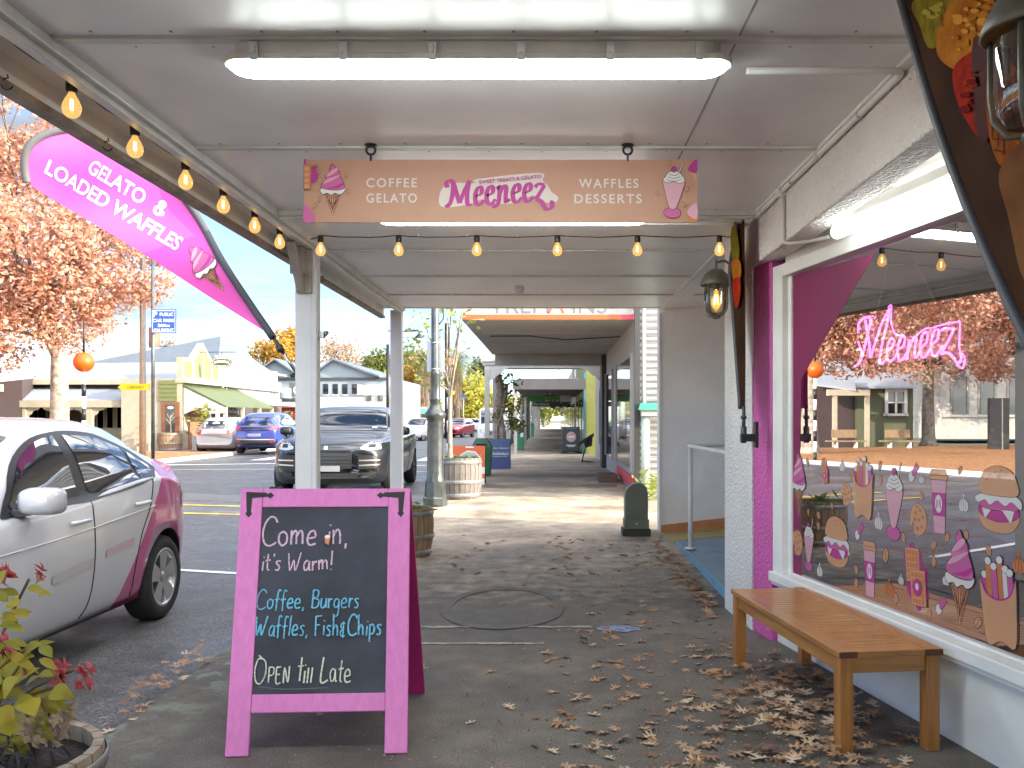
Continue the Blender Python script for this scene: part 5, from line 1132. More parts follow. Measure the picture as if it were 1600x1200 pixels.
C.seam([(1.3,.80),(2.2,.83),(3.3,.90)], .006, m=C.body, name='body_crease'); C.handle(2.22, .90, C.body); C.handle(3.08, .94, C.body); C.mirror(1.66, 1.08, C.body)
C.side('sill_trim', [(1.25,.195),(3.1,.195)], [(1.25,.25),(3.1,.25)], M['trim'], .006)
C.front('tail_lamp', [(.45,.86),(.78,.84)], [(.45,.95),(.78,.99)], M['lampred'], rear=True, mirror=True)
C.side('tail_lamp_side', [(4.1,.90),(4.3,.86)], [(4.1,.93),(4.3,.97)], M['lampred'], .006)
C.wheels('five')
# soft smudged lettering panel on the door, as it stands blurred in the photo
M['smudge'] = mat('faded_door_print', (.50, .46, .47), .4, coat=.6); M['smudge_p'] = mat('faded_pink_print', (.56, .40, .44), .4, coat=.6)
C.side('faded_print', [(2.55,.62),(2.95,.66)], [(2.55,.67),(2.95,.71)], M['smudge_p'], .003, sides=(1,)); C.side('faded_print', [(1.9,.56),(2.38,.60)], [(1.9,.61),(2.38,.65)], M['smudge'], .003, sides=(1,))
WM[r_] = WMs

def new_car(label, loc, rz, spec, body, group=None, low=False, scale=None, name='parked_car', cat='car'):
    r = thing(name, label, cat, loc, rz, group)
    if scale: r.scale = scale if hasattr(scale, '__len__') else (scale,)*3
    WM[r] = Matrix.Identity(4); c = Car(r, spec, body, low); return c
# --- dark SUV behind the posts, seen from the front
ymc = 15.9; c = new_car('dark grey SUV parked facing the camera behind the verandah posts', (X(517, 16.3), ymc, road_z(-3.9, 16.5)), R(1.0), spec_suv(4.7, 1.10, 1.66), paint('dark_suv_paint', (.022, .027, .036), .35, .28))
c.shell(); W_ = 1.10
c.over('windscreen', 1.44, 2.2, .97, .93, M['carglass']); c.side('side_window', [(1.75,1.10),(4.0,1.18)], [(1.75,1.2),(2.3,1.52),(2.9,1.56),(3.5,1.5),(4.0,1.3)], M['carglass'], .006, n=20)
c.seam([(2.75,1.10),(2.76,.6),(2.7,.3)]); c.seam([(1.55,1.06),(1.5,.6),(1.52,.3)]); c.mirror(1.62, 1.17, M['trim'])
gr = c.front('grille', [(-.46,.52),(0,.50),(.46,.52)], [(-.40,.80),(0,.815),(.40,.80)], M['trim'], .008, n=16)
for k in range(4): c.front('grille_bar', [(-.43+.01*k,.565+.06*k),(.43-.01*k,.565+.06*k)], [(-.43+.01*k,.585+.06*k),(.43-.01*k,.585+.06*k)], M['alloy_dk'], .022, n=14, nz=1, parent=gr)
c.front('side_intake', [(.56,.50),(.94,.52)], [(.56,.76),(.94,.74)], M['trim'], .008, mirror=True)
for k in range(2): c.front('intake_blade', [(.58,.56+.09*k),(.92,.57+.08*k)], [(.58,.585+.09*k),(.92,.595+.08*k)], M['alloy'], .02, mirror=True, nz=1)
c.front('lower_grille', [(-.55,.36),(.55,.36)], [(-.5,.44),(.5,.44)], M['trim'], .008, n=14); c.front('lower_intake', [(.62,.37),(.90,.40)], [(.62,.44),(.90,.46)], M['trim'], .008, mirror=True)
c.front('front_lip', [(-.8,.345),(.8,.345)], [(-.8,.36),(.8,.36)], M['alloy_dk'], .012, n=14, nz=1)
c.front('headlight', [(.60,.865),(.75,.84),(.93,.86)], [(.60,.90),(.75,.99),(.93,1.02)], M['lampclear'], .008, mirror=True, n=12)
c.front('headlight_core', [(.72,.89),(.84,.89)], [(.72,.95),(.84,.96)], M['alloy_dk'], .013, mirror=True); c.front('bonnet_crest', [(-.03,.86),(.03,.86)], [(-.03,.93),(.03,.93)], M['chromeb'], .010)
c.front('number_plate', [(-.26,.47),(.26,.47)], [(-.26,.57),(.26,.57)], mat('blurred_plate', (.25, .25, .26), .6), .035); c.wheels('ten', M['alloy_dk'])
b = MB(); b.grid(lambda u, v: (.55+.1*v, c.warp(.6, 1.52+.06*u)-.0, c.zs(1.52+.06*u, .6)+.012), 2, 2); b.build('registration_label', M['lampclear'], c.r)
# --- blue SUV across the street, seen from behind
yb_ = 34.8; xb_ = X(400, yb_+.2); c = new_car('bright blue SUV parked across the street with its tail lights towards us', (xb_, yb_+4.5, gz(35)-.06), R(180), spec_suv(4.5, .95, 1.64), paint('blue_suv_paint', (.05, .08, .36), .3, .3))
c.shell(); c.side('side_window', [(1.75,1.08),(3.9,1.15)], [(1.75,1.2),(2.3,1.5),(3.0,1.54),(3.5,1.5),(3.9,1.3)], M['carglass'], .006, n=18)
c.front('rear_window', [(-.62,1.12),(.62,1.12)], [(-.52,1.46),(.52,1.46)], M['carglass'], .012, rear=True); c.front('tail_band', [(-.6,.98),(.6,.98)], [(-.6,1.07),(.6,1.07)], M['trim'], .010, rear=True)
c.front('tail_light', [(.56,.96),(.86,.96)], [(.56,1.08),(.86,1.09)], M['lampred'], .014, rear=True, mirror=True); c.front('rear_bumper', [(-.82,.36),(.82,.36)], [(-.84,.60),(.84,.60)], M['trim'], .02, rear=True, n=14)
c.front('bumper_strip', [(-.75,.56),(.75,.56)], [(-.75,.60),(.75,.60)], M['alloy'], .03, rear=True, nz=1); c.front('reflector', [(.56,.48),(.74,.48)], [(.56,.53),(.74,.53)], M['lampred'], .03, rear=True, mirror=True); c.front('number_plate', [(-.26,.70),(.26,.70)], [(-.26,.81),(.26,.81)], mat('blurred_blue_plate', (.22, .24, .42), .6), .012, rear=True); c.mirror(1.6, 1.15, M['trim']); c.wheels('ten', M['alloy'])
# --- hatchbacks, at a distance
hatch = dict(top=[(0,.62),(.08,.76),(.8,.95),(1.1,1.0),(1.8,1.42),(2.3,1.48),(3.2,1.45),(3.8,1.2),(4.0,.95),(4.1,.8)], belt=[(0,.58),(.8,.86),(2,.95),(3.6,1.0),(4.1,.75)], w=[(0,.68),(.4,.84),(3.4,.86),(4.1,.72)], wr=[(0,.5),(1.1,.70),(2,.6),(3.4,.58),(4.1,.5)], bot=[(0,.3),(.4,.2),(3.7,.2),(4.1,.36)], axles=(.8, 3.3), wheel_r=.31, nf=.3, nr=.22)
def far_car(label, px, d, rz, col, group='cars parked along the far end of the street', z=None, spec=hatch, scale=None):
    c = new_car(label, (X(px, d), d, (gz(d)-.08) if z is None else z), rz, spec, paint('car_paint', col, .1, .3), group, True, scale)
    c.shell(); c.side('side_window', [(1.35,1.0),(3.45,1.06)], [(1.35,1.03),(1.9,1.36),(2.6,1.40),(3.45,1.22)], M['carglass'], .008, n=8); c.over('windscreen', 1.14, 1.8, .96, .92, M['carglass'], .012, 4)
    c.front('headlight', [(.42,.66),(.68,.68)], [(.42,.75),(.68,.80)], M['lampclear'], .01, mirror=True, n=3, nz=2); c.front('front_grille', [(-.36,.42),(.36,.42)], [(-.36,.62),(.36,.62)], M['trim'], .01, n=6, nz=1)
    c.front('rear_window', [(-.5,1.02),(.5,1.02)], [(-.42,1.33),(.42,1.33)], M['carglass'], .02, rear=True, n=4, nz=2); c.front('tail_light', [(.5,.78),(.68,.78)], [(.5,.95),(.68,.95)], M['lampred'], .014, rear=True, mirror=True, n=2, nz=2); c.wheels(); return c
far_car('silver hatchback half hidden behind the blue SUV across the street', 384, 40, R(181), (.45, .45, .46), group=None)
for lab, px, d, rz, col in (('red hatchback parked beyond the second verandah post', 653, 62, -20, (.45, .02, .03)), ('white hatchback parked just behind the red one across the street', 668, 72, -25, (.7, .7, .7)), ('white car showing beside the second verandah post', 634, 56, -20, (.66, .66, .66)),
        ('dark red car parked beside the tall lamp post base', 702, 66, -12, (.30, .02, .04)), ('charcoal hatchback parked right of the lamp post far off', 711, 84, -12, (.06, .06, .07)), ('white car in the middle of the far parked row', 724, 92, -15, (.7, .7, .68)), ('pale silver car parked left of the white van far off', 737, 100, -15, (.5, .51, .53))):
    far_car(lab, px, d, R(rz), col)
far_car('white hatchback parked behind the white van at the near kerb', 797, 58, R(0), (.7, .7, .7), group=None)
# --- white van at the near kerb
van = dict(top=[(0,.75),(.05,.95),(.25,1.12),(.75,1.85),(1.1,1.95),(4.2,1.96),(4.45,1.8),(4.5,1.2)], belt=[(0,.7),(.4,1.05),(4.5,1.1)], w=[(0,.74),(.2,.83),(4.3,.85),(4.5,.8)], wr=[(0,.66),(.75,.72),(1.2,.74),(4.5,.7)], bot=[(0,.3),(.3,.22),(4.5,.3)], axles=(.75, 3.5), wheel_r=.33, nf=.16, nr=.1)
c = new_car('white van parked at the near kerb beyond the first green bin', (X(772, 44), 44, gz(44)-.08), R(3), van, paint('white_van_paint', (.68, .70, .72), .0, .35), name='parked_van', cat='van')
c.shell(); c.over('windscreen', .30, .74, .95, .93, M['carglass'], .014, 5); c.side('side_window', [(.75,1.15),(3.8,1.18)], [(.75,1.55),(1.0,1.72),(3.8,1.72)], M['carglass'], .008); c.front('headlight', [(.5,.72),(.72,.73)], [(.5,.90),(.72,.92)], M['lampclear'], .012, mirror=True); c.front('front_grille', [(-.45,.62),(.45,.62)], [(-.45,.80),(.45,.80)], M['trim'], .012); c.front('bumper_grille', [(-.5,.36),(.5,.36)], [(-.5,.46),(.5,.46)], M['trim'], .012); c.mirror(.75, 1.3, M['trim']); c.wheels('five')
# ------------------------------------------------------------------ street furniture on the footpath
M['lamp_green'] = mat('dark_green_grey_paint', (.075, .085, .085), .3, metal=.3, var=.3, scale=6, coat=.3); M['binG'] = mat('green_bin_plastic', (.012, .11, .055), .4, var=.15, scale=5); M['binL'] = mat('bright_green_bin', (.03, .26, .13), .45)
M['plant'] = leafmat('planter_leaves', [(.05,.10,.02),(.12,.20,.04),(.25,.28,.06)]); M['signblue'] = mat('blue_sign', (.015, .07, .30), .4); M['signgrey'] = mat('sign_back', (.42, .46, .52), .4, metal=.5)
M['orange_ball'] = mat('orange_beacon_disc', (.55, .085, .0), .45); M['yellow'] = mat('yellow_sign', (.55, .33, .0), .45); M['bark_p'] = mat('pale_bark', (.30, .26, .21), .9, var=.45, scale=5, bump=.6, bscale=18, bdist=.03); M['bark_d'] = mat('grey_bark', (.14, .12, .10), .9, var=.4, scale=6, bump=.6, bscale=20, bdist=.03)
def tuft(b, c, n, r, h, lw=.012, ll=.12, m=0, up=.6):
    c = Vector(c)
    for k in range(n):
        p = c + Vector((rnd.gauss(0, r*.5), rnd.gauss(0, r*.5), rnd.uniform(0, h))); d = Vector((rnd.gauss(0,1), rnd.gauss(0,1), rnd.uniform(-.3, 1)*up)).normalized(); s = d.orthogonal().normalized(); a = rnd.uniform(0, 6.28); s = Matrix.Rotation(a, 3, d) @ s; l_ = ll*rnd.uniform(.6, 1.3)
        b.poly([p, p + d*l_*.5 + s*lw, p + d*l_, p + d*l_*.5 - s*lw], m)
def half_barrel(name, label, x, y, r, h, wood, plants=40, group=None):
    z = gz(y); t = thing(name, label, 'planter', (x, y, z), 0, group); b = MB(); n = 26
    for k in range(n):
        a0, a1 = 2*math.pi*k/n + .012, 2*math.pi*(k+1)/n - .012; ring = lambda a, rr, zz: (x+rr*math.cos(a), y+rr*math.sin(a), z+zz); hs = [(0,.86),(.35,.97),(.65,1.0),(1.0,.95)]
        for (f0, k0), (f1, k1) in zip(hs, hs[1:]): b.hexa([ring(a0, r*k0-.03, h*f0), ring(a0, r*k0, h*f0), ring(a1, r*k0, h*f0), ring(a1, r*k0-.03, h*f0)], [ring(a0, r*k1-.03, h*f1), ring(a0, r*k1, h*f1), ring(a1, r*k1, h*f1), ring(a1, r*k1-.03, h*f1)])
    b.build('staves', wood, t)
    for f_, k_ in ((.10,.895),(.42,.985),(.90,.965)):
        b = MB(); b.lathe([(r*k_+.004, z+h*(f_-.045)), (r*(k_+.008)+.006, z+h*(f_-.04)), (r*(k_+.008)+.006, z+h*(f_+.04)), (r*k_+.004, z+h*(f_+.045))], (x, y, 0), 30); b.build('hoop', M['hoop'], t)
    b = MB(); b.lathe([(.001, z+h*.9), (r*.9, z+h*.88)], (x, y, 0), 20); b.build('soil', M['soil'], t)
    if plants: b = MB(); tuft(b, (x, y, z+h*.88), plants, r*.8, .10, .014, .13); b.build('foliage', M['plant'], t)
    return t
dbar = dep(875); half_barrel('barrel_planter', 'brown half barrel planter mostly hidden behind the chalkboard stand', X(652, dbar)-.17, dbar+.3, .30, .50, M['barrel_tan'], 60, 'half barrel planters')
dbb = dep(781); half_barrel('barrel_planter', 'grey weathered half barrel planter with a thin tree beside the lamp post', X(715, dbb)-.0, dbb+.3, .385, .68, M['barrel'], 140, 'half barrel planters')
# lamp post
dl = dep(790) ; xl_ = X(680, dl); zl_ = gz(dl); lpst = thing('lamp_post', 'tall dark ornate lamp post standing at the kerb beside the barrel planter', 'lamp post', (xl_, dl, zl_)); k = dl/F
b = MB(); b.lathe([(.19,0),(.19,.12),(.17,.14),(.155,.34),(.15,.38)], (xl_, dl, zl_), 8, s=False); b.build('plinth', M['lamp_green'], lpst)
zc_ = Z(648, dl) - zl_
b = MB(); b.lathe([(.15,.38),(.135,.42),(.128,.5),(.126,zc_-.12),(.135,zc_-.06),(.165,zc_-.04),(.17,zc_+.02),(.14,zc_+.05),(.10,zc_+.10),(.085,zc_+.14)], (xl_, dl, zl_), 22); b.build('lower_column', M['lamp_green'], lpst)
b = MB(); b.lathe([(.085,zc_+.14),(.082,zc_+.22),(.09,zc_+.23),(.078,zc_+.26),(.074,zc_+.62),(.085,zc_+.64),(.064,zc_+.68),(.060,4.4),(.05,6.2)], (xl_, dl, zl_), 16); b.build('upper_column', M['lamp_green'], lpst)
b = MB(); b.tube([(xl_+.05, dl-.02, 3.9), (xl_+.13, dl-.02, 4.05), (xl_+.13, dl-.02, 2.9+zl_), (xl_+.05, dl, 2.8+zl_)], .012, 6); b.build('banner_arm', M['lamp_green'], lpst)
b = MB(); b.sphere((xl_+.02, dl-.0, 6.4), .2, 12); b.build('lantern_head', M['ink_white'], lpst)
sp = thing('back_of_sign', 'pale blue back of a square sign strapped behind the lamp post', 'sign', (xl_, dl+.1, Z(580, dl)))
b = MB(); b.box(X(666, dl), X(694, dl), dl+.075, dl+.08, Z(581, dl), Z(532, dl)); b.build('sign_plate', M['signgrey'], sp, bevel=.002)
for yy in (536, 577): b = MB(); b.lathe([(.068, -.012), (.070, -.012), (.070, .012), (.068, .012)], (xl_, dl, Z(yy, dl)), 16); b.build('strap', M['steel'], sp)
# thin young tree in the barrel
def leaves(n, pick, size, b=None, m=0, droop=0, aspect=.55):
    b = b or MB()
    for k in range(n):
        p = pick(); d = Vector((rnd.gauss(0,1), rnd.gauss(0,1), rnd.gauss(-droop,.8))).normalized(); s = Matrix.Rotation(rnd.uniform(0, 6.28), 3, d) @ d.orthogonal().normalized(); l_ = size*rnd.uniform(.6, 1.3)
        b.poly([p - d*l_*.5, p + s*l_*aspect*.5 - d*l_*.05, p + d*l_*.5, p - s*l_*aspect*.5 - d*l_*.05], m)
    return b
def cluster_pick(cs, r, flat_=.8):
    def f():
        c, rr = rnd.choice(cs); v = Vector((rnd.gauss(0,1), rnd.gauss(0,1), rnd.gauss(0, flat_))); v *= (rr*r*rnd.uniform(.2,1)**.5)/max(v.length, .01); return c + v
    return f
def tree(name, label, base, h_trunk, tr, crown_c, crown_r, nclump, nleaf, lsize, lmat, bark, clump=.8, group=None, lean=(0,0), cat='tree', gap=.25, low=.35):
    base = Vector(base); t = thing(name, label, cat, base, 0, group); cc = Vector(crown_c); cr_ = Vector(crown_r); cs = []; tries = 0
    while len(cs) < nclump and tries < 5000:
        tries += 1; v = Vector((rnd.uniform(-1,1), rnd.uniform(-1,1), rnd.uniform(-1,1)))
        if v.length > 1 or v.length < low: continue
        cs.append((cc + Vector((v.x*cr_.x, v.y*cr_.y, v.z*cr_.z)) * rnd.uniform(.85, 1.08), rnd.uniform(.6, 1.25)))
    top = base + Vector((lean[0], lean[1], h_trunk)); b = MB()
    b.tube([base + Vector((0,0,-.1)), base + Vector((0,0,.12)), base.lerp(top, .12), base.lerp(top, .5) + Vector((rnd.uniform(-.1,.1)*tr*2,0,0)), top, top.lerp(cc, .6)], [tr*1.75, tr*1.35, tr*1.06, tr*.95, tr*.85, tr*.4], 12)
    tk = b.build('trunk', bark, t); lb = MB()
    for c, rr in cs[:min(len(cs), 26)]:
        s0 = top.lerp(cc, rnd.uniform(-.05, .6)); mid = s0.lerp(c, .5) + Vector((rnd.uniform(-.3,.3), rnd.uniform(-.3,.3), rnd.uniform(.0,.5)))*tr*2; r0 = tr*rnd.uniform(.13,.30)
        lb.tube(smooth3([s0, mid, c], 4), [r0*(1-i/9.5)+.008 for i in range(9)], 5)
        for q in range(3):
            e = c + Vector((rnd.gauss(0,1), rnd.gauss(0,1), rnd.gauss(.2,.7)))*clump*.8; lb.tube([mid.lerp(c, .6), c.lerp(e, .5), e], [r0*.35, r0*.22, .005], 4)
    lb.build('limbs', bark if tr < .1 else M['bark_d'], t)
    b = leaves(nleaf, cluster_pick(cs, clump), lsize); b.build('crown', lmat, t, recalc=False); return t
M['lf_green'] = leafmat('young_leaves', [(.10,.16,.03),(.22,.26,.05),(.34,.30,.06)])
tx_ = X(700, dbb); tree('young_tree', 'thin young street tree growing out of the grey barrel planter', (tx_, dbb+.3, gz(dbb)+.6), 1.1, .04, (tx_-.1, dbb+.3, 2.7), (.55, .5, .85), 14, 150, .12, M['lf_green'], M['bark_p'], .32)
def aboard(name, label, px0, px1, pyb, pyt, face, side, draw=None, lean=.16, cat='sandwich board', group=None, rz=0):
    d = dep(pyb); x0, x1 = X(px0, d), X(px1, d); z0 = gz(d); h = Z(pyt, d) - z0; cx = (x0+x1)/2; r = thing(name, label, cat, (cx, d, z0), rz, group); hw = (x1-x0)/2; Mx = WM[r]
    b = MB(Mx)
    for sy in (0, 1):
        f = (lambda y: y) if sy == 0 else (lambda y: 2*lean+.1-y)
        b.hexa([(-hw, f(0), 0), (hw, f(0), 0), (hw, f(.025), 0), (-hw, f(.025), 0)], [(-hw, f(lean), h), (hw, f(lean), h), (hw, f(lean+.025), h), (-hw, f(lean+.025), h)])
        if sy == 0: pa = b.build('front_panel', face, r); b = MB(Mx)
        else: b.build('back_panel', side, r)
    if draw:
        A = Art(lambda a, c, k_=0: Mx @ Vector((a*hw, lean*c - .002 - k_*3, c*h)), 0, .0006); draw(A, hw, h); A.build('printed_face', pa)
    return r
def dr_orange(A, hw, h):
    red = flat('board_orange_red', (.62, .10, .02)); gry = flat('board_grey', (.38, .42, .42)); dk = flat('board_slate', (.12, .15, .16))
    A.fill([(-1,.70),(-1,1),(1,1),(1,.45),(.8,.45),(.7,.72),(.4,.86),(-.1,.88),(-.5,.78),(-.7,.62)], red); A.fill([(-.2,.95),(.3,.95),(.3,.985),(-.2,.985)], K['wh']); A.fill([(-1,.17),(1,.17),(1,.28),(-1,.28)], red)
    A.fill([(-.7,.62),(-.5,.75),(-.1,.84),(.4,.82),(.65,.68),(.75,.35),(-1,.35),(-1,.6)], gry)
    for pts in ([(-.4,.7),(.5,.72)], [(-.6,.63),(.2,.65)], [(.2,.45),(.28,.75)], [(.5,.4),(.45,.7)]): A.line(pts, .045, dk)
    A.fill([(.25,.38),(.5,.38),(.48,.68),(.28,.68)], dk)
aboard('real_estate_board', 'orange and white sandwich board standing behind the grey barrel planter', 706, 757, 757, 697, mat('board_white', (.72, .72, .70), .5), M['black'], dr_orange)
def dr_blue(A, hw, h):
    A.fill([(-1,.0),(1,.0),(1,.42),(-1,.42)], flat('board_deep_blue', (.02, .055, .20))); b = MB(); fnn = lambda a, c: A.fn(a, c, .003)
    tx = MB()
    put_text(tx, 'New Zealand', fnn, .05, .70, .055, 1.5); put_text(tx, "Sotheby's", fnn, .05, .53, .085, 1.55); put_text(tx, 'INTERNATIONAL REALTY', fnn, .05, .42, .035, 1.5)
    o = len(A.b.v); A.b.v += tx.v; kx = A.mi(M['ink_white']); A.b.f += [tuple(o+i for i in f) for f in tx.f]; A.b.mi += [kx]*len(tx.f); A.b.sm += [False]*len(tx.f); A.line([(-.8,.485),(.8,.485)], .012, M['ink_white'])
aboard('real_estate_board', 'blue sandwich board with white lettering standing beside the green bin', 765, 797, 733, 686, mat('board_blue', (.05, .10, .24), .5), M['black'], dr_blue)
def dr_circle(A, hw, h):
    A.fill(oval(.0, .62, .56, .20, 28), flat('board_pale_pink', (.50, .34, .34))); tx = MB()
    for body, z, wd in (('open', .62, .5), ('coffee and cake', .30, 1.1), ('footpath menu', .24, .9)): pass
    A.fill([(-.6,.93),(.6,.93),(.6,.95),(-.6,.95)], flat('board_teal', (.10, .30, .34))); A.line([(-.3,.62),(.35,.62)], .05, K['wh']); A.line([(-.55,.30),(.55,.30)], .03, K['wh']); A.line([(-.4,.25),(.4,.25)], .02, K['wh'])
rB = aboard('pavement_sign', 'dark slate pavement sign with a pale pink disc outside the shop', 879, 906, 708, 667, mat('board_slate_green', (.035, .05, .06), .5), M['black'], dr_circle, .05)
dd = dep(709); b = MB(); b.lathe([(.42, .0), (.42, .05), (.3, .10), (.001, .12)], (X(892, dd), dd+.1, gz(dd)), 20, m=0); b.build('rubber_foot', M['black'], rB)
def bin_(label, px, pyb, pyt, wpx, m, group='green litter bins on the footpath', lid=True):
    d = dep(pyb); x, z0 = X(px, d), gz(d); h = Z(pyt, d) - z0; hw = wpx*d/F/2; r = thing('litter_bin', label, 'bin', (x, d+hw, z0), 0, group); y = d+hw
    b = MB(); b.hexa([(x-hw*.82, y-hw*.82, z0+.02), (x+hw*.82, y-hw*.82, z0+.02), (x+hw*.82, y+hw*.82, z0+.02), (x-hw*.82, y+hw*.82, z0+.02)], [(x-hw*.95, y-hw*.95, z0+h*.72), (x+hw*.95, y-hw*.95, z0+h*.72), (x+hw*.95, y+hw*.95, z0+h*.72), (x-hw*.95, y+hw*.95, z0+h*.72)]); b.build('bin_body', m, r, bevel=.015)
    b = MB(); b.box(x-hw, x+hw, y-hw, y+hw, z0+h*.7205, z0+h*.78); b.hexa([(x-hw*.96, y-hw*.96, z0+h*.7805), (x+hw*.96, y-hw*.96, z0+h*.7805), (x+hw*.96, y+hw*.96, z0+h*.7805), (x-hw*.96, y+hw*.96, z0+h*.7805)], [(x-hw*.55, y-hw*.55, z0+h), (x+hw*.55, y-hw*.55, z0+h), (x+hw*.55, y+hw*.55, z0+h), (x-hw*.55, y+hw*.55, z0+h)]); b.build('lid', m, r, bevel=.012)
    b = MB(); b.box(x-hw*.5, x+hw*.5, y-hw*.99, y-hw*.955, z0+h*.80, z0+h*.86); b.build('slot', M['dark'], r); return r
bin_('dark green lidded bin standing between the orange and the blue sandwich boards', 752, 744, 685, 33, M['binG']); bin_('bright green bin with a white notice beside the slim white post', 812, 703, 671, 15, M['binL']); bin_('bright green bin farther along the kerb, second of the bright ones', 830, 683, 660, 10, M['binL'])
b = MB(); d_ = dep(703); b.box(X(813, d_), X(818, d_), d_-.02, d_-.012, Z(683, d_), Z(676, d_)); props(b.build('paper_notice', M['ink_white']), 'small white paper notice stuck on the bright green bin', 'notice')
# wrapped trunk of the wisteria in its wire guard
dw = 26.6; xw = X(781, dw); wt_ = thing('wisteria', 'gnarled wisteria trunk in a wire guard with leafy shoots on top', 'climber', (xw, dw, gz(dw)))
b = MB(); b.tube(smooth3([(xw, dw, gz(dw)-.05), (xw+.04, dw, .9), (xw-.05, dw, 1.7), (xw+.02, dw, 2.3), (xw-.08, dw, 2.8)], 5), [.17-.003*i for i in range(21)], 10); b.tube(smooth3([(xw+.12, dw-.05, gz(dw)), (xw-.1, dw-.15, 1.0), (xw+.12, dw-.12, 1.8), (xw+.2, dw, 2.5)], 5), .06, 8); b.build('trunk', M['bark_p'], wt_)
b = MB()
for k in range(10): a = 2*math.pi*k/10; b.tube([(xw+.26*math.cos(a), dw+.26*math.sin(a), gz(dw)), (xw+.26*math.cos(a), dw+.26*math.sin(a), 1.45)], .006, 4)
for zz in (.5, 1.0, 1.42): b.tube([(xw+.26*math.cos(a), dw+.26*math.sin(a), zz) for a in [2*math.pi*k/16 for k in range(17)]], .006, 4, caps=False)
b.build('wire_guard', M['steel'], wt_)
M['lf_wist'] = leafmat('wisteria_leaves', [(.06,.08,.02),(.14,.16,.03),(.30,.24,.05)])
b = leaves(420, cluster_pick([(Vector((xw+.1, dw, 1.5)), .8), (Vector((xw+.35, dw, 1.9)), 1), (Vector((xw+.5, dw+.2, 1.3)), .7), (Vector((xw+.3, dw, 2.5)), 1)], .42), .13); b.build('crown', M['lf_wist'], wt_, recalc=False)
# folding display stand outside the arched verandah
de = dep(722); ex = X(915, de); ez = gz(de); ea = thing('folding_stand', 'black folding display stand leaning outside the grey shop window', 'stand', (ex, de, ez)); b = MB()
q = lambda px, py, dy=0: P(px, py, de+dy)
b.hexa([q(903,692), q(928,676), q(928,682), q(903,698)], [q(903,692,.5), q(928,676,.5), q(928,682,.5), q(903,698,.5)]); b.build('tray', M['black'], ea)
for dy in (0, .5):
    b = MB(); b.tube([q(921,682,dy), q(913,705,dy), q(909,722,dy)], .02, 6); b.build('leg', M['black'], ea); b = MB(); b.tube([q(909,720,dy), q(928,722,dy)], .018, 6); b.build('foot', M['black'], ea)
b = MB(); b.hexa([q(912,690,.1), q(926,682,.1), q(925,697,.1), q(914,700,.1)], [q(912,690,.4), q(926,682,.4), q(925,697,.4), q(914,700,.4)]); b.build('box', M['trim'], ea)
# rounded green-grey utility pillar
du = dep(838); xu = X(995, du); up_ = thing('utility_pillar', 'round topped olive utility pillar standing at the corner of the white wall', 'pillar', (xu, du+.12, gz(du)))
M['olive'] = mat('olive_fibreglass', (.135, .145, .105), .55, var=.12, scale=5); M['olive_d'] = mat('dark_olive_base', (.035, .035, .028), .7)
zt = Z(755, du) - gz(du); hw = 20*du/F; b = MB()
prof = [(-hw*.9, .11), (hw*.9, .11), (hw*.9, zt*.80), (hw*.8, zt*.90), (hw*.55, zt*.98), (hw*.2, zt), (-hw*.25, zt*.985), (-hw*.6, zt*.93), (-hw*.83, zt*.86), (-hw*.9, zt*.74)]
b.prism(prof, lambda a, c, h: (xu+a, du+h, gz(du)+c), .02, .24); b.build('cover', M['olive'], up_, bevel=.012); b = MB(); b.box(xu-hw*.97, xu+hw*.97, du+.005, du+.255, gz(du)+.085, gz(du)+.20); b.build('collar', M['olive'], up_, bevel=.006); b = MB(); b.box(xu-hw*1.1, xu+hw*1.1, du-.015, du+.28, gz(du)-.05, gz(du)+.084); b.build('plinth', M['olive_d'], up_, bevel=.006)
b = MB(); b.cyl((xu+.0, du+.004, gz(du)+.15), (xu+.0, du-.008, gz(du)+.15), .012); b.build('lock', M['steel'], up_)
# ------------------------------------------------------------------ beacons, poles and signs over the road
def beacon(label, px, py, d, rpx, group='orange beacons of the pedestrian crossing', base=None, dxy=None):
    x, z = X(px, d), Z(py, d); z0 = gz(d)-.06; r = thing('crossing_beacon', label, 'beacon', (x, d, z0), 0, group); rr = rpx*d/F; n = 8; zt_ = z - rr
    for k in range(n):
        b = MB(); a, c = z0 + (zt_-z0)*k/n, z0 + (zt_-z0)*(k+1)/n; b.cyl((x, d, a), (x, d, c), .055, n=10); b.build('pole_band', M['ink_white'] if k % 2 else M['black'], r)
    b = MB(); b.sphere((x, d, z), rr, 22); b.build('globe', M['orange_ball'], r); b = MB(); b.cyl((x, d, z+rr*.99), (x, d, z+rr+.9), .03, .025, 8); b.build('finial', M['iron'], r); return r
beacon('orange crossing beacon on a striped pole across the street in front of the pale trunk', 131, 566, 24.5, 15.5); beacon('orange crossing beacon half hidden behind the sign on the lamp post', 701, 572, 26, 13)
dps = 22.0; xps = X(239, dps); pp = thing('parking_sign', 'blue public car park sign with white lettering on a slim dark pole', 'sign', (xps, dps, gz(dps)))
b = MB(); b.tube([(xps, dps, gz(dps)), (xps, dps, Z(395, dps))], .042, 10); b.build('pole', M['lamp_green'], pp)
b = MB(); b.box(X(238, dps), X(277, dps), dps-.06, dps-.05, Z(521, dps), Z(484, dps)); pl_ = b.build('sign_plate', M['signblue'], pp, bevel=.004); A = Art(lambda px, py, h=0: P(px, -py, dps) + Vector((0, -.063-h, 0)), 0, .001)
A.line([(240,-486),(275,-486),(275,-519),(240,-519),(240,-486)], .9, M['ink_white'])
tx = MB(); fnn = lambda a, c: P(a, -c, dps) + Vector((0, -.0665, 0))
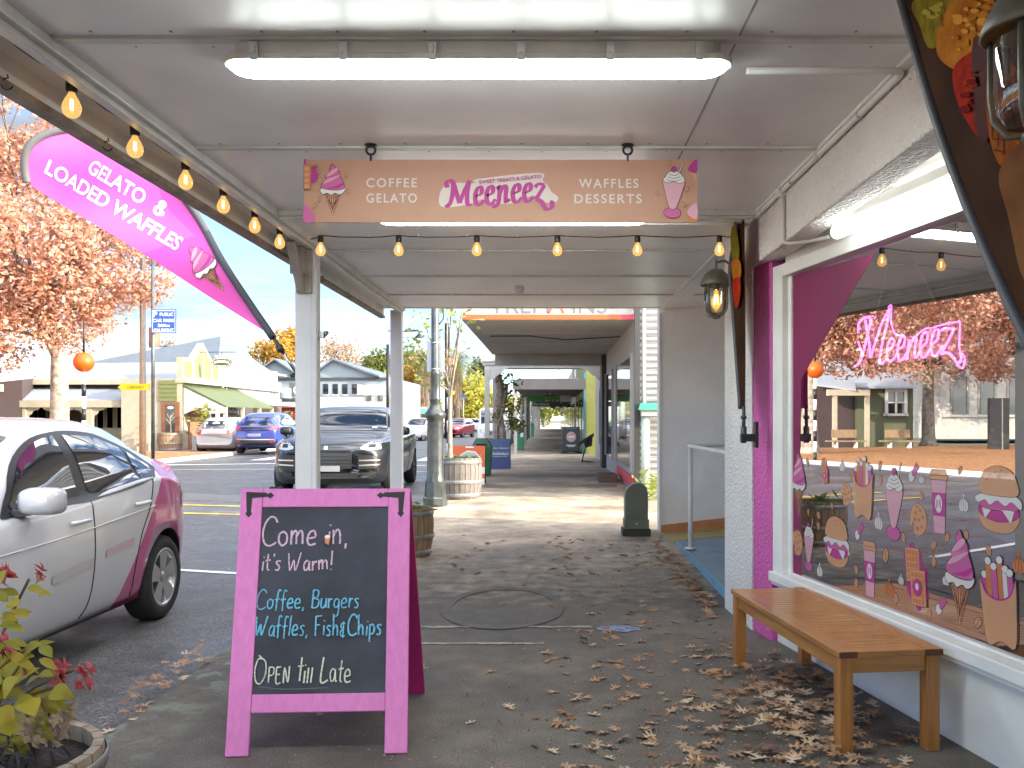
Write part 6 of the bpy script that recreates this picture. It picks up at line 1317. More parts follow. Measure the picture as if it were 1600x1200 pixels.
put_text(tx, 'P', fnn, 244, -491.5, 8, 7, bold=.04); put_text(tx, 'PUBLIC', fnn, 262, -491.5, 5, 21, bold=.02); put_text(tx, 'CAR PARK', fnn, 257.5, -501, 5, 34, bold=.02); put_text(tx, '200m', fnn, 257.5, -508.8, 4.6, 19, bold=.02); put_text(tx, 'ON RIGHT', fnn, 257.5, -516, 5, 31, bold=.02); tx.build('lettering', M['ink_white'], pl_, recalc=False); A.build('border_line', pl_)
lb_ = thing('library_sign', 'yellow arrow shaped library sign on the slim dark pole', 'sign', P(210, 605, dps)); b = MB(); ar = [(184.5,605),(191,599.5),(233.5,600),(233.5,609.5),(191,610)]
b.prism(ar, lambda a, c, h: P(a, c, dps) + Vector((0, h, 0)), -.02, .02); b.build('sign_plate', M['yellow'], lb_); tx = MB(); put_text(tx, 'LIBRARY', lambda a, c: P(a, -c, dps) + Vector((0, -.024, 0)), 213, -604.8, 5, 26); tx.build('lettering', flat('sign_black', (.10, .07, .0)), lb_, recalc=False)
dsl = 30.0; xs_ = X(223, dsl); sl_ = thing('street_light', 'grey street light column behind the car park sign', 'street light', (xs_, dsl, gz(dsl))); b = MB(); b.tube([(xs_, dsl, gz(dsl)), (xs_, dsl, 8), (xs_+.6, dsl, 8.6), (xs_+1.6, dsl, 8.8)], [.11, .085, .06, .05], 10); b.build('column', M['steel'], sl_); b = MB(); b.box(xs_+1.5, xs_+2.1, dsl-.12, dsl+.12, 8.74, 8.86); b.build('lamp_head', M['steel'], sl_)
# bracket lamp far off, seen between posts
dk = 48.0; st = thing('street_lamp', 'far bracket street lamp with a bell shade between the verandah posts', 'street lamp', (X(606, dk), dk, gz(dk))); q = lambda px, py: P(px, py, dk)
b = MB(); b.tube([(X(606, dk), dk, gz(dk)), q(606,538)], .09, 8); b.tube([(X(698, 60), 60, gz(60)), P(698,505,60)], .14, 8); b.tube([q(606,517), q(630,518), q(656,517)], .035, 6)
b.build('column', M['iron'], st); b = MB(); c_ = q(655,524); b.lathe([(.03,.22),(.05,.1),(.14,.0),(.25,-.1),(.2,-.12)], c_, 12); b.build('lamp_shade', M['iron'], st)
for k in range(8): b = MB(); p = q(634+k*2.6, 516.5-(k%2)); b.sphere(p, .05, 6); b.build('scroll', M['iron'], st)
# ------------------------------------------------------------------ shops farther along our side
def gmat(nm, c, r=.6, v=.08, sc=3): return mat(nm, c, r, var=v, scale=sc)
M['cream_b'] = gmat('cream_boards', (.66, .63, .55)); M['grey_b'] = gmat('grey_panel', (.42, .42, .41)); M['dk_trim'] = gmat('charcoal_trim', (.05, .05, .05)); M['white_b'] = gmat('white_boards', (.44, .43, .41)); M['lime'] = gmat('lime_wall', (.21, .225, .06)); M['teal'] = gmat('teal_paint', (.05, .22, .28))
M['corr_w'] = corrug('white_corrugated_iron', (.62, .62, .62), 'Z', 40, .45, 1.0); M['shopglass'] = mat('shop_glass', (.02, .022, .025), .03, spec=1, coat=.6)
M['orange_stripe'] = flat('orange_stripe', (.62, .12, .03)); M['red_stripe'] = flat('red_stripe', (.70, .05, .09)); M['sgrey'] = flat('sign_grey_letters', (.16, .17, .19)); M['sred'] = flat('sign_red_letter', (.8, .12, .06))
XT = 1.5; y0, y1 = 15.75, 24.6; tb = thing('estate_office', 'single storey office with a corrugated side wall and a big white and orange canopy sign', 'shop', (XT+2, y0, gz(16)))
zc = Z(500, y0+.1); xl0 = X(722, y0+.1)
b = MB(); b.box(XT, 8, y0, y1, -.1, 4.2); b.build('wall', M['grey_b'], tb)
b = MB(); b.grid(lambda u, v: (XT+.05 + 4*u, y0-.03-.018*math.sin(v*4.3*2*math.pi/.12), v*4.2), 2, 420); b.build('corrugated_side_wall', M['corr_w'], tb)
b = MB(); b.box(XT-.03, XT+.06, y0-.14, y0-.05, 0, 4.2); b.build('corner_post', M['dk_trim'], tb); b = MB(); b.tube([(XT+.13, y0-.10, .1), (XT+.13, y0-.10, 4.0)], .038, 10); b.build('downpipe', M['white_b'], tb)
M['mint'] = gmat('pale_mint_paint', (.50, .62, .55)); b = MB(); gx = X(1004, y0-.3); b.tube([(gx+.05, y0-.3, 0), (gx+.05, y0-.3, Z(650, y0-.3))], .075, 14); pp_ = b.build('vent_pipe', M['mint'], tb); b = MB(); b.box(gx-.03, gx+.5, y0-.42, y0-.18, Z(650, y0), Z(641, y0)); b.build('white_box', M['white_b'], pp_); b = MB(); b.hexa([(gx-.08, y0-.46, Z(641, y0)+.002), (gx+.55, y0-.46, Z(641, y0)+.002), (gx+.55, y0-.15, Z(641, y0)+.002), (gx-.08, y0-.15, Z(641, y0)+.002)], [(gx-.04, y0-.3, Z(630, y0)), (gx+.55, y0-.3, Z(630, y0)), (gx+.55, y0-.16, Z(630, y0)), (gx-.04, y0-.16, Z(630, y0))]); b.build('green_hood', gmat('green_hood_paint', (.05, .30, .20)), pp_)
b = MB(); b.box(xl0+.04, XT-.001, y0+.15, y1-.3, zc+.0, zc+.04); cn = b.build('canopy', M['white_b'], tb)
b = MB(); b.box(xl0, XT-.035, y0, y0+.06, zc-.0, zc+.72); b.box(xl0, xl0+.06, y0+.0605, y1-.3, zc-.001, zc+.72); b.build('canopy_fascia', M['white_b'], cn)
b = MB(); b.box(xl0+.0605, XT, y1-.36, y1-.3, zc-.28, zc-.001); b.build('end_beam', M['grey_b'], cn)
for yy in (2.4, 5): b = MB(); b.box(xl0+.2, XT-.1, y0+yy, y0+yy+.03, zc-.012, zc-.001); b.build('soffit_batten', M['ceil_trim'], cn)
b = MB(); b.tube([(xl0+.3, y0+3, zc-.02), (-.4, y0+3.0, zc-.015), (.3, y0+2.6, zc-.13), (XT-.1, y0+2.2, zc-.10)], .012, 5); b.build('soffit_cable', M['dk_trim'], cn)
b = MB(); b.box(xl0-.004, XT-.25, y0-.004, y0-.0005, zc, zc+.085); b.box(xl0-.004, xl0-.0005, y0+.0, y1-.3, zc, zc+.085); b.build('orange_stripe', M['orange_stripe'], cn); b = MB(); b.box(XT-.2495, XT-.035, y0-.004, y0-.0005, zc, zc+.085); b.build('red_stripe', M['red_stripe'], cn)
tx = MB(); put_text(tx, 'TREM   INS', lambda a, c: Vector((a, y0-.006, c)), X(857, y0), zc+.27, .33, X(948, y0)-X(766, y0)); put_text(tx, 'TREM   INS', lambda a, c: Vector((xl0-.006, y0+4.2-a, c)), 0, zc+.36, .36, 6.2); tx.build('lettering', M['sgrey'], cn, recalc=False)
tx = MB(); put_text(tx, 'A', lambda a, c: Vector((a, y0-.006, c)), X(869, y0), zc+.27, .33); put_text(tx, 'A', lambda a, c: Vector((xl0-.006, y0+4.2-a, c)), .45, zc+.36, .36); tx.build('red_letter', M['sred'], cn, recalc=False)
b = MB(); b.box(XT-.03, XT-.001, y0+.6, y0+4.2, .55, 2.6); b.box(XT-.03, XT-.001, y0+5.6, y1-.7, .55, 2.6); wi = b.build('shop_window', M['shopglass'], tb)
b = MB()
for yy in (y0+.55, y0+4.2, y0+5.55, y1-.7): b = MB(); b.box(XT-.05, XT-.0005, yy, yy+.06, .5, 2.66); b.build('window_frame', M['white_b'], wi)
b = MB(); b.box(XT-.035, XT-.001, y0+.06, y0+4.2, .22, .42); b.build('red_base', M['red_stripe'], tb)
b = MB(); b.box(XT-.12, XT+.0, y1-.6, y1+.3, 0, zc-.02); b.build('pilaster', M['dk_trim'], tb); b = MB(); b.box(XT-.5, XT-.121, y1-6.2, y1-5.2, .1, .30); b.build('door_step', gmat('dark_step', (.10, .06, .05)), tb)
# arched verandah
ya, yb = 25.3, 29.0; xa, xc = X(757, ya), X(945, ya); av = thing('arched_verandah', 'old white timber verandah with a scalloped arch and grey shop window', 'verandah', (xa, ya, gz(ya)))
g = gz(ya); zb_, zt_ = Z(592, ya), Z(551, ya)
for yy in (ya, yb-.1):
    b = MB(); b.box(xa-.0, xa+.14, yy, yy+.14, g, zb_+.3); b.build('post', M['white_b'], av, bevel=.01)
arch = [(757+.0, 566), (945, 566), (945, 600), (940, 597), (935, 593), (932, 588), (925, 586), (920, 580), (912, 577), (905, 575), (795, 575), (787, 578), (783, 583), (776, 587), (772, 592), (766, 594), (763, 600), (757, 600)]
b = MB(); b.prism([(X(px, ya), Z(py, ya)) for px, py in arch], lambda a, c, h: (a, ya+h, c), .03, .08); b.build('scalloped_valance', M['grey_b'], av)
b = MB(); b.box(xa-.05, xc+.05, ya-.01, ya+.1, Z(575, ya)+.09, Z(565, ya)); b.box(xa-.1, xc+.05, ya-.06, ya+.1, Z(565, ya)+.001, Z(560, ya)); b.build('front_beam', M['white_b'], av)
b = MB(); b.prism([(xa-.15, Z(560, ya)), (xa-.1, Z(545, ya)), (xa+.1, Z(537, ya)), (xa+.5, Z(534, ya)), (xc, Z(534, ya)), (xc, Z(560, ya)+.001)], lambda a, c, h: (a, ya+h, c), .0, .05); b.build('fascia_board', M['white_b'], av)
b = MB(); b.box(xa, xc+.05, ya+.11, yb, Z(566, ya), Z(566, ya)+.05); b.build('ceiling', M['grey_b'], av)
b = MB(); b.box(xc+.05, 8, ya-.6, 31.6, -.1, 4.4); b.build('wall', M['white_b'], av); b = MB(); b.box(xc+.02, xc+.0495, ya+.6, yb-.8, .75, 2.3); wq_ = b.build('shop_window', M['shopglass'], av)
b = MB()
for yy in (ya+.52, ya+1.6, yb-.8): b.box(xc-.0, xc+.0485, yy, yy+.08, .7, 2.4)
b.box(xc-.01, xc+.048, ya+.5, yb-.7, .62, .70); b.build('window_frame', M['grey_b'], wq_)
b = MB(); b.box(xc+.0, xc+.0495, ya-.5, ya+.1, 0, 3.0); b.build('pilaster', M['dk_trim'], av)
# shops beyond
def shopfront(name, label, y0, y1, xw, xl, zcan, h, wall, can, npost, postm, glass=True, deep=7, fasc=.35):
    r = thing(name, label, 'shop', (xw+1, y0, gz(y0))); b = MB(); b.box(xw, deep, y0, y1, -.1, h); b.build('wall', wall, r)
    b = MB(); b.box(xl, xw-.001, y0, y1, zcan, zcan+.08); cn_ = b.build('canopy', can, r); b = MB(); b.prism([(xl-.03, zcan-.05), (xl-.03, zcan+fasc*.6), (xl+.1, zcan+fasc*.9), (xl+.4, zcan+fasc), (xw, zcan+fasc), (xw, zcan-.05)], lambda a, c, h_: (a, y0+h_, c), -.06, -.001); b.build('canopy_fascia', can, cn_)
    for k in range(npost): yy = y0+.1+(y1-y0-.3)*k/max(1, npost-1); b = MB(); b.box(xl+.02, xl+.13, yy, yy+.11, 0, zcan); b.build('post', postm, r)
    if glass:
        n = max(1, int((y1-y0)/4))
        for k in range(n): a = y0+.4+(y1-y0-.6)*k/n; b = MB(); b.box(xw-.02, xw-.001, a, a+(y1-y0)/n*.7, .6, 2.3); b.build('shop_window', M['shopglass'], r)
    return r
M['roofdk'] = gmat('dark_canopy_paint', (.09, .09, .095))
shopfront('shop', 'shop with a lime green end wall and a dark rounded canopy', 33.6, 47, 1.33, X(803, 34), Z(607, 34), 4.3, M['lime'], M['roofdk'], 3, M['white_b']); 
b = MB(); b.box(1.25, 1.325, 33.55, 33.9, 0, 3.2); props(b.build('teal_sign_post', M['teal']), 'narrow teal upright board at the lime green wall', 'board')
shopfront('shop', 'pale shop with a green awning front beyond the lime green wall', 47.5, 62, 1.3, -1.55, 2.75, 4.4, M['white_b'], M['grey_b'], 4, M['dk_trim']); shopfront('shop', 'cream shop with a white canopy far along the footpath', 63, 84, 1.35, -1.5, 2.9, 4.6, M['cream_b'], M['white_b'], 4, M['white_b']); shopfront('shop', 'last grey shop at the far end of the footpath', 85, 120, 1.35, -1.5, 3.0, 4.8, M['grey_b'], M['white_b'], 5, M['white_b'])
def hang_sign(label, px0, px1, py0, py1, d, m, draw=None, cat='sign'):
    r = thing('hanging_sign', label, cat, P((px0+px1)/2, py0, d)); b = MB(); b.box(X(px0, d), X(px1, d), d, d+.05, Z(py1, d), Z(py0, d)); pl = b.build('sign_board', m, r)
    b = MB()
    for px in (px0+ (px1-px0)*.2, px1-(px1-px0)*.2): b.tube([(X(px, d), d+.02, Z(py0, d)), (X(px, d), d+.02, Z(py0, d)+.35)], .012, 4)
    b.build('hanger', M['iron'], r)
    if draw: A = Art(lambda a, c, h=0: P(a, -c, d) + Vector((0, -.004-h, 0)), 0, .002); draw(A); A.build('printed_face', pl)
    return r
rd = flat('far_sign_red', (.62, .05, .05))
def dr_red(A):
    A.fill([(867,-591.5),(902,-591.5),(902,-595.5),(867,-595.5)], rd); A.fill([(867,-599.5),(902,-599.5),(902,-605),(867,-605)], rd); A.line([(872,-602.3),(897,-602.3)], 1.4, K['wh'])
    for px in (873, 884, 895): A.fill([(px-2,-592),(px+2,-592),(px+2,-595),(px-2,-595)], K['wh'])
hang_sign('red and white sign board with an arrow hanging under the far canopy', 866, 903, 591, 606, 34.5, M['ink_white'], dr_red)
def dr_check(A):
    for k in range(6):
        for j in range(3):
            A.fill([(851+k*2.8, -608-j*3.2), (853+k*2.8, -608-j*3.2), (853+k*2.8, -610-j*3.2), (851+k*2.8, -610-j*3.2)], (rd, K['tan'], K['cr'])[(k+j)%3])
hang_sign('small brown checkered sign hanging below the dark canopy', 850, 868, 607, 619, 40, flat('far_sign_brown', (.12, .09, .07)), dr_check)
gm = mat('green_awning', (.05, .30, .07), .6)
hang_sign('green awning valance hanging across the footpath, left half', 824, 852, 615, 627.5, 46, gm, None, 'awning'); hang_sign('brighter green awning panel beside the first', 853, 876, 616, 626, 46.2, mat('bright_green_awning', (.12, .45, .08), .6), None, 'awning'); hang_sign('white and blue sign board under the canopies', 875, 892, 618, 628, 44, mat('far_sign_white', (.6, .64, .74), .5))
def dr_furn(A): tx = MB(); put_text(tx, 'Furniture', lambda a, c: A.fn(a, c, .004), 846, -631, 4.4, 24); kx = A.mi(M['ink_white']); o = len(A.b.v); A.b.v += tx.v; A.b.f += [tuple(o+i for i in f) for f in tx.f]; A.b.mi += [kx]*len(tx.f); A.b.sm += [False]*len(tx.f)
hang_sign('long dark sign with white lettering across the far footpath', 832, 875, 627.8, 635, 50, flat('far_sign_dark', (.06, .055, .05)), dr_furn)
b = MB(); tuft(b, (X(892, 58), 58, 2.2), 500, 1.3, 1.0, .09, .28); b.tube([(X(892, 58), 58, .2), (X(892, 58), 58, 2.2)], .05, 6); props(b.build('potted_tree', leafmat('dark_shrub_leaves', [(.02,.05,.015),(.06,.12,.03)])), 'dark bushy potted tree against the far shopfronts', 'plant')

# ------------------------------------------------------------------ across the street
M['roof_w'] = corrug('pale_corrugated_roof', (.30, .34, .39), 'X', 26, .35, .5); M['roof_s'] = corrug('slate_grey_roof', (.11, .14, .17), 'X', 26, .45, .5); M['roof_g'] = corrug('green_verandah_roof', (.09, .12, .05), 'Y', 26, .5, .5)
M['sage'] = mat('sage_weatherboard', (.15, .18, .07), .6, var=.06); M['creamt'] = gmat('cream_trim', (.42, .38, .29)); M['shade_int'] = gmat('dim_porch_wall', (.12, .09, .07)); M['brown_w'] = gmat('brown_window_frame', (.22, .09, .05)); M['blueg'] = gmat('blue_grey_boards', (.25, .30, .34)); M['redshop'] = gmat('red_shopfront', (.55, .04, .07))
gL = gz(38) + .02
def boards(b, x0, x1, y, z0, z1, m=0, pitch=.18):
    n = max(1, int((z1-z0)/pitch))
    for k in range(n): a = z0+(z1-z0)*k/n; c = z0+(z1-z0)*(k+1)/n; b.hexa([(x0,y-.02,a),(x1,y-.02,a),(x1,y+.05,a),(x0,y+.05,a)], [(x0,y-.002,c-.004),(x1,y-.002,c-.004),(x1,y+.05,c-.004),(x0,y+.05,c-.004)], m)
# library
ly = 41.0; lib = thing('library', 'long low building with a pale corrugated roof and cream verandah behind the autumn tree', 'building', (-24, ly, gL))
xr = -16.6; zE, zR = Z(594, ly), Z(543, 47)
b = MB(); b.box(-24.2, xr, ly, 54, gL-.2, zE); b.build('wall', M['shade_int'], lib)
b = MB(); b.hexa([(-24.2, ly-.5, zE-.1), (xr+.2, ly-.5, zE-.1), (xr-2, 47, zR-.06), (-24.2, 47, zR-.06)], [(-24.2, ly-.5, zE), (xr+.2, ly-.5, zE), (xr-2, 47, zR), (-24.2, 47, zR)]); b.hexa([(-24.2, 47.01, zR-.06), (xr-2, 47.01, zR-.06), (xr+.2, 54, zE-.1), (-24.2, 54, zE-.1)], [(-24.2, 47.01, zR), (xr-2, 47.01, zR), (xr+.2, 54, zE), (-24.2, 54, zE)]); b.build('roof', M['roof_w'], lib)
b = MB(); b.box(-24.2, xr, ly-.62, ly-.505, zE-.22, zE-.02); b.build('gutter', M['creamt'], lib)
yv = 38.2; zv = Z(627, yv); b = MB(); b.hexa([(-24.2, yv, zv), (xr, yv, zv), (xr, ly-.01, zE-.38), (-24.2, ly-.01, zE-.38)], [(-24.2, yv, zv+.05), (xr, yv, zv+.05), (xr, ly-.01, zE-.32), (-24.2, ly-.01, zE-.32)]); b.build('verandah_roof', M['roof_w'], lib)
b = MB(); b.box(-24.2, xr, yv-.06, yv-.001, zv-.26, zv+.03); b.build('verandah_fascia', M['creamt'], lib)
for px in (-60, 35, 90, 138, 217):
    x = X(px, yv); b = MB(); b.box(x-.14, x+.14, yv+.0, yv+.25, gL-.2, zv-.26); po = b.build('post', M['creamt'], lib)
    b = MB()
    for sx in (-1, 1): b.prism([(.14, 0), (.7, 0), (.62, -.10), (.42, -.14), (.3, -.3), (.2, -.36), (.14, -.6)], lambda a, c, h, sx=sx: (x+sx*a, yv+.08+h, zv-.262+c), 0, .06)
    b.build('bracket', M['creamt'], po)
for px in (60, 150, 165, 180, 196): x = X(px, ly); b = MB(); b.box(x-.35, x+.35, ly-.03, ly-.001, gL+.6, gL+2.0); wi = b.build('window', M['shopglass'], lib); b = MB(); b.box(x-.45, x-.3505, ly-.05, ly-.001, gL+.5, gL+2.1); b.box(x+.3505, x+.45, ly-.05, ly-.001, gL+.5, gL+2.1); b.box(x-.02, x+.02, ly-.05, ly-.0305, gL+.6, gL+2.0); b.build('window_frame', M['creamt'], wi)
b = MB(); x = X(218, 36); 
bt = thing('notice_board', 'cream notice board standing outside the library verandah', 'notice board', (X(221, 36), 36, gL)); b.box(X(210, 36), X(233, 36), 36, 36.08, Z(693, 36), Z(663, 36)); pl_ = b.build('board', M['creamt'], bt); b = MB()
for px in (212, 230): b.box(X(px, 36), X(px+2, 36), 36.08, 36.16, gL-.1, Z(664, 36))
b.build('leg', M['creamt'], bt); A = Art(lambda a, c, h=0: P(a, -c, 36) + Vector((0, -.004-h, 0)), 0, .002)
for py, l_ in ((668, 18), (677, 15), (686, 16)): A.line([(221-l_/2, -py), (221+l_/2, -py)], 3.2, flat('faded_brown_print', (.36, .30, .24)))
A.build('faded_lines', pl_)
b = MB(); b.tube([(-17.4, ly-.66, zE-.2), (-17.4, ly-.55, gL)], .05, 6); b.build('downpipe', M['creamt'], lib)
b = MB(); b.box(-24.2, xr, ly-1.2, ly-1.12, gL+.1, gL+.9); b.build('porch_rail', M['creamt'], lib)
# green corner shop: narrow face to us, street face to the road
ys, ye = 38.0, 42.6; xs = X(285, ys); gs = thing('corner_shop', 'sage green corner shop with a gabled white framed parapet and green verandah roof', 'shop', (xs, ys, gL)); zk = Z(592, ys)
b = MB(); b.box(-18.2, xs, ys, ye, gL-.2, zk); b.build('wall', M['creamt'], gs)
b = MB(); boards(b, X(249, ys), X(277, ys), ys-.03, gL+2.05, zk-.05); b.build('weatherboards', M['sage'], gs)
b = MB(); b.box(X(253, ys), X(281, ys), ys-.06, ys-.001, gL+.35, Z(628, ys)); wi = b.build('window_frame', M['brown_w'], gs); b = MB(); b.box(X(260, ys), X(274, ys), ys-.07, ys-.0605, gL+.5, Z(632, ys)); b.build('window_pane', M['shopglass'], wi)
A = Art(lambda a, c, h=0: P(a, -c, ys-.072) + Vector((0, -h, 0)), 0, .002); A.line(smooth([(267,-684),(267,-668),(266,-655),(268,-648)], 4), 1.6, M['creamt'])
for q in ([(267,-664),(262,-657),(259,-654)], [(266,-660),(270,-654),(273,-651)], [(267,-655),(263,-650),(262,-646)], [(268,-652),(271,-647),(270,-644)]): A.line(smooth(q, 3), .9, M['creamt'])
A.fill(oval(266.5, -637, 5, 2.2, 14), K['cr']); A.build('painted_tree', wi)
def sf_(y, z, o=0): return (xs+o, y, z)
zs_ = Z(560, ys); zg = Z(534, 40.3)
def py2z(px, py): y = xs*F/(px-VX); return y, Z(py, y)
gpts = [py2z(*q) for q in ((285,594),(285,558),(302,560),(317,536),(331,562),(345,567),(345,598))]
b = MB(); b.prism(gpts, lambda a, c, h: (xs+h, a, c), -.25, .0); pr = b.build('parapet', M['creamt'], gs)
for q in (((288,588),(288,563),(300,565),(300,589)), ((305,590),(305,563),(316,543),(317,543),(317,591)), ((319,591),(319,546),(329,565),(329,592)), ((333,593),(333,570),(341,572),(341,594))):
    b = MB(); b.prism([py2z(*p) for p in q], lambda a, c, h: (xs+h, a, c), .001, .02); b.build('sage_panel', M['sage'], pr)
b = MB(); b.box(xs-.3, xs+.25, ys-.05, ye, Z(598, ys), Z(592, ys)); b.build('cornice', M['creamt'], gs)
xo = X(353, ys); zo = Z(636, ys); b = MB(); b.hexa([(xs, ys, zk-.30), (xs, ye+2, zk-.30), (xo, ye+2, zo), (xo, ys, zo)], [(xs, ys, zk-.22), (xs, ye+2, zk-.22), (xo, ye+2, zo+.06), (xo, ys, zo+.06)]); b.build('verandah_roof', M['roof_g'], gs)
b = MB(); b.prism([(xs+.05, zk-.36), (xo, zo-.04), (xo, zo-.25), (xs+1.2, zo-.28), (xs+.6, zo-.1), (xs+.05, zo-.3)], lambda a, c, h: (a, ys+h, c), .0, .06); b.build('verandah_end', gmat('weathered_white_boards', (.55, .55, .48), v=.3, sc=6), gs)
for yy in (ys+.05, ys+2.2, ye-.1, ye+1.8): b = MB(); b.box(xo-.14, xo-.0, yy, yy+.14, gL-.2, zo); b.build('post', M['creamt'], gs)
b = MB(); b.box(xo-.3, xo-.16, ys-.4, ys-.3, gL-.2, zo-.1); b.bar((xo-.35, ys-.35, gL), (xo-.7, ys-.2, zo+.2), .09, .09); b.build('old_post', M['grey_b'], gs)
b = MB(); b.box(xs, xs+.03, ys+.6, ys+2.0, gL, gL+2.1); b.build('doorway', gmat('terracotta_door', (.36, .16, .09)), gs); b = MB(); b.box(xs, xs+.03, ys+2.5, ye-.3, gL+.5, gL+2.0); b.build('shop_window', M['shopglass'], gs)
ov = thing('oval_sign', 'dark green oval shop sign hanging above the corner shop verandah', 'sign', P(347, 577, 39.5)); b = MB(); ocx, ocz = X(346, 39.5), Z(566, 39.5)
b.prism(oval(ocx, ocz, 16*39.5/F, 9.5*39.5/F, 28), lambda a, c, h: (a, 39.5+h, c), 0, .06); pl_ = b.build('sign_board', flat('bottle_green_sign', (.06, .09, .05)), ov); A = Art(lambda a, c, h=0: Vector((a, 39.496-h, c)), 0, .002); A.line(oval(ocx, ocz, 14*39.5/F, 8*39.5/F, 28), .03, K['cr'], True); A.line(smooth([(ocx-.32, ocz-.01), (ocx, ocz+.04), (ocx+.32, ocz-.01)], 5), .10, K['cr']); A.line(smooth([(ocx-.22, ocz+.14), (ocx, ocz+.17), (ocx+.22, ocz+.14)], 4), .03, K['cr']); A.line(smooth([(ocx-.2, ocz-.14), (ocx, ocz-.17), (ocx+.2, ocz-.14)], 4), .03, K['cr']); A.build('printed_face', pl_)
b = MB(); b.tube([(xs, 39.55, ocz+.45), (ocx+.6, 39.55, ocz+.45)], .015, 5); b.tube([(ocx, 39.53, ocz+.45), (ocx, 39.53, ocz+.2)], .012, 4); b.build('sign_arm', M['iron'], ov)
b = MB(); half_barrel('barrel_planter', 'half barrel planter in front of the corner shop window', X(266, 37), 37, .50, .75, M['barrel_tan'], 60, 'half barrel planters')
b = MB(); xpt = X(318, 37.2); tuft(b, (xpt, 37.2, gL+.5), 150, .45, 1.3, .05, .3); b.build_ = None; pt = thing('potted_shrub', 'bushy potted shrub at the corner shop entrance', 'plant', (xpt, 37.2, gL)); b.build('foliage', leafmat('shop_shrub_leaves', [(.10,.14,.03),(.30,.30,.05),(.45,.36,.05)]), pt, recalc=False); b = MB(); b.box(xpt-.4, xpt+.4, 37.0, 37.5, gL-.05, gL+.6); b.build('pot', M['grey_b'], pt)
# white parapet building with the hipped slate roof
wy0, wy1 = 42.7, 53; wb = thing('white_shop', 'white shop building with a tall plain parapet and slate hipped roof', 'building', (xs, wy0, gL))
b = MB(); pts = [py2z(*q) for q in ((345.5,640),(345.5,555),(369,556),(370,572),(400,577),(434,581),(434,650))]; b.prism(pts, lambda a, c, h: (xs+h, a, c), -.3, -.01); b.build('parapet', M['white_b'], wb)
b = MB(); b.box(-24, xs-.301, wy0, wy1, gL-.2, 3.6); b.build('wall', M['white_b'], wb); b = MB(); za, zh = 4.0, Z(525, 46.5)
ap = (X(345, 46.5), 46.5, zh); ap2 = (X(345, 46.5)-3, 50, zh); c0 = [(xs-.35, wy0+.2, za-.3), (xs-.35, wy1, za-.1), (-24, wy1, za-.2), (-24, wy0+.2, za-.2)]
b.poly([c0[0], c0[1], ap2, ap]); b.poly([c0[1], c0[2], ap2]); b.poly([c0[2], c0[3], ap, ap2]); b.poly([c0[3], c0[0], ap]); b.build('hipped_roof', M['roof_s'], wb)
b = MB(); b.box(xs, xs+.25, wy0+.1, wy1-1, 3.0, 3.15); b.box(xs, xs+.2, wy0+.1, wy1-2, 2.4, 2.55); b.build('cornice', M['creamt'], wb); b = MB(); b.box(xs, xs+1.7, wy0+2, wy1, 2.15, 2.3); aw = b.build('canopy', M['white_b'], wb)
for yy in (47.5, 50, 52.5): b = MB(); b.box(xs-.009, xs+.02, yy, yy+1.4, 2.7, 3.3); b.build('upper_window', M['blueg'], wb)
for yy in (43.4, 45.4): b = MB(); b.box(xs-.009, xs+.03, yy, yy+1.5, gL+.5, gL+1.9); w2 = b.build('shop_window', M['shopglass'], wb); b = MB(); b.box(xs-.009, xs+.05, yy-.08, yy-.001, gL+.4, gL+2.0); b.build('window_frame', M['creamt'], w2)
b = MB(); b.tube([(xs+.06, wy0+.3, 3.4), (xs+.06, wy0+.3, gL)], .04, 6); b.build('downpipe', M['grey_b'], wb)
b = MB(); b.box(xs-.35, xs+.02, wy0+.1, wy1, 3.98, 4.06); b.build('parapet_cap', M['grey_b'], wb)
b = MB(); b.tube([(-21, 47.5, 4.6), (-21, 47.5, 6.3)], .28, 6); b.build('chimney', gmat('brick_chimney', (.26, .10, .06)), wb)
# gabled blue grey building
gy = 62.0; gb = thing('gabled_building', 'blue grey building with twin gables seen between the verandah posts', 'building', (-17, gy, gL)); xg0, xg1 = X(432, gy), X(604, gy); zw = Z(588, gy)
b = MB(); b.box(xg0, xg1, gy, 78, gL-.2, zw); b.build('wall', M['blueg'], gb)
for px0, pxm_, px1 in ((396, 432, 468), (488, 523, 590)):
    a, m_, c = X(px0, gy), X(pxm_, gy), X(px1, gy); zt_ = Z(563, gy); b = MB(); b.prism([(a, zw), (c, zw), (m_, zt_)], lambda p, q_, h: (p, gy+h, q_), .0, .15); g1 = b.build('gable', M['blueg'], gb)
    b = MB()
    for e in (a-.2, c+.2): b.hexa([(e, gy-.5, zw-.1), (m_, gy-.5, zt_), (m_, 78, zt_), (e, 78, zw-.1)], [(e, gy-.5, zw+.02), (m_, gy-.5, zt_+.12), (m_, 78, zt_+.12), (e, 78, zw+.02)])
    b.build('roof', M['roof_s'], g1)
b = MB(); b.box(xg0, xg1, gy-.12, gy-.001, Z(594, gy), Z(590, gy)); b.build('string_course', M['dk_trim'], gb)
for pxw in (505, 520, 535, 550, 565): b = MB(); b.box(X(pxw, gy), X(pxw+8, gy), gy-.03, gy-.001, Z(616, gy), Z(600, gy)); w2 = b.build('window', M['shopglass'], gb); b = MB(); b.box(X(pxw-1, gy), X(pxw+9, gy), gy-.06, gy-.0005, Z(618, gy), Z(616.2, gy)); b.build('window_sill', M['white_b'], w2)
b = MB(); b.box(xg0, xg1, gy-.6, gy-.13, Z(626, gy), Z(622, gy)); b.build('shop_canopy', M['dk_trim'], gb)
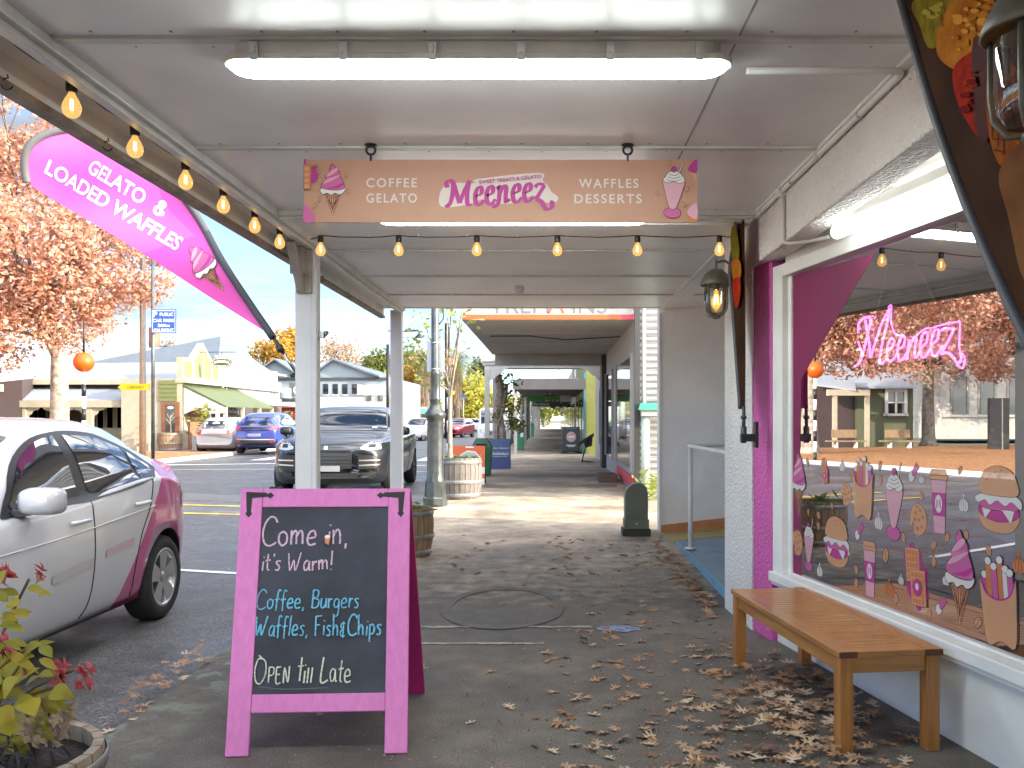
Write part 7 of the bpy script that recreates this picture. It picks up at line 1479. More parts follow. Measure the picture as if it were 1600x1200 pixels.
dsn = 56.0; cs_ = thing('shop_sign', 'dark grey shop sign with a white capital letter beside the front post', 'sign', P(462, 624, dsn)); b = MB(); b.box(X(452, dsn), X(486, dsn), dsn, dsn+.2, Z(620, dsn), Z(598, dsn)); pl_ = b.build('sign_board', flat('charcoal_sign', (.10, .11, .11)), cs_); tx = MB(); put_text(tx, 'C', lambda a, c: P(a, -c, dsn) + Vector((0, -.01, 0)), 463, -609, 13, 9, bold=.03); tx.build('lettering', M['ink_white'], pl_, recalc=False)
rs_ = thing('red_shop', 'low red fronted shop with a pale canopy behind the blue car', 'shop', (X(455, 58), 58, gL)); b = MB(); b.box(X(426, 58), X(492, 58), 58, 61.9, gL-.2, Z(628, 58)); b.build('wall', M['white_b'], rs_); b = MB(); b.box(X(432, 58), X(490, 58), 57.9, 57.999, Z(652, 58), Z(637, 58)); b.build('red_front', M['redshop'], rs_); b = MB(); b.box(X(426, 58), X(495, 58), 56.2, 57.89, Z(634, 58), Z(630, 58)); b.build('canopy', M['creamt'], rs_); b = MB(); b.box(X(436, 58), X(478, 58), 57.85, 57.899, gL+.3, Z(654, 58)); b.build('shop_window', M['shopglass'], rs_)
b = MB(); tuft(b, (X(440, 55), 55, 1.3), 150, .7, .6, .06, .3); tuft(b, (X(456, 55), 55, .9), 120, .6, .5, .06, .3); props(b.build('shrub', M['plant']), 'leafy shrub row in front of the red shop', 'shrub')
aw_ = thing('awning_shop', 'white shop with a curved striped awning beyond the dark SUV', 'shop', (X(535, 66), 66, gL)); d_ = 60.0
b = MB(); b.box(X(500, d_), X(612, d_), d_+.1, d_+1.8, gL-.2, Z(620, d_)); b.build('wall', M['white_b'], aw_); b = MB(); b.grid(lambda u, v: (X(498+50*u, d_), d_-1.2*math.sin(v*1.5), Z(640, d_)+(Z(622, d_)-Z(640, d_))*math.cos(v*1.5)), 12, 6); b.build('awning', corrug('striped_awning_cloth', (.6, .6, .58), 'X', 12, .7, .3), aw_)
b = MB(); b.box(X(558, d_), X(612, d_), d_+.0, d_+.099, Z(617, d_), Z(601, d_)); b.build('parapet_sign', M['white_b'], aw_); b = MB(); b.box(X(572, d_), X(580, d_), d_+.03, d_+.099, Z(626, d_), Z(618, d_)); b.box(X(590, d_), X(598, d_), d_+.03, d_+.099, Z(626, d_), Z(618, d_)); b.build('window', M['shopglass'], aw_)
um = thing('market_umbrella', 'green market umbrella over the far footpath left of the lamp post', 'umbrella', (X(650, 80), 80, gL)); b = MB(); b.lathe([(.001, .5), (1.6, .05), (1.6, -.1)], (X(650, 80), 80, Z(645, 80)), 8, s=False); b.build('canopy', mat('green_umbrella_cloth', (.06, .36, .22), .6), um); b = MB(); b.tube([(X(650, 80), 80, 0), (X(650, 80), 80, Z(645, 80)+.4)], .04, 6); b.build('pole', M['white_b'], um)
far = thing('far_shops', 'row of low pale shops far down the street behind the parked cars', 'building', (-15, 90, gL)); b = MB(); b.box(-22, -13.5, 84, 150, gL-.2, 3.2); b.build('wall', M['cream_b'], far); b = MB(); b.box(-13.49, -11.8, 84, 150, 2.4, 2.6); b.build('canopy', M['white_b'], far)
for yy in (86, 96, 106, 116): b = MB(); b.box(-13.499, -13.45, yy, yy+6, .6, 2.1); b.build('shop_window', M['shopglass'], far)
dS = 70.0; rb_ = thing('road_sign', 'small blue oval road sign far down the street', 'road sign', (X(724, dS), dS, gL)); b = MB(); b.prism(oval(X(724, dS), Z(619, dS), .24, .12, 16), lambda a, c, h: (a, dS+h, c), 0, .04); b.build('sign_plate', M['signblue'], rb_); b = MB(); b.tube([(X(724, dS), dS+.06, 0), (X(724, dS), dS+.06, Z(622, dS))], .03, 5); b.build('pole', M['steel'], rb_)
# ------------------------------------------------------------------ trees
M['lf_aut'] = leafmat('autumn_oak_leaves', [(.42,.15,.09),(.54,.25,.15),(.60,.37,.25),(.46,.17,.11),(.62,.46,.35),(.36,.19,.12),(.54,.30,.17)], trans=.35)
M['lf_yel'] = leafmat('yellow_autumn_leaves', [(.40,.25,.03),(.56,.36,.05),(.44,.20,.03),(.25,.22,.04)]); M['lf_olive'] = leafmat('olive_green_leaves', [(.06,.09,.02),(.14,.17,.03),(.30,.27,.05)]); M['lf_pink'] = leafmat('faded_pink_leaves', [(.40,.24,.17),(.48,.33,.22),(.36,.20,.10)])
M['lf_dk'] = leafmat('dark_evergreen_leaves', [(.025,.045,.02),(.06,.09,.03),(.10,.12,.04)]); M['lf_yg'] = leafmat('yellow_green_leaves', [(.28,.30,.04),(.50,.44,.05),(.20,.24,.04)])
db_ = 29.0; xt = X(92, db_)
tree('autumn_tree', 'large orange leaved tree with a pale patchy trunk in front of the library', (xt, db_, gz(db_)), 3.4, .29, (xt-1.9, db_, 7.3), (5.6, 4.6, 4.4), 150, 50000, .18, M['lf_aut'], M['bark_p'], 1.0, low=.25)
def far_tree(name, label, px, pyc, d, rpx, rpy, lm, n=1500, size=.4, nc=26, clump=1.2, trunk=.25, bark='bark_d'):
    x = X(px, d); return tree(name, label, (x, d, gz(d)), max(1.5, Z(pyc+rpy*.9, d)), trunk, (x, d, Z(pyc, d)), (rpx*d/F, rpx*d/F*.8, rpy*d/F), nc, n, size, M[lm], M[bark], clump, low=.2)
far_tree('autumn_tree', 'golden tree rising behind the white shop left of the front post', 455, 548, 95, 28, 34, 'lf_yel', 1500, .55, 30, 1.1)
far_tree('autumn_tree', 'rusty golden tree partly hidden by the front post', 425, 556, 88, 34, 22, 'lf_yel', 1200, .5, 26, 1.1)
far_tree('bare_tree', 'sparse pinkish bare tree behind the gabled building', 530, 556, 105, 46, 36, 'lf_pink', 1300, .42, 44, 1.5)
far_tree('autumn_tree', 'olive and gold tree left of the second verandah post', 592, 578, 92, 22, 30, 'lf_olive', 1500, .55, 26, 1.2)
far_tree('autumn_tree', 'tall golden tree right of the second verandah post', 642, 612, 88, 26, 46, 'lf_yel', 2600, .5, 40, 1.2)
far_tree('autumn_tree', 'olive topped tree behind the tall golden one', 640, 565, 100, 22, 20, 'lf_olive', 1200, .5, 20, 1.2)
far_tree('autumn_tree', 'yellow tree low down between the palm and the lamp post', 664, 640, 96, 20, 26, 'lf_yg', 900, .5, 20, 1.1)
far_tree('street_tree', 'yellow green tree beyond the palm trees', 735, 625, 110, 28, 38, 'lf_yg', 2200, .6, 36, 1.4)
far_tree('street_tree', 'dark evergreen tree beyond the palms beside the canopy corner', 746, 585, 120, 12, 26, 'lf_dk', 900, .6, 16, 1.3)
far_tree('street_tree', 'pale yellow tree filling the gap beside the white verandah post', 762, 640, 105, 22, 30, 'lf_yg', 1400, .55, 24, 1.2)
far_tree('street_tree', 'small yellow leaved street tree at the near kerb past the wisteria', 800, 628, 50, 16, 24, 'lf_yg', 420, .22, 16, .5, .06)
far_tree('street_tree', 'last leafy tree closing the view at the end of the footpath', 850, 640, 150, 46, 14, 'lf_olive', 1500, .8, 30, 1.6)
far_tree('bare_tree', 'small bare tree showing over the library roof', 256, 538, 75, 24, 12, 'lf_pink', 160, .3, 22, .9, .10)
def palm(label, px, pyt, d, r):
    x, z = X(px, d), Z(pyt, d); t = thing('palm_tree', label, 'palm', (x, d, 0), 0, 'palm trees down the street'); b = MB(); b.tube([(x, d, -.2), (x+.1, d, z*.5), (x, d, z-.3)], [.42, .36, .5], 10); b.build('trunk', M['bark_d'], t)
    b = MB(); 
    for k in range(220): a = rnd.uniform(0, 6.28); h = rnd.uniform(1.5, z*.62); rr = .45+.5*rnd.random()*(h/z); p = Vector((x+rr*math.cos(a), d+rr*math.sin(a), z-.4-rnd.random()*h)); b.poly([p, p+Vector((.08,0,-.5)), p+Vector((0,.05,-1.1)), p+Vector((-.08,0,-.5))])
    b.build('dead_fronds', leafmat('dry_palm_fronds', [(.24,.17,.10),(.34,.24,.15),(.18,.13,.08)]), t, recalc=False); b = MB()
    for k in range(54):
        a = 2*math.pi*k*.382; el = R(72 - 100*(k/54)); L_ = r*rnd.uniform(.85, 1.1); dirh = Vector((math.cos(a), math.sin(a), 0)); prev = Vector((x, d, z)); pts = []
        for i in range(9): s = i/8; pts.append(Vector((x, d, z)) + dirh*(L_*s*math.cos(el)*(1+.1*s)) + Vector((0, 0, L_*(s*math.sin(el) - .55*s*s))))
        sd = Vector((-dirh.y, dirh.x, 0))
        for i in range(8):
            for q in range(3):
                p = pts[i].lerp(pts[i+1], q/3); ll = r*.24*(1-abs(i/8-.45)*1.3)+.05
                for s_ in (-1, 1): e = p + sd*s_*ll + Vector((0, 0, -.35*ll)) + (pts[i+1]-pts[i])*.6; b.poly([p, p+(pts[i+1]-pts[i])*.14, e])
    b.build('crown', leafmat('palm_fronds', [(.07,.10,.03),(.16,.18,.06),(.26,.24,.09)]), t, recalc=False)
palm('shaggy palm left of the lamp post with drooping dead fronds', 664, 562, 86, 2.7); palm('shaggy palm behind the lamp post and orange beacon', 712, 566, 92, 3.0)
# weeds at the corner of the corrugated wall
b = MB(); xw_ = X(1018, 14.6); tuft(b, (xw_, 14.6, gz(14.6)), 110, .22, .45, .018, .16, up=1); tuft(b, (xw_+.25, 14.9, gz(14.6)), 90, .3, .3, .018, .14, up=1); props(b.build('weeds', leafmat('weed_leaves', [(.16,.24,.04),(.34,.40,.06),(.45,.45,.10)]), recalc=False), 'clump of bright weeds at the foot of the corrugated wall', 'weeds', kind='stuff')
# ------------------------------------------------------------------ the park across the street behind us (seen mirrored in the shop window)
def mirror_pt(v): v = Vector(v); return v - WN * (2 * (v - A0).dot(WN))
MIR = Matrix.Translation(A0) @ Matrix(((1-2*WN.x*WN.x, -2*WN.x*WN.y, 0, 0), (-2*WN.x*WN.y, 1-2*WN.y*WN.y, 0, 0), (0, 0, 1, 0), (0, 0, 0, 1))) @ Matrix.Translation(-A0)
M['litter_ground'] = mat('leaf_strewn_ground', (.20, .085, .03), .9, col2=(.48, .24, .09), scale=9, detail=12, ramp=(.36, .62), bump=1, bscale=40, bdist=.04)
strip('park_ground', [-95, -60, -40, -25, -12.6], [-40, -10, 10, 25, 34.5], lambda x, y: .03 + gz(y), M['litter_ground'])
at0 = [o for o in SC.objects if o.get('label', '').startswith('large orange leaved tree')][0]
for (px, d, s, rz, lab) in ((1448, 48, 1.12, 1.3, 'large russet tree in the park, its trunk mirrored in the middle of the shop window'), (1700, 46, 1.15, 5.0, 'large russet tree in the park beside the arched stone hall'), (1345, 66, 1.3, 2.4, 'tall russet tree behind the park cottage')):
    p = mirror_pt(P(px, 655, d)); dup(at0, (p.x, p.y, .05), rz, lab, 'russet trees of the park', s)
M['cot_g'] = corrug('dark_green_cottage_boards', (.10, .11, .06), 'X', 30, .6, .6); M['cot_p'] = gmat('dim_plum_porch_wall', (.06, .04, .042)); M['stone'] = mat('pale_stone_hall', (.52, .49, .45), .8, var=.12, scale=3)
def vt(name, label, cat, px, d, group=None): p = mirror_pt((X(px, d), d, .05)); return thing(name, label, cat, p, 0, group)
dq = 44.0; VP_ = lambda px, py, dy=0: P(px, py, dq+dy)
ct = vt('cottage', 'small dark green cottage with a pale iron roof across the park', 'cottage', 1350, dq)
b = MB(MIR); b.box(X(1338, dq), X(1424, dq), dq, dq+7, .0, Z(606, dq)); b.build('wall', M['cot_g'], ct)
b = MB(MIR); b.hexa([VP_(1330,607,-.4), VP_(1430,607,-.4), VP_(1392,567,3.6), VP_(1290,567,3.6)], [VP_(1330,604,-.4), VP_(1430,604,-.4), VP_(1392,564,3.6), VP_(1290,564,3.6)]); b.hexa([VP_(1250,600,-1.5), VP_(1334,611,-2.5), VP_(1332,590,-.5), VP_(1250,590,-.5)], [VP_(1250,597,-1.5), VP_(1334,608,-2.5), VP_(1332,586,-.5), VP_(1250,586,-.5)]); b.build('roof', M['roof_w'], ct)
b = MB(MIR); b.box(X(1262, dq), X(1337, dq), dq+.5, dq+6, 0, Z(592, dq)); b.build('porch_wall', M['cot_p'], ct)
for px in (1279, 1327): b = MB(MIR); b.box(X(px-3, dq), X(px+3, dq), dq-2.3, dq-2.1, 0, Z(612, dq)); b.build('porch_post', M['creamt'], ct)
b = MB(MIR); b.box(X(1268, dq), X(1330, dq), dq-2.35, dq-2.05, Z(620, dq), Z(611, dq)); b.build('porch_beam', M['creamt'], ct)
b = MB(MIR); b.box(X(1383, dq), X(1408, dq), dq-.1, dq-.06, Z(646, dq), Z(612, dq)); wi = b.build('window', M['shopglass'], ct); b = MB(MIR)
for a, c, e, f_ in ((1378,1383,612,650), (1408,1413,612,650), (1394,1397,612,646), (1378,1413,608,612), (1376,1415,646,650), (1383,1408,628,630)): b.box(X(a, dq), X(c, dq), dq-.16, dq-.101, Z(f_, dq), Z(e, dq))
b.build('window_frame', M['white_b'], wi)
dh = 66.0; hl = vt('stone_hall', 'pale stone hall with round arched windows across the park', 'hall', 1560, dh); b = MB(MIR); b.box(X(1468, dh), X(1760, dh), dh, dh+10, 0, Z(545, dh)); b.build('wall', M['stone'], hl)
for k, px in enumerate((1497, 1540, 1585, 1630, 1675)):
    xw0, hw_ = X(px, dh), 10*dh/F; z0_, z1_ = Z(648, dh), Z(590, dh); ptsA = [(-hw_, z0_), (hw_, z0_)] + [(hw_*math.cos(a), z1_+hw_*math.sin(a)*1.25) for a in [math.pi*i/12 for i in range(13)]]
    b = MB(MIR); b.prism(ptsA, lambda a, c, h: (xw0+a, dh-.02-h, c), 0, .03); wi = b.build('arched_window', M['shopglass'], hl); b = MB(MIR); rr = [(hw_*1.25*math.cos(a), z1_+hw_*1.5*math.sin(a)) for a in [math.pi*i/12 for i in range(13)]]; b.tube([(xw0+a, dh-.05, c) for a, c in [(hw_*1.25, z0_)] + rr + [(-hw_*1.25, z0_)]], .10, 5); b.build('arch_moulding', M['white_b'], wi)
b = MB(MIR); b.box(X(1468, dh), X(1760, dh), dh-.15, dh-.001, Z(652, dh), Z(648, dh)); b.box(X(1468, dh), X(1760, dh), dh-.3, dh-.001, Z(552, dh), Z(545, dh)); b.build('string_course', M['white_b'], hl)
for px, lab in ((1318, 'timber park bench in front of the cottage porch'), (1402, 'timber park bench below the cottage window')):
    d = 40.0; pb = vt('park_bench', lab, 'bench', px, d, 'timber benches in the park'); x0, x1 = X(px-30, d), X(px+30, d)
    b = MB(MIR); b.box(x0, x1, d-.25, d+.2, .44, .50); b.build('seat', M['barrel_tan'], pb); b = MB(MIR); b.box(x0+.3, x1-.3, d+.2, d+.26, .62, .98); b.build('backrest', M['barrel_tan'], pb)
    for xx in (x0+.4, x1-.45): b = MB(MIR); b.box(xx, xx+.06, d-.2, d+.2, .03, .44); b.build('leg', M['ink_white'], pb)
ds_ = 38.0; sb = vt('memorial_slab', 'dark upright slab standing on the leaf strewn park', 'slab', 1558, ds_); b = MB(MIR); b.box(X(1544, ds_), X(1562, ds_), ds_, ds_+.25, 0, Z(622, ds_)); b.box(X(1564.5, ds_), X(1574, ds_), ds_, ds_+.25, 0, Z(622, ds_)); b.build('slab', M['dk_trim'], sb); b = MB(MIR); b.box(X(1562.01, ds_), X(1564.49, ds_), ds_+.02, ds_+.2, 0, Z(623, ds_)); b.build('inset_strip', M['creamt'], sb)

# ------------------------------------------------------------------ printed stickers on the window and the neon name inside
wf = lambda a, c, h=0: wp(a, c, -.0496 + h)
KS = {}
for k_, m_ in K.items():
    q_ = m_.copy(); q_.name = m_.name.replace('print', 'sticker'); t = q_.node_tree; tr_ = N(t, 'ShaderNodeBsdfTransparent'); ms_ = N(t, 'ShaderNodeMixShader'); ms_.inputs[0].default_value = .30; bs_ = t.nodes['Principled BSDF']; bs_.inputs['Roughness'].default_value = .25
    t.links.new(bs_.outputs[0], ms_.inputs[1]); t.links.new(tr_.outputs[0], ms_.inputs[2]); t.links.new(ms_.outputs[0], t.nodes['Material Output'].inputs['Surface']); KS[k_] = q_
def sticker(name, fn_, px, py, hpx, rot=0, **k):
    t_, z = wt(px, py, -.0496); p = wp(t_, z); s = hpx * p.y / F
    A = Art(wf, .0004, .0002); K.update(KS); fn_(A, t_, z, s, rot, **k); A.build(name, winO)
for px, py, h, r in ((1248,757,100,0), (1500,903,150,0)): sticker('cone_sticker', d_cone, px, py, h, r)
for px, py, h, r in ((1289,737,40,0), (1431,902,98,.08)): sticker('waffle_sticker', d_waffle, px, py, h, r)
for px, py, h, r in ((1349,762,94,0), (1562,940,135,.10)): sticker('fries_sticker', d_fries, px, py, h, r)
for px, py, h in ((1397,782,125), (1264,850,84)): sticker('milkshake_sticker', d_shake, px, py, h, -.03)
for px, py, h in ((1467,782,102), (1359,888,88)): sticker('cup_sticker', d_cup, px, py, h, .03)
for px, py, h in ((1560,780,104), (1307,846,78)): sticker('burger_sticker', d_burger, px, py, h, 0)
for px, py, h in ((1435,812,50), (1246,848,40), (1322,772,36)): sticker('cookie_sticker', d_cookie, px, py, h, 0)
for px, py, h in ((1316,727,20), (1440,748,16), (1408,905,18), (1325,862,14), (1545,930,18), (1281,890,22), (1373,814,28), (1506,786,28), (1478,905,20)): sticker('cream_drop_sticker', d_drop, px, py, h, 0)
for px, py, h in ((1390,918,30), (1592,880,34)): sticker('cream_drop_sticker', d_drop, px, py, h, 0, m='or_')
for px, py, h in ((1428,738,32), (1343,830,30), (1471,946,32)): sticker('ice_cream_scoop_sticker', d_scoop, px, py, h, -.7)
for px, py, h, r in ((1262,722,14,.4), (1375,728,15,-.3), (1376,750,15,.2), (1279,805,13,.5), (1279,822,13,.2), (1384,868,24,-.3), (1459,852,18,-.4), (1459,877,18,.1), (1338,890,15,.4), (1338,910,15,.1), (1528,973,22,-.8), (1300,790,11,.3), (1412,840,16,.5), (1480,840,17,-.4), (1510,835,16,.3), (1420,860,14,-.2), (1545,860,18,.4), (1263,800,10,.2), (1330,745,11,.6), (1440,775,14,.1), (1500,735,15,-.5), (1400,935,18,.3), (1452,960,17,-.3)): sticker('coffee_bean_sticker', d_bean, px, py, h, r)
M['neon'] = mat('lit_pink_neon_tube', (.9, .2, .7), .4, emit=(1, .16, .72), es=1.5)
M['neon_bk'] = glassmat('clear_neon_backing', .06, (.93, .80, .90))
ne = thing('neon_sign', 'lit pink neon name sign hanging from cords inside the shop window', 'neon sign', wp(wt(1425, 530, -.3)[0], wt(1425, 530, -.3)[1], -.3))
nf = lambda px, py, h=-.3: wp(*wt(px, py, h), h)
NG = [[(1341,534),(1346,552),(1342,568),(1336,572)], [(1341,520),(1342,505),(1352,497),(1360,500),(1354,530),(1346,560),(1340,570)], [(1352,500),(1358,535),(1360,558),(1366,540),(1378,505),(1390,482)], [(1390,482),(1386,505),(1378,540),(1374,566),(1380,566),(1386,560)],
      [(1386,548),(1394,543),(1397,532),(1391,530),(1386,545),(1387,562),(1394,563),(1402,552)], [(1402,546),(1411,541),(1414,528),(1408,527),(1403,543),(1404,561),(1411,561),(1420,545)], [(1421,530),(1417,561)], [(1419,548),(1427,529),(1432,528),(1429,548),(1431,559),(1438,548)],
      [(1438,543),(1447,536),(1449,520),(1442,522),(1438,540),(1440,557),(1447,556),(1456,540)], [(1456,538),(1464,531),(1467,517),(1460,517),(1455,535),(1457,554),(1464,554),(1473,540)], [(1471,516),(1480,513),(1491,514)], [(1491,514),(1482,532),(1470,553)], [(1470,553),(1482,551),(1490,560),(1497,568),(1502,560),(1500,550)]]
LNE = [[(1345,515),(1341,506),(1350,496),(1364,494)], [(1388,480),(1393,478),(1392,500),(1398,521),(1410,524)], [(1432,524),(1445,514),(1458,512),(1470,508),(1495,503),(1500,506),(1499,545),(1507,558),(1504,575),(1495,570)]]
for st_ in NG: b = MB(); b.tube([nf(*p) for p in smooth(st_, 5)], .0065, 6); b.build('neon_letter', M['neon'], ne)
for st_ in LNE: b = MB(); b.tube([nf(*p) for p in smooth(st_, 5)], .0045, 6); b.build('neon_outline', M['neon'], ne)
b = MB(); b.prism([wt(px, py, -.32) for px, py in ((1332,500),(1350,490),(1392,474),(1398,515),(1445,508),(1500,500),(1512,560),(1503,580),(1480,566),(1400,572),(1336,580))], lambda t, z, h: wp(t, z, h), -.325, -.32); b.build('clear_backing', M['neon_bk'], ne)
M['cord'] = flat('hanging_cord', (.55, .47, .40))
for a, c in (((1390,395),(1368,495)), ((1418,388),(1478,505))): b = MB(); b.tube([nf(*a), nf((a[0]+c[0])/2+1, (a[1]+c[1])/2), nf(*c)], .006, 6); b.build('cord', M['cord'], ne)

# ------------------------------------------------------------------ flower barrel in the near corner
fb = half_barrel('flower_barrel', 'pale half barrel of faded flowers cut by the lower corner of the picture', -1.70, 2.70, .335, .44, woodmat('bleached_oak', (.42, .34, .26), (.28, .22, .16), 'Z', .75, 6), 0)
M['gl'] = leafmat('yellowing_leaves', [(.10,.16,.02),(.26,.26,.03),(.42,.34,.03),(.20,.10,.02)]); M['fl_red'] = leafmat('faded_red_petals', [(.45,.04,.06),(.55,.12,.13),(.38,.02,.05)]); M['dry'] = leafmat('dry_flower_petals', [(.36,.26,.17),(.48,.38,.26),(.28,.17,.10)]); M['strap'] = leafmat('dark_strap_leaves', [(.03,.03,.035),(.07,.06,.07),(.12,.10,.10)])
zs0 = .40; stems = MB(); D0 = 2.62
def at_(px, py, dd=0): return P(px, py, D0+dd)
def bigleaf(b, c, dirv, up, L_, W_, m=0, curl=.25):
    c, d_, u = Vector(c), Vector(dirv).normalized(), Vector(up).normalized(); s = d_.cross(u).normalized(); n = 8; rows = []
    for i in range(n+1):
        t = i/n; w_ = W_*math.sin(math.pi*min(1, t*1.02)**.75)*.5; q = c + d_*L_*t - u*L_*curl*t*t; rows.append([b.vert(q + s*w_ + u*w_*.35), b.vert(q), b.vert(q - s*w_ + u*w_*.35)])
    for i in range(n):
        for j in range(2): b.face((rows[i][j], rows[i+1][j], rows[i+1][j+1], rows[i][j+1]), m, True)
lf = MB(); root = Vector((-1.72, 2.66, zs0))
for a, c in (((0, 0), (45, 905)), ((0, 0), (100, 1070)), ((0, 0), (8, 990)), ((0, 0), (60, 1000)), ((0, 0), (120, 1045)), ((0, 0), (30, 1040)), ((0, 0), (-30, 900)), ((0, 0), (80, 1110))):
    e = at_(*c); r0 = root + Vector((rnd.uniform(-.15,.15), rnd.uniform(-.12,.1), 0)); stems.tube(smooth3([r0, r0.lerp(e, .55) + Vector((rnd.uniform(-.04,.04), 0, .05)), e], 5), .0045, 5)
stems.build('stems', mat('green_brown_stems', (.10, .08, .03), .7), fb)
for (px, py, dx, dz, L_, W_) in ((18,1075,.6,.5,.17,.12), (40,1085,.8,-.1,.16,.11), (70,1090,1,-.25,.13,.10), (10,1120,.5,-.4,.16,.12), (0,1040,.3,.6,.15,.1), (30,1030,.9,.3,.12,.08), (55,1010,.7,.2,.10,.06), (20,960,.8,.2,.10,.05), (30,930,-.8,.3,.12,.07), (60,930,.8,.3,.08,.05), (-10,940,.4,.5,.13,.08), (15,1000,.9,-.2,.14,.05), (-20,1090,.5,.5,.18,.13), (45,965,-.5,.4,.1,.05), (60,1055,.9,.3,.12,.06), (20,1150,.7,.1,.13,.09), (35,1115,.8,.5,.12,.09), (0,1085,.7,.2,.16,.11)):
    for q_ in range(3): bigleaf(lf, at_(px + rnd.uniform(-22, 12)*(q_ > 0), py + rnd.uniform(-18, 22)*(q_ > 0), rnd.uniform(-.1,.1)), (dx + rnd.gauss(0, .35)*(q_ > 0), rnd.uniform(-.5,.3), dz + rnd.gauss(0, .35)*(q_ > 0)), (rnd.gauss(0, .3), -.55, .8), L_*rnd.uniform(.5, .72), W_*rnd.uniform(.42, .66), curl=rnd.uniform(.1, .55))
lf.build('leaves', M['gl'], fb, recalc=False)
for (px, py, r_) in ((95,1045,.028), (135,1045,.026), (132,1068,.024), (92,1062,.022), (2,900,.035), (5,1010,.035), (65,893,.024), (40,1045,.016)):
    b = MB(); c = at_(px, py, rnd.uniform(-.03,.03))
    for k in range(14): dv = Vector((rnd.gauss(0,1), rnd.gauss(0,1), rnd.gauss(0,1))).normalized(); bigleaf(b, c + dv*r_*.2, dv, dv.orthogonal(), r_*1.1, r_*.9)
    b.build('flower', M['fl_red'], fb, recalc=False)
b = MB(); c0_ = at_(75, 1128, -.02)
for k in range(150): dv = Vector((rnd.gauss(0,1), rnd.gauss(0,1), rnd.gauss(0,.8))).normalized(); bigleaf(b, c0_ + dv*.065*rnd.uniform(.7,1), dv + Vector((rnd.gauss(0,.6), rnd.gauss(0,.6), rnd.gauss(0,.6))), dv.orthogonal(), .026, .022)
b.build('dry_flower_head', M['dry'], fb, recalc=False)
b = MB()
for k in range(90):
    p = Vector((-1.68+rnd.uniform(-.2,.2), 2.62+rnd.uniform(-.2,.2), zs0)); a = rnd.uniform(0, 6.28); L_ = rnd.uniform(.12,.24); dv = Vector((math.cos(a), math.sin(a), 0)); s = Vector((-dv.y, dv.x, 0))*.005; q = [p + dv*L_*t + Vector((0,0,.13*math.sin(t*2.2))) for t in (0,.3,.6,1)]
    for i in range(3): b.poly([q[i]+s, q[i+1]+s*(1-.3*i), q[i+1]-s*(1-.3*i), q[i]-s])
b.build('strap_leaves', M['strap'], fb, recalc=False)

# ------------------------------------------------------------------ fallen oak leaves
LC = [(.44,.30,.19),(.56,.42,.29),(.32,.18,.10),(.46,.27,.15),(.22,.11,.065)]
LM = [mat('dry_oak_leaf', c, .75, var=.25, scale=25) for c in LC]; M['litter'] = leafmat('dry_leaf_litter', LC + [(.34,.20,.11)], .75, .1)
half = [(0,-.5),(.03,-.30),(.10,-.30),(.22,-.34),(.14,-.20),(.05,-.15),(.09,-.06),(.34,.0),(.42,-.03),(.30,.08),(.36,.16),(.22,.13),(.07,.10),(.10,.20),(.26,.34),(.31,.31),(.24,.40),(.13,.34),(.06,.32),(.0,.52)]
outl = half + [(-x, y) for x, y in half[-2:0:-1]]; tris = tessellate_polygon([[Vector((x, y, 0)) for x, y in outl]])
def leaf_geo(b, Mx, curl, tw, m=0):
    vs = []
    for x, y in outl:
        x2 = x*(1+.15*tw); z = curl*(abs(x)**1.4)*.9 + .35*curl*tw*(y+.1)**2 + .08*tw*x; vs.append(b.vert(Mx @ Vector((x2, y, z))))
    for t in tris: b.face([vs[k] for k in t], m, True)
protos = []
for k in range(12):
    b = MB(); leaf_geo(b, Matrix.Identity(4), rnd.choice((rnd.uniform(.05,.2), rnd.uniform(.2,.55), -rnd.uniform(.1,.4))), rnd.uniform(-1, 1)); o = b.build('fallen_leaf', LM[k % 5], recalc=False); zmin = min(q.co.z for q in o.data.vertices)
    for q in o.data.vertices: q.co.z -= zmin - .02
    protos.append(o)
def leaf_spot():
    """a point on the footpath with roughly the photo's density"""
    while True:
        r = rnd.random()
        if r < .36: p = (rnd.gauss(1300, 75), rnd.gauss(1095, 60), 'bench')
        elif r < .54: t = rnd.random(); p = (1040 + 100*t + rnd.gauss(-12, 14), 842 + 112*t + rnd.gauss(6, 6), 'step')
        elif r < .88: p = (rnd.gauss(1040, 150), 845 + 370*rnd.random()**1.25, 'path')
        elif r < .95: p = (rnd.uniform(680, 1000), rnd.uniform(835, 900), 'path')
        else: t = rnd.random(); p = (330 - 170*t + rnd.gauss(0, 14), 1000 + 130*t + rnd.gauss(0, 9), 'kerb')
        if p[1] < 836 or p[1] > 1215 or p[0] < 100 or p[0] > 1500: continue
        d = dep(p[1]); x = X(p[0], d)
        if p[2] != 'kerb' and (x < -1.2 and d < 4.9): continue
        lim = 1.36 if d > 6.9 else 1.28 if d > 6.2 else (A0.x + .2187*(A0.y-d)) - .04
        if x > lim - .05: continue
        if p[2] == 'path' and p[0] < 860 and rnd.random() < .55: continue
        return x, d, p[2], p[0], p[1]
LAB = {'bench': 'dry brown oak leaf in the drift under and around the timber bench', 'step': 'dry brown oak leaf in the line along the blue entrance step', 'path': 'dry tan oak leaf lying on the open asphalt footpath', 'kerb': 'damp brown leaf lying along the mossy kerb edge'}
GRP = {'bench': 'leaves drifted around the bench', 'step': 'leaves along the blue step', 'path': 'leaves scattered on the footpath', 'kerb': 'leaves along the kerb'}
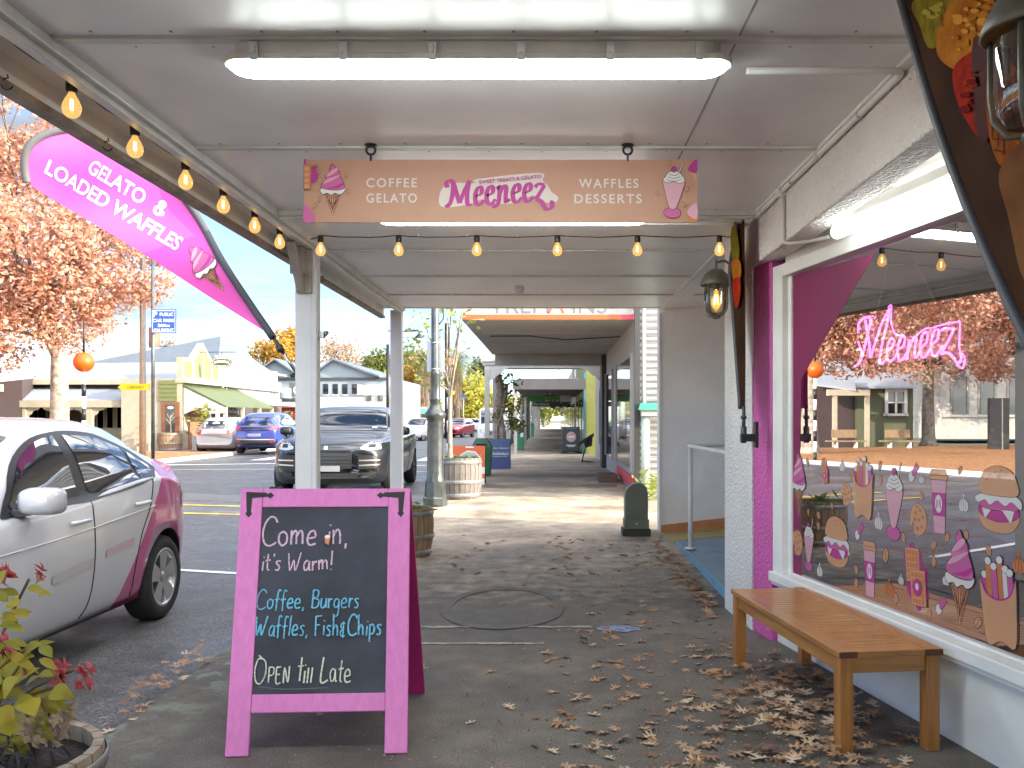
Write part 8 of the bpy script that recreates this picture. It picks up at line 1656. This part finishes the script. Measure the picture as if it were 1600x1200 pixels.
spots = [leaf_spot() for _ in range(760)]; spots.sort(key=lambda q: q[1]); rest = MB(); used = [False]*len(protos); litter_n = 0; made = 0
for i, (x, d, kind, px, py) in enumerate(spots):
    s = rnd.uniform(.06, .115)*(1 if kind != 'kerb' else .8); z = gz(d) + .003 + (rnd.uniform(0, .035) if kind == 'bench' else rnd.uniform(0, .02) if kind == 'step' else .001) - (.02 if kind == 'kerb' else 0); rot = (rnd.gauss(0, .16), rnd.gauss(0, .16), rnd.uniform(0, 6.28))
    if made < 290:
        pi_ = rnd.randrange(len(protos)); src = protos[pi_]
        o = src if not used[pi_] else link(src.copy()); used[pi_] = True; o.location = (x, d, z); o.rotation_euler = rot; o.scale = (s, s, s); props(o, LAB[kind], 'leaf', GRP[kind]); made += 1
    else:
        Mx = Matrix.Translation((x, d, z)) @ Matrix.Rotation(rot[2], 4, 'Z') @ Matrix.Rotation(rot[0], 4, 'X') @ Matrix.Rotation(rot[1], 4, 'Y') @ Matrix.Scale(s, 4); leaf_geo(rest, Mx, rnd.uniform(.1, .6), rnd.uniform(-1, 1))
props(rest.build('leaf_litter', M['litter'], recalc=False), 'dry leaves scattered over the farther footpath', 'leaves', kind='stuff')
for i, u_ in enumerate(used):
    if not u_: bpy.data.objects.remove(protos[i])

b = MB()
for k in range(2600):
    py = 845 + 365*rnd.random()**1.3; px = rnd.gauss(1060, 190) if rnd.random() < .7 else rnd.uniform(420, 1250)
    d = dep(py); x = X(px, d)
    if x > 1.25 or x < -1.7: continue
    s_ = rnd.uniform(.003, .011); a = rnd.uniform(0, 6.28); z = gz(d) + .004
    b.poly([(x + s_*math.cos(a), d + s_*math.sin(a), z), (x - s_*.5*math.sin(a), d + s_*.5*math.cos(a), z + s_*.5), (x - s_*math.cos(a), d - s_*math.sin(a), z), (x + s_*.5*math.sin(a), d - s_*.5*math.cos(a), z + s_*.2)])
props(b.build('leaf_crumbs', M['litter'], recalc=False), 'tiny crumbs of dry leaf and grit on the asphalt footpath', 'debris', kind='stuff')
